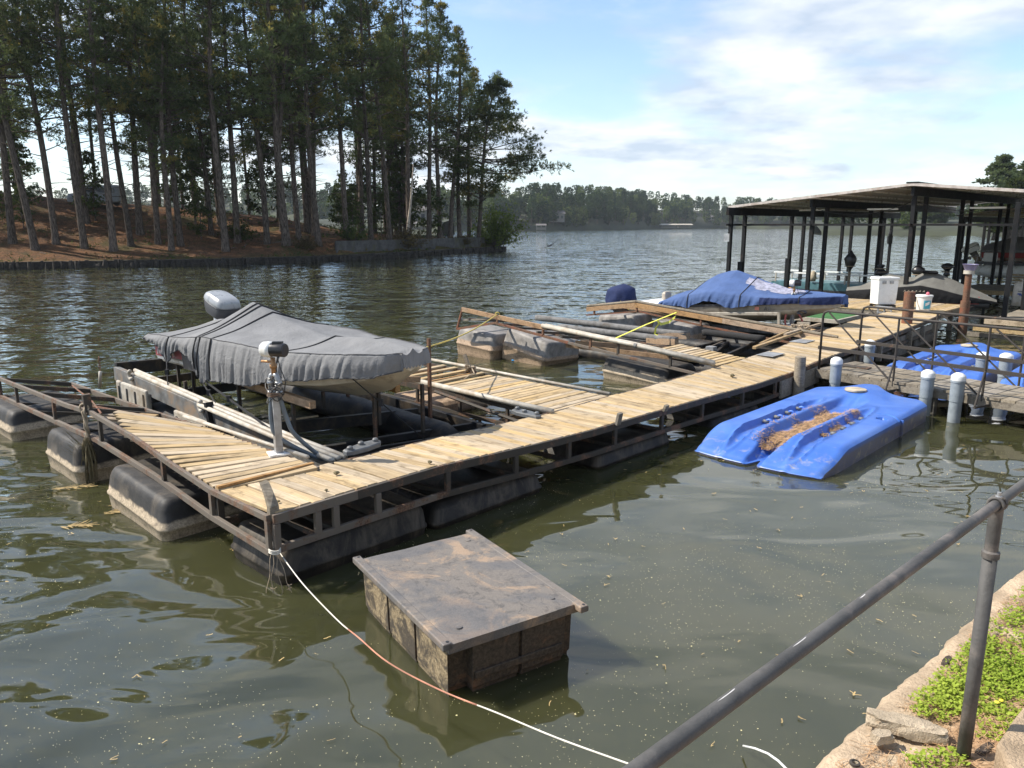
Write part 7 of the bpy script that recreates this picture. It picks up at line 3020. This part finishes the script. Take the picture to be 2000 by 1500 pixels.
def rock(c, sx, sy, sz, rot, seed, label, matn='stone_chunk'):
    m = MB()
    n, k = 15, 28
    rings = []
    for i in range(n):
        ph = math.pi * (i + .02) / (n - 1 + .04)
        ring = []
        for j in range(k):
            a = 2 * math.pi * j / k
            d = Vector((math.cos(a) * math.sin(ph), math.sin(a) * math.sin(ph), -math.cos(ph)))
            r_ = 1 + .38 * mnoise.noise(d * 1.6 + Vector((seed, 0, 0))) + .20 * mnoise.noise(d * 4 + Vector((0, seed, 0))) + .10 * mnoise.noise(d * 9 + Vector((0, seed, 3)))
            q = Vector((max(-.85, min(.85, d.x * r_)) * sx * 1.0, max(-.75, min(.75, d.y * r_)) * sy, max(-.5, min(.62, d.z * r_)) * sz))
            ring.append(c + Matrix.Rotation(rot, 3, 'Z') @ q + Z * sz * .3)
        rings.append(ring)
    m.loft(rings)
    tag(m.build('broken_stone', M_[matn], auto=38), label, 'stone')


def gp(px, py, dz=0):
    """point of the bank under a pixel of the survey photograph"""
    p = PZ(px, py, ZB + .05 + dz)
    return p


rock(gp(1755, 1422), .15, .055, .05, -.45, 1, 'long pale broken mortar piece lying across the bank edge, left end')
rock(gp(1800, 1436), .11, .05, .045, -.3, 4, 'right hand pale broken mortar piece against the longer one')
rock(gp(1722, 1444), .05, .035, .035, .2, 7, 'small pale stone at the wall edge below the mortar pieces')
rock(gp(1718, 1412), .05, .03, .03, .9, 9, 'tan stone chip on the wall edge above the mortar pieces', 'concrete_bank')
rock(gp(1850, 1293), .05, .02, .02, .7, 12, 'dark flat stone by the rail post on the wall edge', 'bark')
rock(gp(1925, 1468), .07, .025, .02, .5, 15, 'thin dark stone between weeds and slab', 'bark')

# ground cover and dry needles


def weed_patch():
    rg = np.random.default_rng(31)
    V_, F_ = [], []
    fl = MB()
    spots = []
    rd = random.Random(2)
    polys = [((1905, 1330), 95, 75, 1.0), ((1970, 1260), 85, 90, .8), ((1835, 1370), 62, 42, 1.0), ((1945, 1360), 80, 60, 1.0), ((1990, 1400), 40, 50, .8), ((1955, 1435), 52, 24, .8), ((1830, 1490), 60, 20, .8), ((1985, 1190), 40, 40, .5), ((1900, 1265), 40, 25, .6), ((2060, 1320), 70, 120, .8), ((1930, 1210), 30, 20, .35)]
    for (cx, cy), rx, ry, dn in polys:
        for _ in range(int(rx * ry * .062 * dn)):
            a, q = rd.uniform(0, 6.283), math.sqrt(rd.random())
            spots.append((cx + rx * q * math.cos(a) * 1.05, cy + ry * q * math.sin(a) * 1.05))
    pts_ = [gp(px, py, -.01) for px, py in spots]
    for _ in range(5200):
        s__, d__ = rd.uniform(2.6, 12), abs(rd.gauss(.9, .7)) + .2
        if mnoise.noise(Vector((s__ * .9, d__ * 1.3, 5))) > .05:
            pts_.append(BK(s__, d__, bank_z(s__, d__)))
    for p in pts_:
        if (p - BK(0, 0)).dot(EN) < .14:
            continue
        h = rd.uniform(.008, .05)
        nl = rd.randrange(5, 9)
        for k in range(nl):
            a = rd.uniform(0, 6.283)
            e = rd.uniform(.1, 1.0)
            r_ = rd.uniform(.008, .017)
            d = np.array([math.cos(a) * math.cos(e), math.sin(a) * math.cos(e), math.sin(e) * .7])
            s_ = np.array([-math.sin(a), math.cos(a), rd.uniform(-.4, .4)])
            c = np.array([p.x + rd.uniform(-.012, .012), p.y + rd.uniform(-.012, .012), p.z + h * rd.uniform(.5, 1)])
            b = len(V_)
            V_ += [c, c + d * r_ * .6 - s_ * r_ * .5, c + d * r_ * 1.3, c + d * r_ * .6 + s_ * r_ * .5]
            F_.append((b, b + 1, b + 2, b + 3))
        if rd.random() < .006 and p.x < 2.6:
            fl.lathe(p + Z * (h + .02), [(.0, 0), (.011, .004), (.009, .007), (0, .009)], 7)
    tag(link('ground_cover', np_mesh('ground_cover', V_, F_, M_['weed_leaves'])), kind='stuff')
    if fl.v:
        tag(fl.build('yellow_flowers', M_['flower_yellow']), kind='stuff')


weed_patch()


def bank_straw():
    rg = np.random.default_rng(44)
    V_, F_ = [], []
    for _ in range(4200):
        s = rg.uniform(-.4, 3.6)
        d = abs(rg.normal() * .35) + .10
        if mnoise.noise(Vector((s * 2.3, d * 3, 5))) < -.12:
            continue
        p = BK(s, d, bank_z(s, d) + rg.uniform(.004, .018))
        a = rg.uniform(0, math.pi)
        l_ = rg.uniform(.04, .13)
        dd = Vector((math.cos(a), math.sin(a), rg.uniform(-.06, .10)))
        sd = Vector((-dd.y, dd.x, 0)) * .0011
        b = len(V_)
        bend = Vector((rg.uniform(-.01, .01), rg.uniform(-.01, .01), .006))
        V_ += [tuple(p - dd * l_ / 2 - sd), tuple(p + bend - sd), tuple(p + bend + sd), tuple(p - dd * l_ / 2 + sd), tuple(p + dd * l_ / 2 - sd), tuple(p + dd * l_ / 2 + sd)]
        F_ += [(b, b + 1, b + 2, b + 3), (b + 1, b + 4, b + 5, b + 2)]
    tag(link('pine_straw', np_mesh('pine_straw', V_, F_, M_['straw'])), kind='stuff')


bank_straw()

# pipe railing
rt = thing('hand_railing', Vector((1.82, 2.73, ZB)), 'worn dark grey pipe railing with one post in the right foreground', 'railing')
PBse = Vector((1.82, 2.73, ZB - .05))
PTop = PY(1945, 1006, 2.70)
PTop = Vector((lerp(1.82, PTop.x, 1), 2.70, PTop.z))
RA = PZ(1250, 1500, PTop.z + .05)
RB = PTop + Z * .045
rd_ = (RB - RA).normalized()
m = MB()
pts = [RA + rd_ * q for q in np.linspace(-1.6, 12, 60)]
m.tube(pts, .0185, 20)
m.build('top_rail', M_['rail_pipe'], rt, smooth=True)
m = MB().tube([PBse, PBse.lerp(PTop, .86)], .0255, 20)
m.build('post', M_['rail_pipe'], rt, smooth=True)
m = MB().tube([PBse.lerp(PTop, .85), PTop + Z * .03], .0235, 18)
m.lathe(PBse.lerp(PTop, .86), [(.027, -.012), (.031, -.010), (.031, .014), (.024, .02)], 20, (PTop - PBse))
m.build('post_neck', M_['rail_pipe'], rt, auto=40)
side = Vector((rd_.y, -rd_.x, 0)).normalized()
upv = side.cross(rd_)
for o_ in (-.018, .018):
    m = MB().tube([RB + rd_ * o_ + side * (.025 * math.cos(a)) + upv * (.025 * math.sin(a)) for a in np.linspace(0, 6.283, 22)], .0065, 8, cap=False)
    m.build('clamp_band', M_['rail_pipe'], rt, smooth=True)
MB().lathe(RB - rd_ * .01 + upv * .022 + side * .004, [(.012, 0), (.012, .010), (.007, .012), (.007, .026)], 8, upv).build('bolt', M_['galvanised'], rt)
# bare scrapes on the paint of the rail: thin shells just proud of the pipe
for q, l_ in ((.30, .035), (.62, .035), (.97, .018)):
    m = MB()
    c = RA + rd_ * q
    m.loft([[c + rd_ * x + side * (.0188 * math.cos(a + w_)) + upv * (.0188 * math.sin(a + w_)) for w_ in (-.09 * k, .06 * k)] for x, k, a in ((-l_, .1, 1.75), (-l_ * .4, 1, 1.75), (l_ * .3, .8, 1.75), (l_ * .8, 1.2, 1.8), (l_, .1, 1.85))], closed=False)
    m.build('scrape', M_['rail_scrape'], rt, smooth=True)
for s in (-4.2, 5.5, 9.0):
    q = RA + rd_ * ((PTop - RA).dot(rd_) + s - .0)
    if s > 0:
        MB().tube([Vector((q.x, q.y, ZB - .05)), q - Z * .01], .03, 14).build('post', M_['rail_pipe'], rt, smooth=True)
# cut pipe stub
p = gp(1670, 1486)
sp_ = thing('pipe_stub', Vector((p.x, p.y, ZB)), 'short cut off pipe standing at the wall edge, lower right', 'pipe')
MB().lathe(Vector((p.x, p.y, ZB - .15)), [(.017, 0), (.017, .19), (.012, .19), (.012, .06), (0, .06)], 16).build('pipe_body', M_['foam_tan'], sp_, auto=40)
MB().lathe(Vector((p.x, p.y, ZB + .032)), [(.0175, 0), (.021, .003), (.021, .012), (.013, .014)], 16, cap=(False, False)).build('rim', M_['rusty_dark'], sp_, auto=40)

# ------------------------------------------------------------------ lines and cables
pix = [(540, 1070), (568, 1110), (600, 1150), (660, 1212), (700, 1245), (760, 1295), (860, 1348), (970, 1392), (1090, 1442), (1250, 1500), (1340, 1535)]
Ys = np.linspace(7.42, 2.9, len(pix))
P_ = [PY(x, y, Y) for (x, y), Y in zip(pix, Ys)]
P_.append(BK(-.75, .0, 1.30))
sm_ = []
for i in range(len(P_) - 1):
    a0, a1, a2, a3 = P_[max(0, i - 1)], P_[i], P_[i + 1], P_[min(len(P_) - 1, i + 2)]
    for j in range(6):
        q = j / 6
        sm_.append(.5 * ((2 * a1) + (a2 - a0) * q + (2 * a0 - 5 * a1 + 4 * a2 - a3) * q * q + (3 * a1 - a0 - 3 * a2 + a3) * q ** 3))
sm_.append(P_[-1])
rp_ = thing('mooring_line', P_[0], 'long thin mooring line, white and partly red, from rusty dock corner to the bank', 'rope')
MB().tube(sm_[:22], .006, 7).build('white_length', M_['rope_white'], rp_, smooth=True)
MB().tube(sm_[21:41], .006, 7).build('red_length', M_['rope_red'], rp_, smooth=True)
MB().tube(sm_[40:], .0052, 7).build('white_length', M_['rope_white'], rp_, smooth=True)
c = W(.0, -.02, .43)
m = MB()
for k in range(3):
    m.tube([c + Vector((.055 * math.cos(a), .055 * math.sin(a), -.02 + .016 * k + .006 * math.sin(a * 2))) for a in np.linspace(0, 6.283, 14)], .007, 6, cap=False)
m.build('knot', M_['rope_white'], rp_, smooth=True)
m = MB()
rd2 = random.Random(6)
for dx, l_ in ((-.06, .50), (-.02, .42), (.05, .55), (.10, .40)):
    a = c + Vector((dx * .4, -.03, -.02))
    pts = [a + Vector((dx * q * 1.2 + .012 * math.sin(q * 9 + dx * 40), -.05 * q + .012 * math.cos(q * 7), -l_ * q)) for q in np.linspace(0, 1, 9)]
    m.tube(pts, .004, 5)
    for k in range(5):
        m.tube([pts[-2] + Vector((rd2.uniform(-.03, .03), rd2.uniform(-.03, .03), rd2.uniform(-.03, .03))) for _ in range(3)], .003, 4)
m.build('frayed_tails', M_['rope_tan'], rp_)
pix = [(1452, 1457), (1475, 1462), (1500, 1472), (1520, 1486), (1540, 1506)]
m = MB().tube([PZ(x, y, .05 + .09 * k) for k, (x, y) in enumerate(pix)] + [BK(-.2, .0, .75)], .008, 8)
tag(m.build('white_cable', M_['white_plastic'], smooth=True), 'short length of white cable curving over the water near the wall', 'cable')

# ------------------------------------------------------------------ what floats on the water


def pollen():
    rg = np.random.default_rng(12)
    n = 26000
    xs = rg.uniform(-7, 10, n * 2)
    ys = 3.0 + 13 * rg.power(1.1, n * 2)
    V_, F_ = [], []
    c = 0
    for x, y in zip(xs, ys):
        if abs(x) > y * .75 + 1:
            continue
        dn = .36 + 1.5 * mnoise.noise(Vector((x * .35, y * .35, 2))) + .9 * mnoise.noise(Vector((x * 1.1 + .6 * mnoise.noise(Vector((x, y, 0))), y * 2.2, 8)))
        if x > 0:
            dn += .15
        if y > 8:
            dn -= (y - 8) * .07
        if rg.random() > dn:
            continue
        r_ = rg.uniform(.0018, .0046) * (1.9 if rg.random() < .06 else 1)
        a = rg.uniform(0, 6.28)
        b = len(V_)
        e = rg.uniform(.45, 1)
        for k in range(4):
            t_ = a + k * math.pi / 2
            V_.append((x + r_ * math.cos(t_) * (1 if k % 2 else e), y + r_ * math.sin(t_) * (1 if k % 2 else e), .012))
        F_.append((b, b + 1, b + 2, b + 3))
    tag(link('floating_pollen', np_mesh('floating_pollen', V_, F_, M_['pollen'])), kind='stuff')
    V_, F_ = [], []
    rd = random.Random(9)
    for i in range(420):
        x, y = rd.uniform(-6, 9), rd.uniform(3.2, 14)
        if abs(x) > y * .72 + .5:
            continue
        if x < .5 and rd.random() < .55:
            continue
        nb = rd.choice((1, 1, 1, 2, 3))
        a0 = rd.uniform(0, 6.28)
        for k in range(nb):
            a = a0 + rd.uniform(-.9, .9)
            l_ = rd.uniform(.02, .075)
            w_ = rd.uniform(.002, .0055)
            px, py = x, y
            for j in range(3):
                nx, ny = px + math.cos(a) * l_ / 3, py + math.sin(a) * l_ / 3
                sx, sy = -math.sin(a) * w_, math.cos(a) * w_
                b = len(V_)
                V_ += [(px - sx, py - sy, .014), (nx - sx, ny - sy, .016), (nx + sx, ny + sy, .016), (px + sx, py + sy, .014)]
                F_.append((b, b + 1, b + 2, b + 3))
                a += rd.uniform(-.6, .6)
                px, py = nx, ny
    tag(link('floating_litter', np_mesh('floating_litter', V_, F_, M_['litter'])), kind='stuff')


pollen()


def sprig(px, py, l_, ang, seed, label):
    rd = random.Random(seed)
    c = PZ(px, py, .015)
    m = MB()
    d = Vector((math.cos(ang), math.sin(ang), 0))
    for k in range(34):
        q = rd.uniform(-.5, .5)
        p = c + d * (q * l_) + Vector((rd.uniform(-.03, .03), rd.uniform(-.03, .03), 0))
        a = ang + rd.uniform(-.9, .9)
        e = p + Vector((math.cos(a) * .12, math.sin(a) * .12, rd.uniform(-.01, .03)))
        m.tube([p, e], [.006, .002], 3)
    tag(m.build('floating_sprig', M_['litter']), label, 'plant debris')


sprig(140, 952, .45, .25, 1, 'upper floating sprig of yellow weed left of the left floats')
sprig(146, 1027, .28, .2, 2, 'lower floating sprig of yellow weed beneath the first')
sprig(232, 998, .35, .5, 3, 'thin floating sprig beside the nearest left float')

# heron passing low over the lake
bp = PY(1074, 480, 88)
bt = thing('bird', bp, 'large grey bird flying low over the lake past the point', 'bird')
fw = Vector((.55, .83, .0)).normalized()
rt_ = Vector((.83, -.55, 0))
m = MB()
m.tube([bp - fw * .42, bp - fw * .2, bp, bp + fw * .22, bp + fw * .38 + Z * .06, bp + fw * .50 + Z * .05, bp + fw * .66 + Z * .04], [.02, .07, .10, .08, .045, .05, .008], 10)
m.tube([bp - fw * .35, bp - fw * .85 - Z * .02], .015, 5)
m.build('body', M_['bird_grey'], bt, smooth=True)
for s_, dz in ((1, .62), (-1, -.42)):
    m = MB()
    rows = []
    for q in np.linspace(0, 1, 9):
        ch = .34 * (1 - .75 * q ** 1.6)
        c = bp + rt_ * (s_ * 1.02 * q) + Z * (dz * q - .10 * q * q * (1 if dz > 0 else -1)) - fw * (.18 * q * q)
        rows.append([c + fw * ch * .4 + Z * .012, c + Z * .03 * (1 - q) + Z * .014, c - fw * ch * .6 + Z * .005, c - fw * ch * .6 - Z * .004, c - Z * .01, c + fw * ch * .4])
    m.loft(rows)
    m.build('wing', M_['bird_grey'], bt, smooth=True)

# ------------------------------------------------------------------ air over the lake
hm, hnt, hb = nodes_of('haze_air')
hnt.nodes.clear()
ho = hnt.nodes.new('ShaderNodeOutputMaterial')
hv = hnt.nodes.new('ShaderNodeVolumePrincipled')
hv.inputs['Color'].default_value = (.86, .93, 1.0, 1)
hv.inputs['Density'].default_value = .00011
hv.inputs['Anisotropy'].default_value = .2
hnt.links.new(hv.outputs[0], ho.inputs['Volume'])
tag(MB().box((0, 680, 30), (2620, 1450, 64)).build('haze', hm, base=(0, 0, 0)), kind='stuff')
